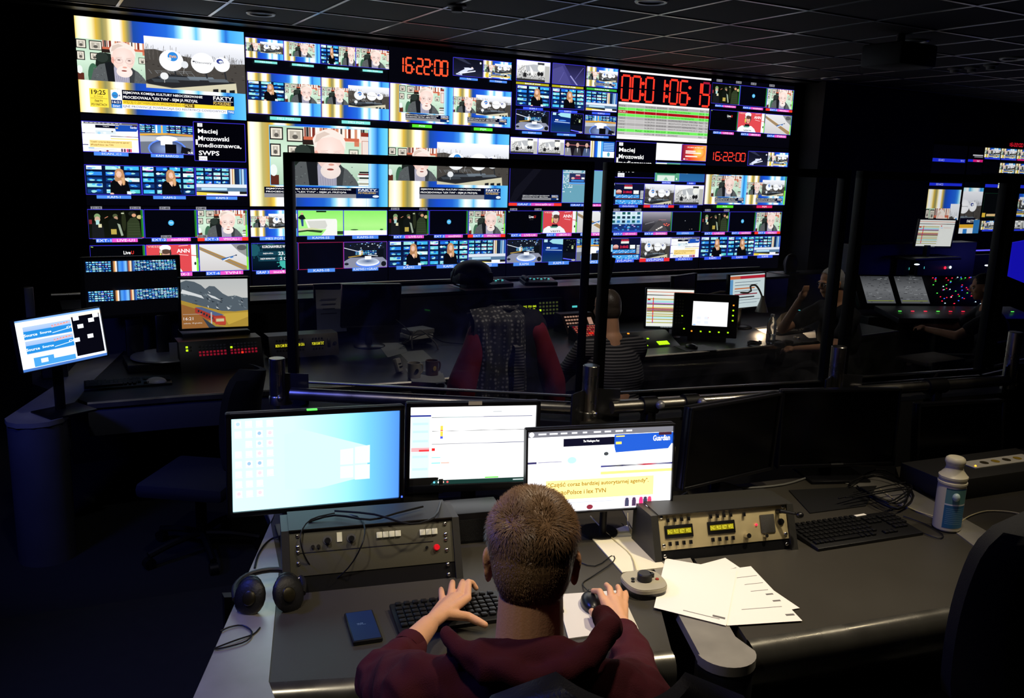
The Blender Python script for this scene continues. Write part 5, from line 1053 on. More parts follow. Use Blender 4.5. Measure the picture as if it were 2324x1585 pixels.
rknob(t, P, .062, L-.08, .008, chrome, .016); rknob(t, P, .118+.0, L-.085, .006, chrome, .012, 'knob'); rknob(t, P, .172, L-.05, .010, blk, .004, 'socket'); rknob(t, P, .096, L-.052, .003, mat('red_led', '#a02020', .4), .003, 'red_lamp')
obj('gooseneck_plug', MB().cyl((.165, 0, L-.02), (.165, -.02, L-.02), .007, n=14).cyl((.165, -.02, L-.02), (.19, -.05, L-.03), .006, .004, n=12).ell((.20, -.055, L-.035), (.011, .011, .009)).xf(P), blk, t)
for x in (-.182, .182):
    for z in (L-.008, .045, .016): obj('screw', MB().ell((x, -.002, z), (.0055, .003, .0055), nu=14, nv=8).xf(P), chrome, t)

# round control unit
beige = mat('beige_shell', '#a39d88', .5); p = Gv(1461, 1340); t = thing('remote_control_unit', 'beige rounded control unit with a big black rotary knob beside the mouse hand', 'control unit', (p.x, p.y, ZD), -.2)
sh = []
for i in range(40):
    a = 2*math.pi*i/40; ca, sa = math.cos(a), math.sin(a); r = (abs(ca)**3+abs(sa)**3)**(-1/3); sh.append((.058*r*ca*(1+.06*sa), .06*r*sa))
obj('base', MB().prism([(x*.97, y*.97) for x, y in sh], 0, .018), blk, t)
m = MB()
for (z0, z1, s0) in ((.018, .028, 1), (.028, .031, .975)): m.prism([(x*s0, y*s0) for x, y in sh], z0, z1)
obj('shell', m, beige, t)
obj('rotary_knob', MB().lathe([(.021, .031), (.0205, .05), (.018, .053), (.001, .053)], n=32).box((.018, -.006, .047), (.01, .012, .012)), dkg, t)
for x, y, k, l_ in ((-.03, .012, blk, 'black button'), (-.036, -.002, blk, 'black button'), (.022, .008, mat('orange_button', '#c87840', .5), 'orange button'), (.036, -.006, mat('dull_red_button', '#983028', .5), 'red button')): obj('button', MB().lathe([(.0055, .031), (.005, .034), (.001, .035)], (x, y, 0), 16), k, t, label=l_)
single('usb_cable', MB().tube([Gv(1340, 1172, .93), Gv(1372, 1205, .912), Gv(1400, 1232, .906), Gv(1432, 1262, .906), Gv(1444, 1298, .915)], .0022), mat('ivory_cable', '#b8ae88', .5), 'ivory cable from the beige control unit over the envelopes', 'cable')
single('usb_cable', MB().tube([Gv(1424, 1165, .94), Gv(1426, 1195, .912), Gv(1440, 1225, .904), Gv(1452, 1240, .904)], .0024), mat('ivory_cable', '#b8ae88', .5), 'short ivory cable dropping from behind the yellow headline monitor', 'cable')
# papers
paper = mat('white_paper_sheet', '#f4f0e8', .75); ink = mat('print_ink', '#6c6a68', .8)
def sheet(label, q, z, group=None, marks=(), m=paper, th=.0006, nm='paper_sheet', cat='paper'):
    P4 = [Gv(x, y, z) for x, y in q]; c = sum(P4, Vector())/4; t = thing(nm, label, cat, (c.x, c.y, z), 0, group)
    obj('sheet', MB().prism([(v.x, v.y) for v in P4], z, z+th), m, t, world=True)
    for u, v, wd, h in marks:
        def at(uu, vv): return (P4[0]*(1-uu)+P4[1]*uu)*(1-vv)+(P4[3]*(1-uu)+P4[2]*uu)*vv
        q4 = [at(u, v), at(u+wd, v), at(u+wd, v+h), at(u, v+h)]
        obj('printed_mark', MB().prism([(k.x, k.y) for k in q4], z+th, z+th+.0002), ink, t, world=True)
    return t
sheet('white printed sheet lowest in the fan, its corner reaching far right', [(1590, 1282), (1646, 1267), (1815, 1381), (1700, 1402)], .9035, 'printed sheets fanned on the desk', [(.35, .93, .5, .01), (.6, .2, .3, .01), (.7, .5, .25, .01)])
sheet('white printed sheet in the middle of the fan with grey marks at its right side', [(1600, 1300), (1704, 1286), (1821, 1410), (1650, 1421)], .905, 'printed sheets fanned on the desk', [(.55, .18, .4, .008), (.6, .32, .34, .008), (.62, .45, .3, .008), (.82, .52, .12, .025), (.84, .64, .12, .025), (.3, .75, .6, .008), (.85, .88, .12, .03)])
sheet('plain white sheet on top of the fan, nearest the beige control unit', [(1510, 1268), (1672, 1296), (1648, 1421), (1484, 1380)], .907, 'printed sheets fanned on the desk', [(.4, .92, .5, .01), (.8, .88, .17, .03)])
sheet('cream envelope stack sticking out behind the beige control unit', [(1341, 1222), (1425, 1194), (1512, 1290), (1412, 1302)], .901, None, [], mat('envelope_cream', '#e4ddc4', .8), .004, 'envelope_stack', 'envelopes')
sheet('thin white mouse pad under the right hand', [(1262, 1352), (1408, 1342), (1449, 1430), (1290, 1452)], .9005, None, [], mat('white_pad', '#d8d4cc', .6), .003, 'mouse_pad', 'mouse pad')
p = Gv(1343, 1372, .91); t = thing('computer_mouse', 'black mouse under the right hand of the boy in maroon', 'mouse', (p.x, p.y, .9036), -.35)
obj('shell', MB().ell((0, 0, .008), (.029, .05, .027)), mat('mouse_black', '#16181c', .3), t); obj('scroll_wheel', MB().cyl((-.004, .025, .03), (.004, .025, .03), .007, n=14), dkg, t)
cord = mat('black_cord', '#08080a', .45)
single('mouse_cable', MB().tube([Gv(1338, 1345, .915), Gv(1322, 1325, .903), Gv(1345, 1308, .903), Gv(1392, 1275, .906), Gv(1388, 1262, .906), Gv(1350, 1285, .903), Gv(1305, 1268, .903), Gv(1300, 1225, .903)], .0018), cord, 'thin black mouse cable looping between pad and envelopes', 'cable')
# phone
q = [Gv(782, 1390, .912), Gv(842, 1378, .912), Gv(870, 1446, .912), Gv(802, 1466, .912)]; c0 = sum(q, Vector())/4; lv = (q[0]+q[1]-q[2]-q[3]); rz = math.atan2(lv.y, lv.x)-math.pi/2-.12
t = thing('smartphone', 'dark blue lit smartphone lying left of the keyboard', 'phone', (c0.x, c0.y, ZD), rz+.12)
obj('body', MB().box((0, 0, .006), (.074, .148, .011), bev=.004), blk, t); c = Cv(.066, .138); c.vgrad([(0, '#142a5c'), (1, '#101c48')]); c.text('16:22', .3, .42, .22, .03, '#8fa8d8'); c.text('18 grudnia', .3, .47, .32, .018, '#8fa8d8')
c.obj('screen', t, .6, Matrix.Translation((-.033, .069, .0118)) @ Matrix.Rotation(-math.pi/2, 4, 'X'))
# headphones
p = Gv(612, 1378); t = thing('headphones', 'black over ear headphones lying on the desk corner', 'headphones', (p.x, p.y, ZD), -.25)
leath = mat('ear_pad_black', '#101012', .5, bump=.4, bscale=150)
for s in (-1, 1):
    R = Matrix.Rotation(s*.5, 3, 'Z') @ Rx(math.radians(62))
    b = MB(); b.ell((s*.048, -.01, .038), (.043, .05, .02), R); o = obj('ear_cup', b, leath, t)
    obj('cushion', MB().ell((s*.048-.0*s, .006, .046), (.036, .042, .02), R), blk, o)
    obj('cup_badge', MB().ell((s*.05, -.032, .047), (.018, .02, .006), R), mat('brass_dull', '#2e2a1a', .4, .6), o)
obj('headband', MB().tube([(-.085, 0, .03), (-.088, .06, .035), (-.06, .11, .04), (0, .13, .042), (.06, .11, .04), (.088, .06, .035), (.085, 0, .03)], .008, 10), leath, t)
single('headphone_cable', MB().tube([Gv(590, 1425, .905), Gv(575, 1440, .905), Gv(540, 1452, .907), Gv(505, 1465, .907), Gv(485, 1474, .907), Gv(520, 1468, .907), Gv(560, 1455, .907), Gv(572, 1435, .907), Gv(550, 1420, .907), Gv(520, 1424, .907), Gv(500, 1434, .907)], .002), cord, 'black headphone cable curled on the aluminium strip', 'cable')
single('headphone_cable', MB().tube([Gv(690, 1335, .91), Gv(740, 1330, .903), Gv(790, 1290, .96), Gv(820, 1240, 1.03), Gv(828, 1200, 1.06), Gv(812, 1172, 1.06), Gv(760, 1168, 1.05)], .002), cord, 'black cable hanging over the right half of the grey talkback panel', 'cable')
single('headphone_cable', MB().tube([Gv(708, 1335, .905), Gv(712, 1300, .94), Gv(690, 1260, 1.0), Gv(682, 1215, 1.05), Gv(705, 1180, 1.07), Gv(760, 1165, 1.08)], .002), cord, 'black cable hanging over the left half of the grey talkback panel', 'cable')
for i, pts in enumerate(([(650, 1215, .93), (620, 1222, .905), (600, 1238, .905), (585, 1262, .905), (578, 1290, .905)], [(700, 1185, 1.06), (760, 1170, 1.07), (840, 1180, 1.07), (900, 1165, 1.07), (960, 1150, 1.07)], [(760, 1160, 1.07), (850, 1168, 1.08), (930, 1190, 1.07), (985, 1175, 1.07), (1000, 1140, 1.06)])):
    single('power_cable', MB().tube([G(*q_) for q_ in pts], .0032), cord, ('black cable lying on the aluminium strip beside the talkback panel', 'upper black cable draped on top of the talkback panel', 'lower black cable draped on top of the talkback panel')[i], 'cable')
t = thing('rack_rail', 'black device behind the talkback panel with a punched metal ear', 'equipment', (.66, -4.93, ZD), -.22); obj('housing', MB().box((-.2, .05, .07), (.5, .1, .14), bev=.003), mat('housing_dark', '#161617', .5), t); obj('ear', MB().box((.055, -.006, .11), (.014, .004, .05)), chrome, t)
# stuff right of the intercom
sheetm = mat('black_mat', '#101011', .55); P4 = [Gv(1792, 1118), Gv(1990, 1110), Gv(1960, 1152), Gv(1835, 1168)]
single('desk_mat', MB().prism([(v.x, v.y) for v in [Gv(1790, 1115), Gv(1990, 1105), Gv(1965, 1150), Gv(1838, 1167)]], ZD+.0005, ZD+.004), sheetm, 'thin black mat under the foot of the largest switched off monitor', 'mat')
rn = random.Random(17)
for i in range(6):
    a = [(1925, 1098), (1985, 1068+i*3), (2040+i*5, 1085+i*4), (2072-i*4, 1130-i*2), (2045-i*6, 1158-i*4), (1985-i*5, 1140-i*6), (1945+i*2, 1105)]
    if i > 2: a = a[::-1][:5]+[(1870+i*12, 1120+i*3)]
    single('loose_cable', MB().tube([G(x+rn.uniform(-6, 6), y+rn.uniform(-5, 5), .91+.006*i) for x, y in a], .0028), cord, 'black cable in the tangle between largest switched off monitor and bottle', 'cable', group='tangled black cables')
ivory = mat('ivory_cable', '#b8ae88', .5)
single('white_cable', MB().tube([Gv(1996, 1110, .91), Gv(2040, 1140, .905), Gv(2080, 1160, .905), Gv(2118, 1172, .905)], .0022), ivory, 'pale thin cable running from the tangle to the left side of the bottle', 'cable')
single('white_cable', MB().tube([Gv(2178, 1187, .905), Gv(2200, 1172, .905), Gv(2240, 1160, .905), Gv(2290, 1162, .905), Gv(2320, 1168, .905)], .0022), ivory, 'pale thin cable from the right side of the bottle toward the office chair', 'cable')
single('keyboard_cable', MB().tube([Gv(2050, 1172, .905), Gv(2100, 1190, .905), Gv(2140, 1214, .905), Gv(2128, 1222, .905), Gv(2090, 1208, .905)], .002), cord, 'black keyboard cable curling in front of the bottle', 'cable')
single('grey_cable', MB().tube([Gv(1532, 1140, .905), Gv(1560, 1118, .905), Gv(1620, 1105, .905), Gv(1700, 1108, .905), Gv(1780, 1100, .905), Gv(1830, 1085, .905)], .004), mat('grey_cable', '#6a6a66', .5), 'thick grey cable below the monitor turned to the left', 'cable')
t = thing('control_box', 'flat grey device with a white plate of round yellow stickers, behind the bottle', 'equipment', (2.75, -5.52, ZD), -.12)
obj('case', MB().box((0, .0, .04), (.62, .22, .08), bev=.004), mat('case_grey', '#2e2d2a', .5), t); obj('white_plate', MB().box((.08, -.0, .082), (.34, .07, .003)), mat('plate_white', '#cfcab8', .6), t)
for i in range(4): obj('round_sticker', MB().lathe([(.016, .0835), (.016, .085), (.001, .085)], (-.0+i*.06, 0, 0), 18), mat('sticker_yellow', '#a88c2c', .5) if i % 2 else mat('sticker_dark', '#3c3420', .5), t)
obj('pilot_light', MB().ell((-.07, -.02, .085), (.004, .004, .004), nu=10, nv=6), led('amber_led', '#ffb030'), t)
# bottle
p = Gv(2147, 1200); t = thing('spray_bottle', 'large white plastic bottle with a blue label on the aluminium strip', 'bottle', (p.x, p.y, ZD+.003), .5)
bw = mat('bottle_plastic', '#d8d0b4', .4, spec=.4); s = 1.0
obj('body', MB().lathe([(.001, 0), (.040, 0), (.044, .005), (.044, .15), (.043, .158), (.046, .162), (.046, .168), (.043, .17), (.043, .178), (.0455, .181), (.0455, .187), (.04, .192), (.03, .205), (.026, .217), (.028, .226), (.001, .226)], n=40), bw, t)
obj('cap', MB().lathe([(.027, .224), (.031, .231), (.032, .238), (.029, .246), (.024, .25), (.001, .251)], n=36), bw, t)
def wrap(z0, z1, a0, a1, m, nm, r=.0445, lbl=None):
    b = MB(); n = 16; vs = []
    for k in range(n+1):
        an = a0+(a1-a0)*k/n; vs += [(r*math.cos(an), r*math.sin(an), z0), (r*math.cos(an), r*math.sin(an), z1)]
    b.add(vs, [(2*k, 2*k+2, 2*k+3, 2*k+1) for k in range(n)]); return obj(nm, b, m, t, label=lbl)
la, lb2 = math.radians(165), math.radians(262)
wrap(.015, .098, la, lb2, mat('label_blue', '#2f6f98', .5), 'label', lbl='blue lower label'); wrap(.098, .15, la, lb2, mat('label_green', '#5f9090', .5), 'label', lbl='grey green upper label'); wrap(.147, .152, la, lb2, mat('label_navy', '#1c4a80', .5), 'label_band')
wrap(.094, .099, la, lb2, mat('label_white', '#dfe4e4', .5), 'label_band', .0447)
for i in range(9): wrap(.03+i*.0065, .0312+i*.0065, la+.15, lb2-.2, mat('label_print', '#8fb8d0', .6), 'printed_line', .0447)
obj('label_picture', MB().ell((.044*math.cos(3.6), .044*math.sin(3.6), .125), (.012, .012, .014)), mat('label_pale', '#b8d0cc', .5), t)
# cream connection box at the low wall
single('wall_box', MB().box((1.62, -4.99, .97), (.06, .03, .14), bev=.003), mat('cream_box', '#c8bf9c', .6), 'cream box beside the yellow headline monitor', 'box')
single('wall_box', MB().box((3.22, -4.98, 1.0), (.07, .03, .14), bev=.003), mat('cream_box', '#c8bf9c', .6), 'cream box between the two right switched off monitors', 'box')
single('pole_stand', MB().cyl((1.12, -5.30, ZD), (1.12, -5.30, 1.16), .012, n=14).box((1.12, -5.31, 1.14), (.08, .05, .08), bev=.005).lathe([(.06, 0), (.06, .01), (.001, .012)], (1.12, -5.28, ZD)), blkm, 'black pole stand behind the yellow headline monitor', 'stand')

# ------------------------------------------------------------------ people
def capsule(b, p0, r0, p1, r1, n=18):
    p0 = Vector(p0); p1 = Vector(p1); b.cyl(p0, p1, r0, r1, n); b.ell(p0, (r0, r0, r0), nu=n, nv=10); b.ell(p1, (r1, r1, r1), nu=n, nv=10); return b
def remesh(b, voxel, smooth=6, disp=None):
    me = b.mesh('tmp', None, None); o = bpy.data.objects.new('tmp', me); COL.objects.link(o)
    m = o.modifiers.new('r', 'REMESH'); m.mode = 'VOXEL'; m.voxel_size = voxel; m.use_smooth_shade = True
    if smooth: k = o.modifiers.new('s', 'SMOOTH'); k.iterations = smooth; k.factor = .5
    dg = bpy.context.evaluated_depsgraph_get(); dg.update()
    r = bpy.data.meshes.new_from_object(o.evaluated_get(dg)); bpy.data.objects.remove(o)
    if disp:
        ns = [v.normal.copy() for v in r.vertices]
        for v, n in zip(r.vertices, ns): v.co += n*disp(v.co)
    for p in r.polygons: p.use_smooth = True
    return r
def mobj(name, me, m, parent, label=None):
    me.materials.clear(); me.materials.append(m); me.transform(chain(parent).inverted()); me.name = name
    o = bpy.data.objects.new(name, me); COL.objects.link(o); o.parent = parent
    if label: o['label'] = label
    return o
def skin_mat(name, col):
    m = mat(name, col, .5, spec=.35, bump=.25, bscale=260, var=.07, vscale=30); b = m.node_tree.nodes['Principled BSDF']
    b.inputs['Subsurface Weight'].default_value = .12; b.inputs['Subsurface Radius'].default_value = (.012, .005, .003); return m
skin = skin_mat('skin_fair', '#d9a27c')
H = D(1207, 1268, 1.56); Fw = Vector((.50, .866, 0)); Rt = Vector((.866, -.50, 0)); UP = Vector((0, 0, 1))
def bp(r, f, z): return Vector((H.x, H.y, 0)) + Rt*r + Fw*f + UP*z
tilt = .30                                             # the head is bowed toward the desk
HF = (Fw*math.cos(tilt) - UP*math.sin(tilt)); HU = (UP*math.cos(tilt) + Fw*math.sin(tilt)); HR = Rt.copy()
HM = Matrix((HR, HF, HU)).transposed()
def hp(x, y, z): return H + HM @ Vector((x, y, z))
def head_parts(b, hp, HM, s=1.0):
    E = lambda c, r: b.ell(hp(*[k*s for k in c]), tuple(k*s for k in r), HM, 28, 18)
    E((0, -.008, .028), (.077, .096, .092)); E((0, -.045, -.006), (.066, .056, .078)); E((0, .03, -.02), (.066, .068, .085)); E((0, .045, -.065), (.048, .045, .045)); E((0, .062, -.092), (.024, .022, .018))
    E((0, .088, .018), (.05, .014, .012)); capsule(b, hp(0, .095*s, .01*s), .009*s, hp(0, .112*s, -.022*s), .012*s); E((.012, .103, -.025), (.008, .01, .007)); E((-.012, .103, -.025), (.008, .01, .007))
    E((0, .094, -.052), (.022, .01, .006)); E((0, .092, -.062), (.02, .01, .006)); E((.04, .068, -.02), (.02, .02, .02)); E((-.04, .068, -.02), (.02, .02, .02))
    for sg in (-1, 1):
        R2 = HM @ Matrix.Rotation(sg*.35, 3, 'Z'); b.ell(hp(sg*.076*s, -.004*s, -.014*s), (.007*s, .018*s, .031*s), R2, 18, 12); b.ell(hp(sg*.081*s, -.014*s, .0*s), (.006*s, .012*s, .02*s), R2, 16, 10)
G3 = lambda x, y, z: G(x, y, z)
b = MB(); head_parts(b, hp, HM)
capsule(b, hp(0, -.03, -.05), .056, bp(0, -.075, H.z-.20), .064, 24); capsule(b, bp(0, -.075, H.z-.2), .07, bp(0, -.1, 1.05), .11)
b.ell(bp(0, -.13, .95), (.15, .1, .2), Matrix((Rt, Fw, UP)).transposed()); b.ell(bp(0, -.2, .72), (.15, .11, .14), Matrix((Rt, Fw, UP)).transposed())
WL = G3(972, 1420, .965); EL = G3(862, 1545, .965); SL = bp(-.175, -.075, 1.125)
WR = G3(1410, 1420, .955); ER = G3(1492, 1545, .97); SR_ = bp(.175, -.075, 1.125); SR_ = bp(.175, -.075, 1.125)
ER = WR + (Vector((SR_.x, SR_.y, .965))-WR).normalized()*.24 + Rt*.03
for S_, E_, W_ in ((SL, EL, WL), (SR_, ER, WR)):
    capsule(b, S_, .045, E_, .036); capsule(b, E_, .036, W_*.5+E_*.5, .034); capsule(b, W_*.5+E_*.5, .034, W_, .0245)
def finger(b, pts, r):
    for i in range(len(pts)-1): capsule(b, pts[i], r[i], pts[i+1], r[i+1], 12)
# left hand: spread over the keyboard, thumb reaching right
def g_(L_): return [G3(*q) for q in L_]
pw = WL; kn = g_([(1004, 1369, .948), (1022, 1358, .954), (1042, 1354, .956), (1061, 1358, .954)])
for k in kn: capsule(b, pw+(k-pw)*.12, .0165, k, .0115, 14)
capsule(b, pw, .021, (kn[1]+kn[2])/2, .013, 14); capsule(b, (pw+kn[2])/2, .015, (kn[3]*.6+pw*.4), .013, 14)
finger(b, [kn[0]]+g_([(1002, 1345, .948), (1001, 1338, .928)]), [.0095, .0085, .0072]); finger(b, [kn[1]]+g_([(1026, 1329, .952), (1027, 1322, .928)]), [.0105, .0095, .008])
finger(b, [kn[2]]+g_([(1048, 1328, .953), (1050, 1321, .928)]), [.0105, .0095, .008]); finger(b, [kn[3]]+g_([(1063, 1322, .949), (1072, 1324, .94), (1081, 1336, .925)]), [.0105, .0095, .0085, .0072])
finger(b, [pw*.6+kn[3]*.4]+g_([(1062, 1400, .938), (1085, 1411, .93), (1101, 1419, .923)]), [.015, .012, .0105, .0088])
# right hand on the mouse
pw = WR; kn = g_([(1371, 1366, .952), (1388, 1360, .955), (1404, 1363, .951), (1417, 1372, .944)])
for k in kn: capsule(b, pw+(k-pw)*.1, .0165, k, .0112, 14)
capsule(b, pw, .021, (kn[1]+kn[2])/2, .013, 14)
finger(b, [kn[0]]+g_([(1361, 1343, .956), (1346, 1342, .944)]), [.0105, .0092, .0078]); finger(b, [kn[1]]+g_([(1384, 1337, .952), (1376, 1328, .938)]), [.0105, .0092, .0078])
finger(b, [kn[2]]+g_([(1406, 1342, .942), (1402, 1332, .925)]), [.0100, .009, .0076]); finger(b, [kn[3]]+g_([(1421, 1354, .934), (1420, 1345, .922)]), [.0092, .0082, .007])
finger(b, [pw*.6+kn[0]*.4]+g_([(1352, 1398, .935), (1343, 1388, .926)]), [.014, .0112, .009])
for sg in (-1, 1):
    hip = bp(sg*.09, -.17, .70); knee = bp(sg*.13, .25, .70); ank = bp(sg*.14, .22, .26)
    capsule(b, hip, .075, knee, .055); capsule(b, knee, .052, ank, .035); capsule(b, ank, .035, ank+Fw*.13-UP*.05, .03)
man = thing('person', 'boy with short brown hair in a maroon hoodie seen from behind at the rear desk', 'person', (bp(0, -.2, 0).x, bp(0, -.2, 0).y, ZP), 0)
mobj('body', remesh(b, .0032, 5), skin, man)
for sg in (-1, 1):
    obj('eye', MB().ell(hp(sg*.031, .083, .002), (.0125, .0125, .0125)).ell(hp(sg*.031, .0945, .0), (.0045, .002, .0045)), mat('eye_white', '#d8d4cc', .2), man, world=True)
# hair: a close cap with thousands of short strands
def hair(parent, H, HM, s, col, dens, top_len, seed, hl=lambda d: True, name='hair', grow=.004):
    rn = random.Random(seed); hm = mat('hair_'+col.strip('#'), col, .42, spec=.5, var=.25, vscale=60)
    def pt(d, off): # surface of the skull along d
        r = [(.077+off)*s, (.096+off)*s, (.092+off)*s]; q1 = Vector((d.x*r[0], d.y*r[1]-.008*s, d.z*r[2]+.028*s))
        if d.z < 0:
            t = min(1, -d.z/.75); t = t*t*(3-2*t)*(1 if d.y < .1 else max(0, 1-(d.y-.1)*2)); o2 = off+.004*4*t*(1-t)
            q2 = Vector((d.x*(.067+o2)*s, -.043*s+d.y*(.057+o2)*s, d.z*(.088+o2)*s)); q1 = q1*(1-t)+q2*t
        for ec, er in (((0, -.008, .028), (.077, .096, .092)), ((0, -.045, -.006), (.066, .056, .078)), ((0, .03, -.02), (.066, .068, .085))):
            e = q1/s-Vector(ec); k = math.sqrt(sum((e[i]/(er[i]+off+.001))**2 for i in range(3)))
            if k < 1: q1 = (Vector(ec)+e/max(k, .3))*s
        return q1
    b = MB(); nu, nv = 48, 30; vs = []; ok = {}
    for j in range(nv+1):
        for i in range(nu):
            ph = math.pi*j/nv; t = 2*math.pi*i/nu; d = Vector((math.sin(ph)*math.cos(t), math.sin(ph)*math.sin(t), math.cos(ph)))
            vs.append(H + HM @ pt(d, grow*(.3+.7*min(1, max(0, (d.z+.7)/.9))))); ok[j*nu+i] = hl(d)
    fs = [f for j in range(nv) for i in range(nu) for f in [(j*nu+i, (j+1)*nu+i, (j+1)*nu+(i+1) % nu, j*nu+(i+1) % nu)] if all(ok[k] for k in f)]
    b.add(vs, fs)
    for k in range(dens):
        d = Vector((rn.gauss(0, 1), rn.gauss(0, 1), rn.gauss(0, 1))).normalized()
        if not hl(d): continue
        L = top_len*(max(.22, min(1, .5+d.z*.9)) if d.y < .6 else .8)*rn.uniform(.7, 1.2)*s
        p = H + HM @ pt(d, grow*.4); n = HM @ d
        bl = min(1, max(0, (d.z-.05)/.5)); sw = HM @ Vector((math.sin(7*d.x+3*d.y)*.5+rn.uniform(-.25, .25), -.3+1.2*bl+rn.uniform(-.3, .3), -.9+.7*bl))
        t = (sw - n*sw.dot(n)).normalized(); side = n.cross(t).normalized()*.0006*s
        a = p + n*L*.35+t*L*.35; c = p + n*L*.5 + t*L*.95 + side*rn.uniform(-3, 3)
        b.add([p-side, p+side, a+side*.8, a-side*.8, c], [(0, 1, 2, 3), (3, 2, 4)])
    o = obj(name, b, hm, parent, world=True, sharp=None); return o
def hl_boy(d):
    if d.z > .1: return d.y < .78 or d.z > .55
    if d.z > -.45: return d.y < .12 and not (abs(d.x) > .93 and d.y > -.22)
    return d.y < -.1
hair(man, H, HM, 1.0, '#86684a', 18000, .02, 3, hl_boy)
# hoodie
maroon = mat('maroon_fleece', '#42171f', .9, spec=.15, bump=.5, bscale=450, var=.15, vscale=20)
BM = Matrix((Rt, Fw, UP)).transposed(); b = MB()
b.ell(bp(0, -.13, 1.0), (.205, .135, .2), BM, 30, 20); b.ell(bp(0, -.17, .82), (.2, .15, .22), BM, 30, 20); b.ell(bp(0, -.075, 1.115), (.19, .1, .075), BM, 30, 16)
b.ell(bp(0, -.10, H.z-.205), (.100, .088, .055), BM, 24, 14)
for S_, E_, W_ in ((SL, EL, WL), (SR_, ER, WR)):
    cf = W_ + (E_-W_).normalized()*(.10 if W_ is WL else .045)
    capsule(b, S_, .082, S_*.5+E_*.5, .07, 24); capsule(b, S_*.5+E_*.5, .07, E_, .06, 24); capsule(b, E_, .06, E_*.35+cf*.65, .05, 24); capsule(b, E_*.35+cf*.65, .05, cf, .036, 24)
    capsule(b, bp(0, -.1, 1.16), .07, S_, .08, 24)
hood = [D(1012, 1446, 1.53), D(1045, 1478, 1.475), D(1110, 1520, 1.42), D(1200, 1545, 1.385), D(1290, 1530, 1.40), D(1355, 1478, 1.45), D(1385, 1425, 1.5), D(1372, 1405, 1.56)]
for i in range(len(hood)-1): capsule(b, hood[i], .026 if i else .018, hood[i+1], .026, 16)
b.ell(D(1200, 1500, 1.45), (.125, .05, .035), Matrix.Rotation(-.52, 3, 'Z') @ Rx(.5), 24, 14)
def folds(p):
    q = Vector((p.x*9+noise.noise(p*5)*1.2, p.y*9, p.z*14)); return noise.noise(q)*.013+noise.noise(q*2.6)*.005-abs(noise.noise(Vector((p.x*15+p.z*6, p.y*7, p.z*5))))*.014
mobj('hoodie', remesh(b, .007, 6, folds), maroon, man)
for W_, E_ in ((WL, EL), (WR, ER)):
    d = (E_-W_).normalized(); a = W_+d*(.088 if W_ is WL else .035)
    obj('cuff', MB().tube([a, a+d*.018, a+d*.035], [.037, .038, .037], 24, 1), maroon, man, world=True)
b = MB()
for sg in (-1, 1):
    hip = bp(sg*.09, -.17, .70); knee = bp(sg*.13, .25, .70); ank = bp(sg*.14, .22, .26); capsule(b, hip, .092, knee, .07); capsule(b, knee, .068, ank, .05)
b.ell(bp(0, -.2, .72), (.19, .15, .13), BM)
mobj('trousers', remesh(b, .012, 4), mat('dark_denim', '#10131c', .8), man)
b = MB()
for sg in (-1, 1):
    ank = bp(sg*.14, .22, ZP+.05); b.ell(ank+Fw*.05, (.048, .14, .045), BM)
mobj('shoes', remesh(b, .008, 4), blk, man)

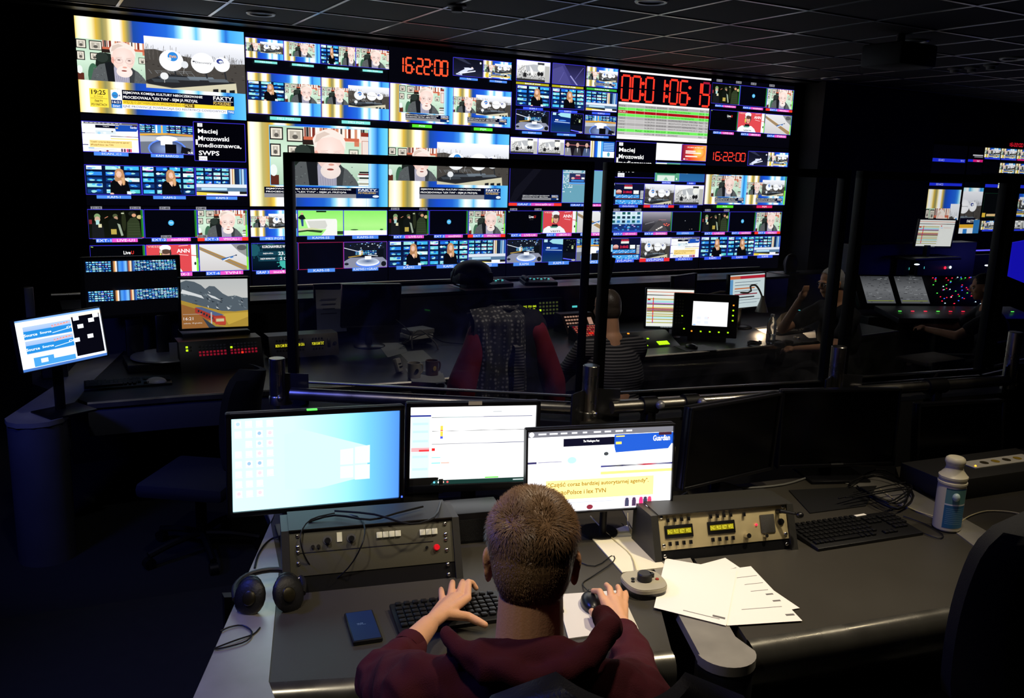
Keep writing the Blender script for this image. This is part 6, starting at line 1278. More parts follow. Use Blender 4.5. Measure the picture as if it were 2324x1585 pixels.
def figure(label, loc, face, pose, hair_col, shirt, hl, glasses=False, skin_m=None, hl_len=.012, stripes=False):
    t = thing('person', label, 'person', (loc[0], loc[1], 0)); F = Vector((math.sin(face), math.cos(face), 0)); R_ = Vector((F.y, -F.x, 0)); Hc = Vector(loc)
    hM = Matrix((R_, F*math.cos(.15)-UP*math.sin(.15), UP*math.cos(.15)+F*math.sin(.15))).transposed()
    hq = lambda x, y, z: Hc + hM @ Vector((x, y, z)); q = lambda r, f, z: Vector((Hc.x, Hc.y, 0))+R_*r+F*f+UP*(Hc.z+z)
    b = MB(); head_parts(b, hq, hM); capsule(b, hq(0, -.03, -.05), .055, q(0, -.07, -.2), .06, 20); capsule(b, q(0, -.07, -.2), .08, q(0, -.15, -.55), .12)
    arms = pose
    for sg, E_, W_, Ft in arms:
        S_ = q(sg*.18, -.07, -.24); E_ = q(*E_); W_ = q(*W_); capsule(b, S_, .045, E_, .04); capsule(b, E_, .04, W_, .026)
        d = (W_-E_).normalized(); pal = W_+d*.05; b.ell(W_+d*.045, (.03, .03, .042), d.to_track_quat('Z', 'Y').to_matrix()); s2 = d.cross(UP if abs(d.z) < .9 else F).normalized()
        fd = (d+Vector(Ft)).normalized()
        for k in range(4): finger(b, [pal+s2*(k-1.5)*.017+d*.02, pal+s2*(k-1.5)*.017+d*.045, pal+s2*(k-1.5)*.016+d*.045+fd*.02+Vector(Ft)*.025], [.0095, .009, .0075])
        finger(b, [W_+d*.02, W_+d*.04-s2*.035, W_+d*.07-s2*.035+Vector(Ft)*.02], [.012, .011, .009])
    BMx = Matrix((R_, F, UP)).transposed()
    for sg in (-1, 1): capsule(b, q(sg*.09, -.12, -.72), .08, q(sg*.12, .28, -.72), .06); capsule(b, q(sg*.12, .28, -.72), .055, q(sg*.12, .27, -1.13), .04)
    mobj('body', remesh(b, .006, 4), skin_m or skin, t)
    for sg in (-1, 1): obj('eye', MB().ell(hq(sg*.031, .083, .002), (.0125, .0125, .0125)), mat('eye_white', '#d8d4cc', .2), t, world=True)
    b = MB(); b.ell(q(0, -.12, -.42), (.21, .14, .22), BMx); b.ell(q(0, -.13, -.62), (.2, .15, .2), BMx); b.ell(q(0, -.07, -.255), (.19, .1, .07), BMx)
    for sg, E_, W_, Ft in arms:
        S_ = q(sg*.18, -.07, -.24); capsule(b, q(0, -.08, -.22), .07, S_, .075); E2 = q(*E_); capsule(b, S_, .075, S_*.35+E2*.65, .06)
        if stripes: capsule(b, S_*.35+E2*.65, .06, E2, .052); capsule(b, E2, .052, q(*W_)*.8+E2*.2, .04)
    b.ell(q(0, -.075, -.195), (.078, .075, .05), BMx); mobj('shirt', remesh(b, .009, 4, lambda p: noise.noise(p*12)*.008), shirt, t)
    b = MB()
    for sg in (-1, 1): capsule(b, q(sg*.09, -.12, -.72), .095, q(sg*.12, .28, -.72), .075); capsule(b, q(sg*.12, .28, -.72), .07, q(sg*.12, .27, -1.1), .05)
    mobj('trousers', remesh(b, .014, 3), mat('dark_denim', '#10131c', .8), t)
    hair(t, Hc, hM, 1.0, hair_col, 3500, hl_len, 5, hl, grow=.003)
    if glasses:
        g = MB()
        for sg in (-1, 1): g.tube([hq(sg*.033+.021*math.cos(a), .101, .002+.017*math.sin(a)) for a in [k*math.pi/6 for k in range(13)]], .0018, 6, 1); g.tube([hq(sg*.054, .1, .006), hq(sg*.078, .05, .006), hq(sg*.083, -.005, .004)], .0018, 6, 1)
        g.tube([hq(-.012, .104, .004), hq(.012, .104, .004)], .0018, 6, 1); obj('glasses', g, blk, t, world=True)
    return t
def stripe_mat():
    m = mat('striped_shirt', '#2c2c30', .85); nt = m.node_tree; w_ = nt.nodes.new('ShaderNodeTexWave'); w_.bands_direction = 'Z'; w_.inputs['Scale'].default_value = 18
    r = nt.nodes.new('ShaderNodeValToRGB'); r.color_ramp.interpolation = 'CONSTANT'; r.color_ramp.elements[0].color = (.012, .012, .016, 1); r.color_ramp.elements[1].position = .55; r.color_ramp.elements[1].color = (.16, .15, .15, 1)
    tc = nt.nodes.new('ShaderNodeTexCoord'); nt.links.new(tc.outputs['Object'], w_.inputs['Vector']); nt.links.new(w_.outputs['Fac'], r.inputs['Fac']); nt.links.new(r.outputs['Color'], nt.nodes['Principled BSDF'].inputs['Base Color']); return m
hl_bald = lambda d: (d.z < .45 and d.z > -.8 and d.y < .1) or (d.y < -.3 and d.z > 0)
hl_full = lambda d: (d.z > .1 and (d.y < .75 or d.z > .6)) or (d.z > -.7 and d.y < .05)
pd = lambda px, py, Y_: CAMP + ray(px, py)*((Y_-CAMP.y)/ray(px, py).y)
h2_ = pd(1378, 700, -3.0)
figure('bald man in a striped shirt seen from behind through the glass', h2_, .12, [(-1, (-.26, .1, -.46), (-.18, .32, -.5), (0, 0, -.8)), (1, (.26, .1, -.46), (.16, .33, -.5), (0, 0, -.8))], '#4a4038', stripe_mat(), hl_bald, hl_len=.008, stripes=True)
h3_ = pd(1888, 642, -2.72)
figure('white haired man with glasses, fist raised to his chin behind the glass', h3_, -1.35, [(1, (.2, .27, -.40), (.05, .24, -.14), (0, 0, .6)), (-1, (-.26, .1, -.46), (-.1, .34, -.5), (0, 0, -.8))], '#b8b8b4', mat('dark_tshirt', '#101218', .85), hl_full, True, hl_len=.012)
h4_ = pd(2232, 652, -2.75)
figure('dark haired man leaning over the mixing desk with a pen at the far right', h4_, -.75, [(-1, (-.22, .2, -.42), (-.1, .42, -.4), (0, 0, -.8)), (1, (.26, .15, -.42), (.12, .4, -.4), (0, 0, -.8))], '#14110f', mat('navy_jumper', '#0c0d14', .85), hl_full, hl_len=.015)

# ------------------------------------------------------------------ things on the front console
def Yp(px, py, Y_): return pd(px, py, Y_)
def panel_thing(label, p, rz, W, H, tiltb, m, dep=.12, cat='equipment', nm='broadcast_console'):
    t = thing(nm, label, cat, (p[0], p[1], p[2]), rz); P = Matrix.Rotation(-tiltb, 4, 'X')
    obj('face_plate', MB().box((0, .004, H/2), (W, .008, H), bev=.001).xf(P), m, t)
    dy = math.sin(tiltb)*H; hz = math.cos(tiltb)*H
    b = MB(); b.add([(x, y, z) for x in (-W/2, W/2) for y, z in ((.01, 0), (dy+.01, hz-.002), (dy+dep, hz-.002), (dy+dep, 0))], [(0, 1, 2, 3), (7, 6, 5, 4), (0, 4, 5, 1), (1, 5, 6, 2), (2, 6, 7, 3), (3, 7, 4, 0)]); obj('case', b, blk, t)
    return t, P
def btn_grid(t, P, cells, size, m_of, d=.004, nm='button'):
    cache = {}
    for i, (x, z) in enumerate(cells):
        m = m_of(i)
        if m.name not in cache: cache[m.name] = MB().box((0, 0, 0), (size[0], d, size[1]), bev=.001).mesh(nm, m)
        o = bpy.data.objects.new(nm, cache[m.name]); COL.objects.link(o); o.parent = t; o.matrix_basis = P @ Matrix.Translation((x, -d/2-.0005, z))
offb = mat('unlit_button', '#4c4c40', .5); gb = emit('green_button', '#b8e818', 1.4); rb = emit('red_button_dim', '#a81830', .5); rbh = emit('red_button_lit', '#ff2a1c', 1.6); dimg = emit('dim_green_button', '#5a6430', .4)
# button panel under the red train monitor
t, P = panel_thing('panel with rows of green and red lit buttons, under the square red train monitor', (.60, -1.93, ZF), 0.0, .50, .19, .35, mat('panel_black', '#101010', .45), .16)
cells = []; kinds = []
for blk_i, x0 in enumerate((-.11, .08)):
    for r in range(4):
        for i in range(8): cells.append((x0+i*.0215-.02, .155-r*.0185)); kinds.append(('o', 'o', 'r', 'r')[r] if not (blk_i == 1 and r == 1 and i == 0) else 'g')
kinds[-5] = 'R'
for r in range(2): cells.append((-.205, .155-r*.02)); kinds.append('g'); cells.append((-.185, .155-r*.02)); kinds.append('o')
K = {'o': offb, 'r': rb, 'g': gb, 'R': rbh}
btn_grid(t, P, cells, (.013, .012), lambda i: K[kinds[i]])
# plinth that carries the train monitor
single('monitor_plinth', MB().box((.604, -1.63, ZF+.1), (.42, .2, .2), bev=.004), blk, 'black plinth that carries the square red train monitor', 'plinth')
single('monitor_plinth', MB().box((.138, -1.50, ZF+.15), (.1, .06, .30), bev=.004), blk, 'black pole plinth behind the wide black monitor', 'plinth')
t, P = panel_thing('grey panel with three yellow text displays, seen behind the first glass panel frame', (1.14, -1.85, ZF+.02), -.02, .46, .15, .25, mat('panel_grey_warm', '#4a463e', .45, .3), .14)
for i, x in enumerate((-.15, -.04, .09)):
    obj('display', MB().box((x, -.001, .085), (.09, .004, .034), bev=.002).xf(P), blk, t); c = Cv(.08, .02); c.text(('MON CAM SRC', 'TEL KAM GRA', 'PGM KAM TXT')[i], 0, 0, 1, 1, '#e8e02c', True); c.obj('display_text', t, .9, P @ Matrix.Translation((x-.04, -.0045, .095)))
    for k in range(4):
        for z in (.118, .052): obj('switch', MB().box((x-.03+k*.02, -.004, z), (.007, .006, .01)).xf(P), blk, t)
obj('slot', MB().box((.165, -.001, .085), (.02, .003, .06), bev=.002).xf(P), blk, t); obj('knob', MB().cyl((.205, 0, .08), (.205, -.012, .08), .011).xf(P), blk, t)
# notice sheets
t = thing('notice_sheet', 'white notice sheet with lines of print hanging behind the first glass panel', 'notice', tuple(Yp(748, 757, -1.32)))
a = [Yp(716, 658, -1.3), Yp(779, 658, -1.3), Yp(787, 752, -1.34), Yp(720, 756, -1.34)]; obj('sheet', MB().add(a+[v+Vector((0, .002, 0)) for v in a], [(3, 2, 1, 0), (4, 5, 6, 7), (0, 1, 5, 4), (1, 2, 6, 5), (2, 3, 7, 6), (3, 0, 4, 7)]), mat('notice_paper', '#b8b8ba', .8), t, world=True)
for i in range(6): q = Yp(728, 680+i*11, -1.325); obj('printed_line', MB().box((q.x+.06, q.y, q.z), (.12-.015*(i % 3), .001, .006)), ink, t, world=True)
single('notice_board', MB().box((1.47, -1.27, 1.0), (.2, .01, .34)), blk, 'black backing board behind the white notice sheet', 'board')
# mugs, remote, papers
def mug(label, p, m, deco=None):
    t = thing('mug', label, 'mug', (p.x, p.y, ZF+.001), .3)
    obj('cup', MB().lathe([(.001, 0), (.036, 0), (.04, .005), (.041, .095), (.038, .095), (.037, .01), (.001, .008)], n=28, cap=False), m, t)
    obj('handle', MB().tube([(.038, 0, .08), (.062, 0, .075), (.068, 0, .05), (.058, 0, .025), (.038, 0, .02)], .006, 8), m, t)
    if deco: obj('emblem', MB().ell((-.012, -.0405, .05), (.014, .003, .016)), deco, t)
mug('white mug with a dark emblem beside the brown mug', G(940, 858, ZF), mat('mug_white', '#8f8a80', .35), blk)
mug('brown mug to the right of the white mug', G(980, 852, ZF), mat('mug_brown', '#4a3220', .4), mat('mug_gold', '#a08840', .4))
p = G(903, 845, ZF); t = thing('remote_control', 'pale handset with small keys standing near the white mug', 'remote', (p.x, p.y, ZF), .5); obj('case', MB().box((0, 0, .045), (.045, .035, .09), Rx(-.35), bev=.008), mat('handset_grey', '#8c8a84', .5), t)
for i in range(3): obj('key', MB().box((0, -.026+.012*i, .04+.016*i), (.026, .004, .008), Rx(-.35)), blk, t)
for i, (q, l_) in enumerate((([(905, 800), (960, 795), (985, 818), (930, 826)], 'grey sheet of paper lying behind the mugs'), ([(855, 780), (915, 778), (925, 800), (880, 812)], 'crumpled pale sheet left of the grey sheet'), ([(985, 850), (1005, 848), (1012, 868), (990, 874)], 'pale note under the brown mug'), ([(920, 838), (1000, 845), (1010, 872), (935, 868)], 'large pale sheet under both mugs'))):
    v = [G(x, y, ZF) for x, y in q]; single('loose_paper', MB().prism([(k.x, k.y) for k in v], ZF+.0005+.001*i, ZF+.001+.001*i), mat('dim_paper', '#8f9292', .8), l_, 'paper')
p = G(892, 765, ZF+.0); t = thing('paper_tray', 'stack of white boxes and papers below the dark monitor with a pale top rim', 'box', (2.02, -1.62, ZF), .1)
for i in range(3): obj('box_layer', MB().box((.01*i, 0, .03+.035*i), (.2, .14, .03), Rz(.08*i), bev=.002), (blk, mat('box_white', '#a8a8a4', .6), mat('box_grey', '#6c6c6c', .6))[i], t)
single('table_lamp_arm', MB().tube([(1.93, -1.78, ZF), (1.92, -1.8, ZF+.1), (1.98, -1.82, ZF+.14), (2.08, -1.84, ZF+.05), (2.1, -1.85, ZF)], .006), gry, 'curved grey tube standing in front of the white boxes', 'tube')
t = thing('framed_picture', 'small grey framed picture right of the white boxes', 'picture', (2.62, -1.45, ZF)); obj('frame', MB().box((0, 0, .1), (.14, .015, .16), Rx(.1)), mat('frame_grey', '#3c3c3c', .6), t); obj('picture', MB().box((0, -.01, .1), (.11, .004, .13), Rx(.1)), mat('picture_grey', '#6a6a66', .7), t)
single('loose_cable', MB().tube([(1.8, -1.6, 1.0), (1.95, -1.7, .85), (1.85, -1.8, .8), (2.05, -1.75, .85), (2.2, -1.7, .77), (2.35, -1.8, .76)], .004), cord, 'black cable tangle hanging below the dark monitor with a pale rim', 'cable')
# left end: keyboard, white mouse, small speaker, blue lit pole
keyboard('black keyboard in front of the tilted small monitor', (-.20, -2.18, ZF), -.05, keys=False, w_=.46, dp=.17)
p = G(355, 872, ZF); t = thing('computer_mouse', 'white mouse at the left end of the front console', 'mouse', (p.x, p.y, ZF), 1.3); obj('shell', MB().ell((0, 0, .012), (.036, .058, .03)), mat('mouse_white', '#b8b8bc', .35), t)
single('desk_note', MB().box((.36, -1.80, ZF+.09), (.11, .012, .15), Rx(-.15)), mat('note_grey', '#7a7a7e', .7), 'pale card standing between the oval foot and the button panel', 'note')
single('wall_pole', MB().box((-.43, -1.5, ZF+.25), (.05, .05, .5), bev=.003), mat('pole_grey', '#6c6c72', .4, .5), 'upright grey pole lit blue, left of the wide black monitor', 'pole')
t = thing('desk_speaker', 'small black speaker left of the wide black monitor', 'speaker', (-.33, -1.75, ZF)); obj('cabinet', MB().box((0, 0, .11), (.14, .12, .22), bev=.01), blk, t); obj('cone', MB().cyl((0, -.058, .12), (0, -.064, .12), .045, n=24), dkg, t)
# intercom on the riser and devices on top
t, P = panel_thing('intercom with yellow texts and a block of green buttons, behind the draped coat', (3.2, -1.26, .80), 0, .62, .17, .12, mat('intercom_black', '#121410', .4), .1)
c = Cv(.36, .05); rn = random.Random(3)
for i in range(8):
    for r in range(2): c.text(('SOLO', 'KAM 1', 'GRAF', 'WIDE', 'DZWK', 'REZ', 'STUD', 'EMIS')[i] if r == 0 else 'OFF', .01+i*.125, .1+r*.5, .095 if r == 0 else .06, .32, '#d8f020', True)
c.obj('display_text', t, 1.1, P @ Matrix.Translation((-.29, -.002, .125)))
btn_grid(t, P, [(.1+i*.033, .135-r*.03) for r in range(4) for i in range(6)], (.018, .016), lambda i: gb if i in (12,) else dimg); obj('top_trim', MB().box((0, .02, .172), (.62, .04, .006)), mat('green_tint_plate', '#3c5a3c', .4), t)
t, P = panel_thing('black unit with two small cyan displays beside the green buttons intercom', (3.76, -1.26, .82), 0, .42, .12, .1, blk, .1); cy = emit('cyan_display', '#58d8d8', .9)
for x in (-.12, .14): obj('display', MB().box((x, -.002, .07), (.05, .003, .016)).xf(P), cy, t)
def phone_unit(label, p, rz):
    t = thing('desk_phone', label, 'phone', p, rz); obj('case', MB().box((0, 0, .025), (.3, .18, .035), Rx(.12), bev=.006), blk, t)
    for i in range(16): obj('key', MB().box((-.06+(i % 8)*.022, .03-.03*(i//8), .048), (.014, .012, .006), Rx(.12)), offb if i % 3 else cy, t)
    obj('handset', MB().tube([(-.12, -.06, .05), (-.12, 0, .065), (-.12, .06, .06)], .016, 10), dkg, t)
phone_unit('black desk phone with pale keys on the riser behind the coat', (2.98, -1.0, 1.055), .1)
phone_unit('low black desk phone on the pinkish riser top', (3.42, -1.0, 1.055), -.2)
single('riser_cover', MB().box((3.3, -.99, 1.0565), (1.3, .36, .003)), mat('pinkish_cover', '#8c7c88', .35), 'pale pinkish cover plate on the riser', 'cover')  # thin plate that gives the riser top its pale pinkish colour
# vision mixer lit by warm light, right of the coat
t, P = panel_thing('tall sloping switcher panel with warm lit button rows, between coat and glass post', (3.42, -1.75, ZF), .0, .30, .2, .7, mat('mixer_brown', '#3a2c22', .45), .1); wb = emit('warm_button', '#d8a890', .55); pk = emit('pink_display', '#ff2050', 1.2)
btn_grid(t, P, [(-.12+i*.026, .17-r*.03) for r in range(4) for i in range(7)], (.018, .012), lambda i: wb); obj('pink_display', MB().box((-.0, -.003, .035), (.06, .003, .014)).xf(P), pk, t); obj('fader_slot', MB().box((.1, -.002, .12), (.04, .003, .07)).xf(P), wb, t)
t, P = panel_thing('lower switcher panel with dense red lit button rows, right of the red sleeve', (3.36, -2.1, ZF), .0, .34, .24, 1.1, mat('mixer_dark', '#1c1412', .45), .02); rw = emit('rose_button', '#d86a58', .5)
btn_grid(t, P, [(-.15+i*.025, .22-r*.022) for r in range(8) for i in range(12)], (.018, .011), lambda i: rbh if i in (52, 53) else rw if i % 5 else rb)
# panel with bright green lit keys and the tilted touch screen
t, P = panel_thing('flat panel with glowing green keys in front of the colour striped running order', (3.66, -2.38, ZF), -.05, .42, .22, 1.15, mat('panel_moss', '#22261a', .4), .02); gl = emit('glow_green', '#a8f010', 1.8); am = emit('amber_key', '#ff9a2c', 1.5)
btn_grid(t, P, [(-.15, .2), (-.1, .15), (-.02, .12), (-.16, .05), (-.15, .03), (-.1, .02), (-.08, .035)]+[(.04+i*.02, .07-r*.016) for r in range(3) for i in range(5)], (.017, .012), lambda i: am if i == 0 else gl)
t = thing('touch_panel', 'tilted black touch screen unit with green side buttons beside the warm lit desk', 'control panel', (4.20, -2.30, ZF), -.60)
P = Matrix.Translation((0, 0, .20)) @ Matrix.Rotation(-.1, 4, 'X'); obj('housing', MB().box((-.02, .025, 0), (.50, .05, .34), bev=.008).xf(P), blk, t)
c = Cv(.27, .19); s_panel(c); c.obj('screen', t, 1.35, P @ Matrix.Translation((-.12, -.001, .11))); obj('foot', MB().box((0, .06, .02), (.3, .16, .04), bev=.004), blk, t)
btn_grid(t, P, [(.19, .09-i*.04) for i in range(4)]+[(-.12+i*.07, -.125) for i in range(5)]+[(-.2, -.01), (-.18, -.11)], (.012, .01), lambda i: am if i in (0, 4) else gl)
btn_grid(t, P, [(-.245+i*.022, .11-r*.025) for r in range(8) for i in range(3)], (.013, .013), lambda i: offb)
p = G(1585, 800, ZF); single('mouse_pad', MB().box((3.92, -2.50, ZF+.002), (.26, .2, .003), Rz(-.2)), mat('pad_grey', '#4c4c50', .6), 'grey mouse pad in front of the tilted touch screen', 'mouse pad')
t = thing('computer_mouse', 'black mouse on the grey pad before the tilted touch screen', 'mouse', (3.88, -2.5, ZF+.0035), .2); obj('shell', MB().ell((0, 0, .01), (.03, .055, .026)), mat('mouse_black', '#16181c', .3), t)
# lamp
lm = mat('lamp_grey', '#6c6860', .4, .2); t = thing('desk_lamp', 'gooseneck lamp with a grey cone shade over the right side of the console', 'lamp', (4.52, -1.93, ZF))
hd = Yp(1730, 688, -2.05); obj('base', MB().lathe([(.001, 0), (.07, 0), (.07, .015), (.02, .025), (.001, .025)]), lm, t)
obj('neck', MB().tube([(4.52, -1.93, ZF), (4.52, -1.93, 1.05), tuple(Yp(1697, 665, -2.0)), tuple(Yp(1703, 650, -2.02)), tuple(Yp(1715, 648, -2.04)), tuple(Yp(1724, 660, -2.05)), tuple(hd+Vector((0, 0, .04)))], .008, 10), lm, t, world=True)
obj('shade', MB().lathe([(.016, .06), (.02, .03), (.026, .01), (.055, -.075), (.053, -.075), (.024, .008), (.001, .02)], tuple(hd), 28, cap=False), lm, t, world=True)
obj('bulb', MB().ell(tuple(hd+Vector((0, 0, -.035))), (.016, .016, .02)), emit('bulb_warm', '#ffe0a8', 6), t, world=True)
spot('lamp_light', hd+Vector((0, 0, -.055)), (hd.x+.02, hd.y-.3, ZF), 17, (1, .72, .45), 120, .8, .015)
# bottle, headphones, keyboard, paper
p = G(1748, 779, ZF); t = thing('water_bottle', 'clear plastic water bottle under the gooseneck lamp', 'bottle', (p.x, p.y, ZF))
pet = mat('clear_plastic', '#e8eef0', .08, trans=.9, ior=1.3); obj('body', MB().lathe([(.001, 0), (.034, 0), (.037, .01), (.037, .14), (.035, .16), (.02, .195), (.013, .205), (.013, .215)], n=28, cap=False), pet, t); obj('cap', MB().cyl((0, 0, .213), (0, 0, .23), .015, n=20), mat('cap_white', '#d8d8d8', .4), t); obj('water', MB().cyl((0, 0, .003), (0, 0, .07), .033, n=24), mat('water', '#cfd8d8', .05, trans=.9, ior=1.33), t)
p = G(1778, 785, ZF); t = thing('headphones', 'black headphones lying flat beside the water bottle', 'headphones', (p.x, p.y, ZF), .2)
for s in (-1, 1): obj('ear_cup', MB().lathe([(.03, 0), (.045, .004), (.045, .03), (.03, .036), (.001, .034)], (s*.05, 0, 0), 24), leath, t)
obj('headband', MB().tube([(-.05, .03, .02), (-.04, .1, .02), (0, .125, .02), (.04, .1, .02), (.05, .03, .02)], .007, 8), leath, t)
p = G(1712, 783, ZF); single('cable_coil', MB().tube([Vector((p.x+.05*math.cos(a), p.y+.05*math.sin(a), ZF+.006+.001*k)) for k, a in enumerate([i*.6 for i in range(22)])], .006, 8, 1), cord, 'coil of black cable on the lit part of the console', 'cable')
keyboard('black keyboard on the lamp lit part of the front console', (4.95, -2.34, ZF), .1, keys=False)
v = [G(x, y, ZF) for x, y in ((1712, 745), (1770, 735), (1800, 745), (1740, 760))]; single('loose_paper', MB().prism([(k.x, k.y) for k in v], ZF+.0005, ZF+.0015), wht, 'warm lit sheet of paper under the gooseneck lamp', 'paper')
p = G(1790, 742, ZF); single('paper_bag', MB().add([(p.x-.1, p.y, ZF), (p.x+.1, p.y+.02, ZF), (p.x+.12, p.y+.05, ZF+.08), (p.x+.04, p.y+.05, ZF+.13), (p.x-.06, p.y+.04, ZF+.11), (p.x-.1, p.y+.09, ZF), (p.x+.1, p.y+.1, ZF)], [(0, 1, 2, 3, 4), (5, 4, 3), (5, 3, 6), (6, 3, 2), (0, 4, 5), (1, 6, 2), (0, 5, 6, 1)]), mat('kraft_paper', '#b8a488', .8), 'folded beige paper packet behind the keyboard near the lamp', 'packet')
v = [G(x, y, ZF) for x, y in ((1822, 757), (1850, 750), (1852, 768), (1836, 768))]; single('loose_paper', MB().prism([(k.x, k.y) for k in v], ZF+.0005, ZF+.0015), wht, 'warm lit paper corner beside the raised forearm', 'paper')
for i, (x, y) in enumerate(((1803, 768), (1812, 770))): q = G(x, y, ZF); single('small_cube', MB().box((q.x, q.y, ZF+.008), (.02, .016, .016), bev=.002), wht, ('left white cube on the lamp lit desk', 'right white cube on the lamp lit desk')[i], 'cube')
# cyan equipment lamps on the riser, white cylinder
for i, px in enumerate((1773, 1799, 1813, 1832)): q = Yp(px, 706, -1.164); single('status_display', MB().box((q.x, q.y, q.z), (.05 if i == 0 else .03, .008, .018)), cy, ('widest cyan status display right of the red headed document', 'second cyan status display from the red headed document', 'third cyan status display from the red headed document', 'cyan status display beside the raised fist')[i], 'display')
single('side_rack', MB().box((6.72, -1.0, .53), (.9, .3, 1.06), bev=.004), blk, 'black low rack at the right end of the front console riser', 'rack')
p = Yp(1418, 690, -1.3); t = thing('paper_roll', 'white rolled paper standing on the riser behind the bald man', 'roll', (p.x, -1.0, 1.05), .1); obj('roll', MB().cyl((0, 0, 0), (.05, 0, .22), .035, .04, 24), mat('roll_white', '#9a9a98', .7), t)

# ------------------------------------------------------------------ chairs
fab = mat('chair_fabric', '#0e0f12', .85, bump=.6, bscale=600); navy = mat('chair_navy', '#12162a', .8, bump=.5, bscale=500)
def back_shell(W, H, th=.035, curve=.08, top_r=.12, n=14):
    b = MB(); vs = []; nv = 14
    for side in (0, 1):
        for j in range(nv+1):
            z = H*j/nv; hw = W/2*(1-.12*(j/nv)**2)
            if z > H-top_r: hw -= top_r*(1-math.sqrt(max(0, 1-((z-H+top_r)/top_r)**2)))
            if z < top_r*.6: hw -= top_r*.5*(1-math.sqrt(max(0, 1-((top_r*.6-z)/(top_r*.6))**2)))
            for i in range(n+1):
                u = -1+2*i/n; vs.append((u*hw, curve*(1-u*u)*-1+(th if side else 0)+.05*math.sin(z/H*2.6), z))
    k = (nv+1)*(n+1); fs = []
    for s in (0, 1):
        for j in range(nv):
            for i in range(n):
                a = s*k+j*(n+1)+i; f = (a, a+1, a+n+2, a+n+1); fs.append(f if s == 0 else f[::-1])
    for j in range(nv):
        for i in (0, n): a = j*(n+1)+i; f = (a, a+n+1, k+a+n+1, k+a); fs.append(f if i == 0 else f[::-1])
    for i in range(n):
        for j in (0, nv): a = j*(n+1)+i; f = (a, k+a, k+a+1, a+1); fs.append(f if j == 0 else f[::-1])
    return b.add(vs, fs)
def chair(label, loc, rz, fm, zs=.46, H=.55, W=.46, arms=True, head=False, by=-.26, ti=.12):
    # the sitter faces local +Y; the back is at local -Y
    t = thing('office_chair', label, 'chair', loc, rz)
    obj('seat', MB().box((0, 0, zs-.03), (.48, .46, .08), bev=.03), fm, t); B = Matrix.Translation((0, by, zs+.06)) @ Matrix.Rotation(ti, 4, 'X')
    obj('backrest', back_shell(W, H).xf(B), fm, t)
    obj('back_support', MB().tube([(0, -.05, zs-.07), (0, -.27, zs-.06), (0, by-.07, zs+.1), (0, by-.11, zs+.3)], .02, 8), blkm, t)
    if arms:
        for s in (-1, 1): obj('armrest', MB().tube([(s*.22, -.05, zs-.05), (s*.29, -.05, zs-.03), (s*.29, -.03, zs+.18)], .014, 8).box((s*.29, 0, zs+.2), (.07, .24, .03), bev=.01), blk, t)
    if head: obj('headrest', MB().box((0, -.36, zs+H+.13), (.26, .07, .16), bev=.03).box((0, -.35, zs+H+.0), (.05, .03, .16)), fm, t)
    obj('gas_column', MB().cyl((0, 0, .1), (0, 0, zs-.07), .028, n=16), blkm, t)
    for k in range(5):
        a = 2*math.pi*k/5; x, y = math.cos(a), math.sin(a)
        obj('base_leg', MB().tube([(0, 0, .11), (x*.15, y*.15, .1), (x*.29, y*.29, .07)], .018, 8), blkm, t); obj('caster', MB().cyl((x*.29-y*.02, y*.29+x*.02, .03), (x*.29+y*.02, y*.29-x*.02, .03), .029, n=14), blk, t)
    return t
q = D(2298, 1300, 2.2); chair('large black office chair cut off by the right edge of the photo', (q.x+.19, q.y+.25, ZP), -.2, fab, zs=.48, H=.55, W=.5, head=True, arms=False)
q = bp(.12, .07, 0); chair('black office chair under the boy in maroon', (q.x, q.y, ZP), math.atan2(-Fw.x, Fw.y)+.06, mat('chair_leather', '#15151a', .4, bump=.3, bscale=200), zs=.46, H=.625, W=.50, arms=False, by=-.38, ti=-.02)
q = Yp(455, 880, -3.05); chair('dark navy chair with a curved back at the left end of the front console', (q.x, -2.9, 0), .95, navy, zs=.44, H=.52, W=.4, arms=False)
q = Yp(1150, 800, -3.02); cc = chair('chair at the front console draped with a patterned scarf and a red jacket', (q.x, -2.75, 0), -.1, fab, zs=.52, H=.68, W=.46)
q2 = Yp(1075, 612, -1.55); chair('black high backed chair in front of the lowest displays, left of the first glass post', (q2.x, -3.35+.0, 0), .2, fab, zs=.46, H=.62, W=.36, arms=False) if False else None
t = thing('headset_stand', 'black cap shaped speaker on the riser in front of the three anchor pictures', 'speaker', (q2.x+.25, -1.02, 1.055)); obj('hood', MB().ell((0, 0, .13), (.17, .12, .10)).box((0, 0, .09), (.32, .2, .1), bev=.03).box((0, 0, .02), (.16, .14, .04), bev=.01), mat('speaker_black', '#0c0c0f', .5), t); obj('stem', MB().tube([(-.17, -.02, .16), (-.2, -.03, .06), (-.12, -.04, .02)], .006), blk, t)
q3 = Yp(1795, 600, -.98)
t = thing('curved_screen', 'pale curved screen edge right of the video wall end', 'screen', tuple(Yp(1795, 600, -.98))); obj('shell', MB().ell((0, 0, 0), (.10, .05, .11)), mat('shell_dark', '#1a1a1c', .5), t); obj('stem', MB().cyl((.02, .0, -.08), (.02, .0, -q3.z+1.05), .012, n=12).box((.02, 0, -q3.z+1.06), (.12, .1, .02)), blk, t); obj('rim', MB().tube([(-.08, -.03, .09), (-.105, -.035, .04), (-.11, -.035, -.02), (-.09, -.03, -.08)], .012), mat('rim_pale', '#8a8a92', .5), t)
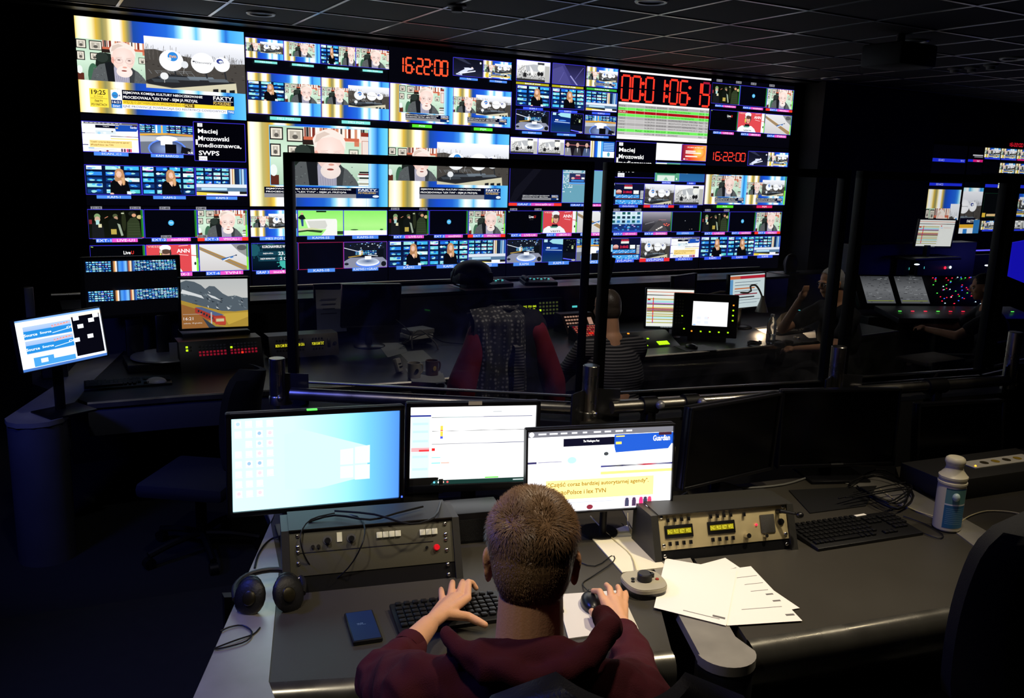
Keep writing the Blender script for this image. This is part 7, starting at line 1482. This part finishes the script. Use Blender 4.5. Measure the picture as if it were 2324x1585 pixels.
# the draped clothes
def cloth(outline_fn, nu, nv): pass
cm = chain(cc)
def drape(u0, u1, z0, z1, off, amp, seed):
    b = MB(); nu, nv = 26, 30; vs = []; rn = Vector((seed, seed*2, 0))
    for j in range(nv+1):
        v = j/nv
        for i in range(nu+1):
            u = (u0+(u1-u0)*i/nu); z = z1+(z0-z1)*v; top = .03*(1-min(1, abs(u)/.24)**2)
            flare = 1+.25*v; x = u*flare; y = -.33-off-.07*(1-(u/.26)**2)*(1-.3*v)-.02*v+amp*noise.noise(Vector((u*22, v*3, seed)))-(.0 if v > .08 else -.10*(1-v/.08))
            vs.append(cm @ Vector((x, y+.0, z+top*(1-v)+(.01*noise.noise(Vector((u*9, seed, v*2))) if v > .8 else 0))))
    return b.add(vs, [(j*(nu+1)+i, j*(nu+1)+i+1, (j+1)*(nu+1)+i+1, (j+1)*(nu+1)+i) for j in range(nv) for i in range(nu)])
redm = mat('red_jacket', '#7c1626', .8, bump=.4, bscale=300, var=.15, vscale=8)
dkj = mat('dark_jacket', '#0e0e12', .85, bump=.5, bscale=200)
def sleeves(sg):
    b = MB()
    return remesh(MB_join([capsule(MB(), cm @ Vector((sg*.17, -.34, 1.10)), .075, cm @ Vector((sg*.28, -.36, .80)), .085, 18), capsule(MB(), cm @ Vector((sg*.28, -.36, .80)), .085, cm @ Vector((sg*.33, -.33, .46)), .06, 18)]), .012, 4, lambda p: noise.noise(Vector((p.x*14, p.y*14, p.z*5)))*.014)
def MB_join(L_):
    b = MB()
    for m in L_: b.add(m.v, m.f)
    return b
t = thing('jacket', 'red jacket hanging over the chair under the patterned scarf', 'jacket', (q.x, -3.05, .5))
for sg in (-1, 1): mobj('sleeve', sleeves(sg), redm, t)
obj('body', drape(-.23, .23, .46, 1.215, .02, .02, 4), dkj, t, world=True, label='black back of the jacket')
scm = bpy.data.materials.new('patterned_scarf'); scm.use_nodes = True; nt = scm.node_tree; b_ = nt.nodes['Principled BSDF']; b_.inputs['Roughness'].default_value = .8
vo = nt.nodes.new('ShaderNodeTexVoronoi'); vo.inputs['Scale'].default_value = 42; vo.inputs['Randomness'].default_value = .35; cr = nt.nodes.new('ShaderNodeValToRGB'); e_ = cr.color_ramp.elements; e_[0].position = .18; e_[0].color = (.30, .29, .27, 1); e_[1].position = .42; e_[1].color = (.035, .035, .04, 1)
tc = nt.nodes.new('ShaderNodeTexCoord'); nt.links.new(tc.outputs['Object'], vo.inputs['Vector']); nt.links.new(vo.outputs['Distance'], cr.inputs['Fac']); nt.links.new(cr.outputs['Color'], b_.inputs['Base Color'])
single('scarf', drape(-.22, .07, .5, 1.235, .045, .03, 9), scm, 'grey scarf with round dots draped over the chair back', 'scarf')
single('striped_cloth', drape(-.01, .045, .78, 1.04, .075, .012, 2), stripe_mat(), 'small piece of striped cloth hanging beside the dotted scarf', 'cloth')

# ------------------------------------------------------------------ neighbouring gallery
gd = thing('mixing_desk', 'audio mixing desk with two grey screens and many coloured lights', 'mixing desk', (7.2, -2.15, 0), -.35)
obj('stand', MB().box((0, .12, .38), (1.5, .45, .76), bev=.01), blk, gd)
obj('fader_deck', MB().box((0.1, -.18, .80), (1.45, .42, .05), Rx(.12), bev=.006), mat('deck_grey', '#3a3a40', .4, .2), gd)
P = Matrix.Translation((0, .06, .84)) @ Matrix.Rotation(-.65, 4, 'X'); obj('meter_bridge', MB().box((0, .03, .17), (1.5, .06, .36), bev=.008).xf(P), blk, gd)
for x in (-.52, -.16):
    c = Cv(.3, .3); c.vgrad([(0, '#4a4c50'), (.5, '#8c8e92'), (1, '#6a6c70')]); rn = random.Random(int(x*100))
    for i in range(60): c.rect(a0 := rn.uniform(0, .9), b0 := rn.uniform(0, .95), a0+rn.uniform(.02, .12), b0+.012, rn.choice(['#1c1c20', '#c8ccd0', '#2c2e34']))
    c.rect(.05, .9, .95, .92, '#a8b830'); c.obj('screen', gd, .55, P @ Matrix.Translation((x-.15, -.002, .33)))
rn = random.Random(44); lm_ = [led('red_led', '#ff2020'), led('white_led2', '#c8e8ff'), led('green_led', '#4fe84a'), led('red_led', '#ff2020'), led('blue_led', '#4060ff')]
for i in range(60): k = rn.choice(lm_); obj('indicator_light', MB().box((rn.uniform(.08, .7), -.003, rn.uniform(.03, .33)), (.010, .004, .006)).xf(P), k, gd)
for i in range(10): obj('fader_light', MB().box((-.5+i*.13, -.2+.0*i, .835), (.03, .008, .004), Rx(.12)), lm_[0 if i % 3 else 2], gd)
for x in (-.05, .72): obj('desk_light', MB().ell((x, .30, 1.22), (.03, .012, .008), nu=12, nv=8), white_led, gd); obj('light_stem', MB().tube([(x, .32, 1.1), (x, .31, 1.2), (x, .30, 1.218)], .004), blk, gd)
spot('mixer_lamp', gd.matrix_basis @ Vector((0, .2, 1.35)), gd.matrix_basis @ Vector((.1, -.15, .8)), 1.5, (.85, .9, 1), 100, .8, .03)
monitor('small computer monitor with striped lines in the far gallery', (-.294, -.106, 0, 8.02, -1.47, 1.484), .43, .29, 1.25, s_runs, .75, bz=.01, stand=None)
single('monitor_shelf', MB().box((7.95, -1.45, 1.23), (.75, .3, .03), bev=.004).box((7.95, -1.35, .6), (.1, .1, 1.24)).box((7.95, -1.44, 1.30), (.05, .05, .12)), blk, 'black shelf that carries the small gallery monitor', 'shelf')
single('document', MB().box(tuple(Yp(2044, 604, -1.3)), (.13, .006, .20)), mat('document_grey', '#4c4642', .8), 'grey sheet pinned above the mixing desk', 'notice')
t = thing('equipment_rack', 'black rack row behind the mixing desk with two cyan, a red and a white light', 'equipment', (8.1, -1.15, 0)); obj('cabinet', MB().box((8.1, -1.15, .68), (2.0, .2, 1.36), bev=.005), blk, t, world=True)
for i, (x, y, k) in enumerate(((2067, 610, cy), (2094, 608, cy), (2145, 608, lm_[0]), (2157, 607, white_led))): q = Yp(x, y, -1.254); obj('status_light', MB().box(tuple(q), (.05, .01, .025)) if i < 2 else MB().ell(tuple(q), (.016, .01, .016), nu=12, nv=8), k, t, world=True, label=('cyan light', 'cyan light', 'red light', 'white light')[i])
v = [Yp(2296, 552, -2.4), Yp(2420, 530, -2.4), Yp(2420, 680, -2.4), Yp(2293, 628, -2.4)]
t = thing('blue_panel', 'blue lit panel at the right edge of the photo', 'panel', tuple(v[3])); obj('panel', MB().add(v+[a+Vector((0, .03, 0)) for a in v], [(3, 2, 1, 0), (4, 5, 6, 7), (0, 1, 5, 4), (1, 2, 6, 5), (2, 3, 7, 6), (3, 0, 4, 7)]), emit('blue_screen', '#1410b0', 1), t, world=True)
obj('pedestal', MB().box((v[2].x-.1, -2.36, v[2].z/2-.1), (.1, .06, v[2].z-.1)), blk, t, world=True)
q = Yp(2245, 568, -1.0); single('light_strip', MB().box((q.x, q.y, q.z), (.75, .012, .014)), emit('blue_strip', '#5a50ff', 1.5), 'thin blue light strip left of the blue lit panel', 'light')
single('light_strip', MB().box((q.x+.0, -.99, q.z/2-.02), (.8, .04, q.z-.06)), blk, 'black stand under the thin blue light strip', 'stand')
t = thing('wooden_stool', 'pale crossed wooden legs under the mixing desk', 'stool', (6.15, -2.9, 0)); wd = mat('pale_wood', '#6e6048', .6)
for a, b2_ in (((-.25, 0, .02), (.25, 0, .55)), ((.25, .02, .02), (-.25, .02, .55))): obj('leg', MB().cyl(a, b2_, .025, n=10), wd, t)
obj('seat', MB().box((0, .01, .57), (.5, .3, .03), bev=.006), wd, t)

# ------------------------------------------------------------------ ceiling fittings and far left
ring = mat('downlight_ring', '#9a9a98', .35, .3)
DL = [((592, 30), 'round ceiling downlight nearest the top left news picture'), ((1478, 2), 'round ceiling downlight cut by the top edge above the red countdown'), ((1885, 177), 'round ceiling downlight right of the video wall end'), ((2298, 132), 'round ceiling downlight near the right edge'), ((2075, 93), 'small ceiling downlight above the dark projector'), ((2043, 217), 'faint ceiling downlight deepest in the neighbouring gallery')]
for (x, y), l_ in DL:
    q = G(x, y, ZC-.002); t = thing('ceiling_downlight', l_, 'ceiling light', (q.x, q.y, ZC), 0, 'ceiling downlights')
    obj('ring', MB().lathe([(.078, 0), (.10, 0), (.104, -.006), (.098, -.014), (.08, -.012), (.078, 0)], n=36, cap=False), ring, t); obj('reflector', MB().lathe([(.079, -.005), (.05, -.001), (.001, -.001)], n=28, cap=False), mat('dark_reflector', '#0c0c0c', .3, .5), t)
for (x, y), l_ in (((1037, 22), 'white smoke detector at the top edge above the orange clock'), ((2205, 160), 'largest of three pale detectors on the gallery ceiling'), ((2166, 162), 'flat pale detector left of the largest gallery detector'), ((2248, 154), 'flat pale detector right of the largest gallery detector')):
    q = G(x, y, ZC-.03); t = thing('smoke_detector', l_, 'smoke detector', (q.x, q.y, ZC), 0); k = 1.0 if 'largest' in l_ or 'white' in l_ else .7
    obj('base', MB().lathe([(.001, 0), (.062*k, 0), (.064*k, -.012), (.05*k, -.02), (.001, -.02)]), mat('detector_grey', '#6a6a6a', .6), t); obj('sensor', MB().lathe([(.04*k, -.02), (.036*k, -.045*k), (.001, -.05*k)], cap=False), mat('detector_grey', '#6a6a6a', .6), t)
q = G(2040, 125, ZC-.15); t = thing('ceiling_projector', 'dark projector hanging from the gallery ceiling', 'projector', (q.x, q.y, ZC)); obj('bracket', MB().cyl((0, 0, 0), (0, 0, -.08), .03), blkm, t); obj('housing', MB().box((0, 0, -.16), (.4, .35, .16), bev=.02), mat('projector_dark', '#101012', .6), t)
single('blue_wall_strip', MB().box((-.96, -3.9, .95), (.02, .9, .012), Rx(-.5)), emit('blue_strip_low', '#2020c8', .7), 'slanted blue light line on the left wall near the round column', 'light')
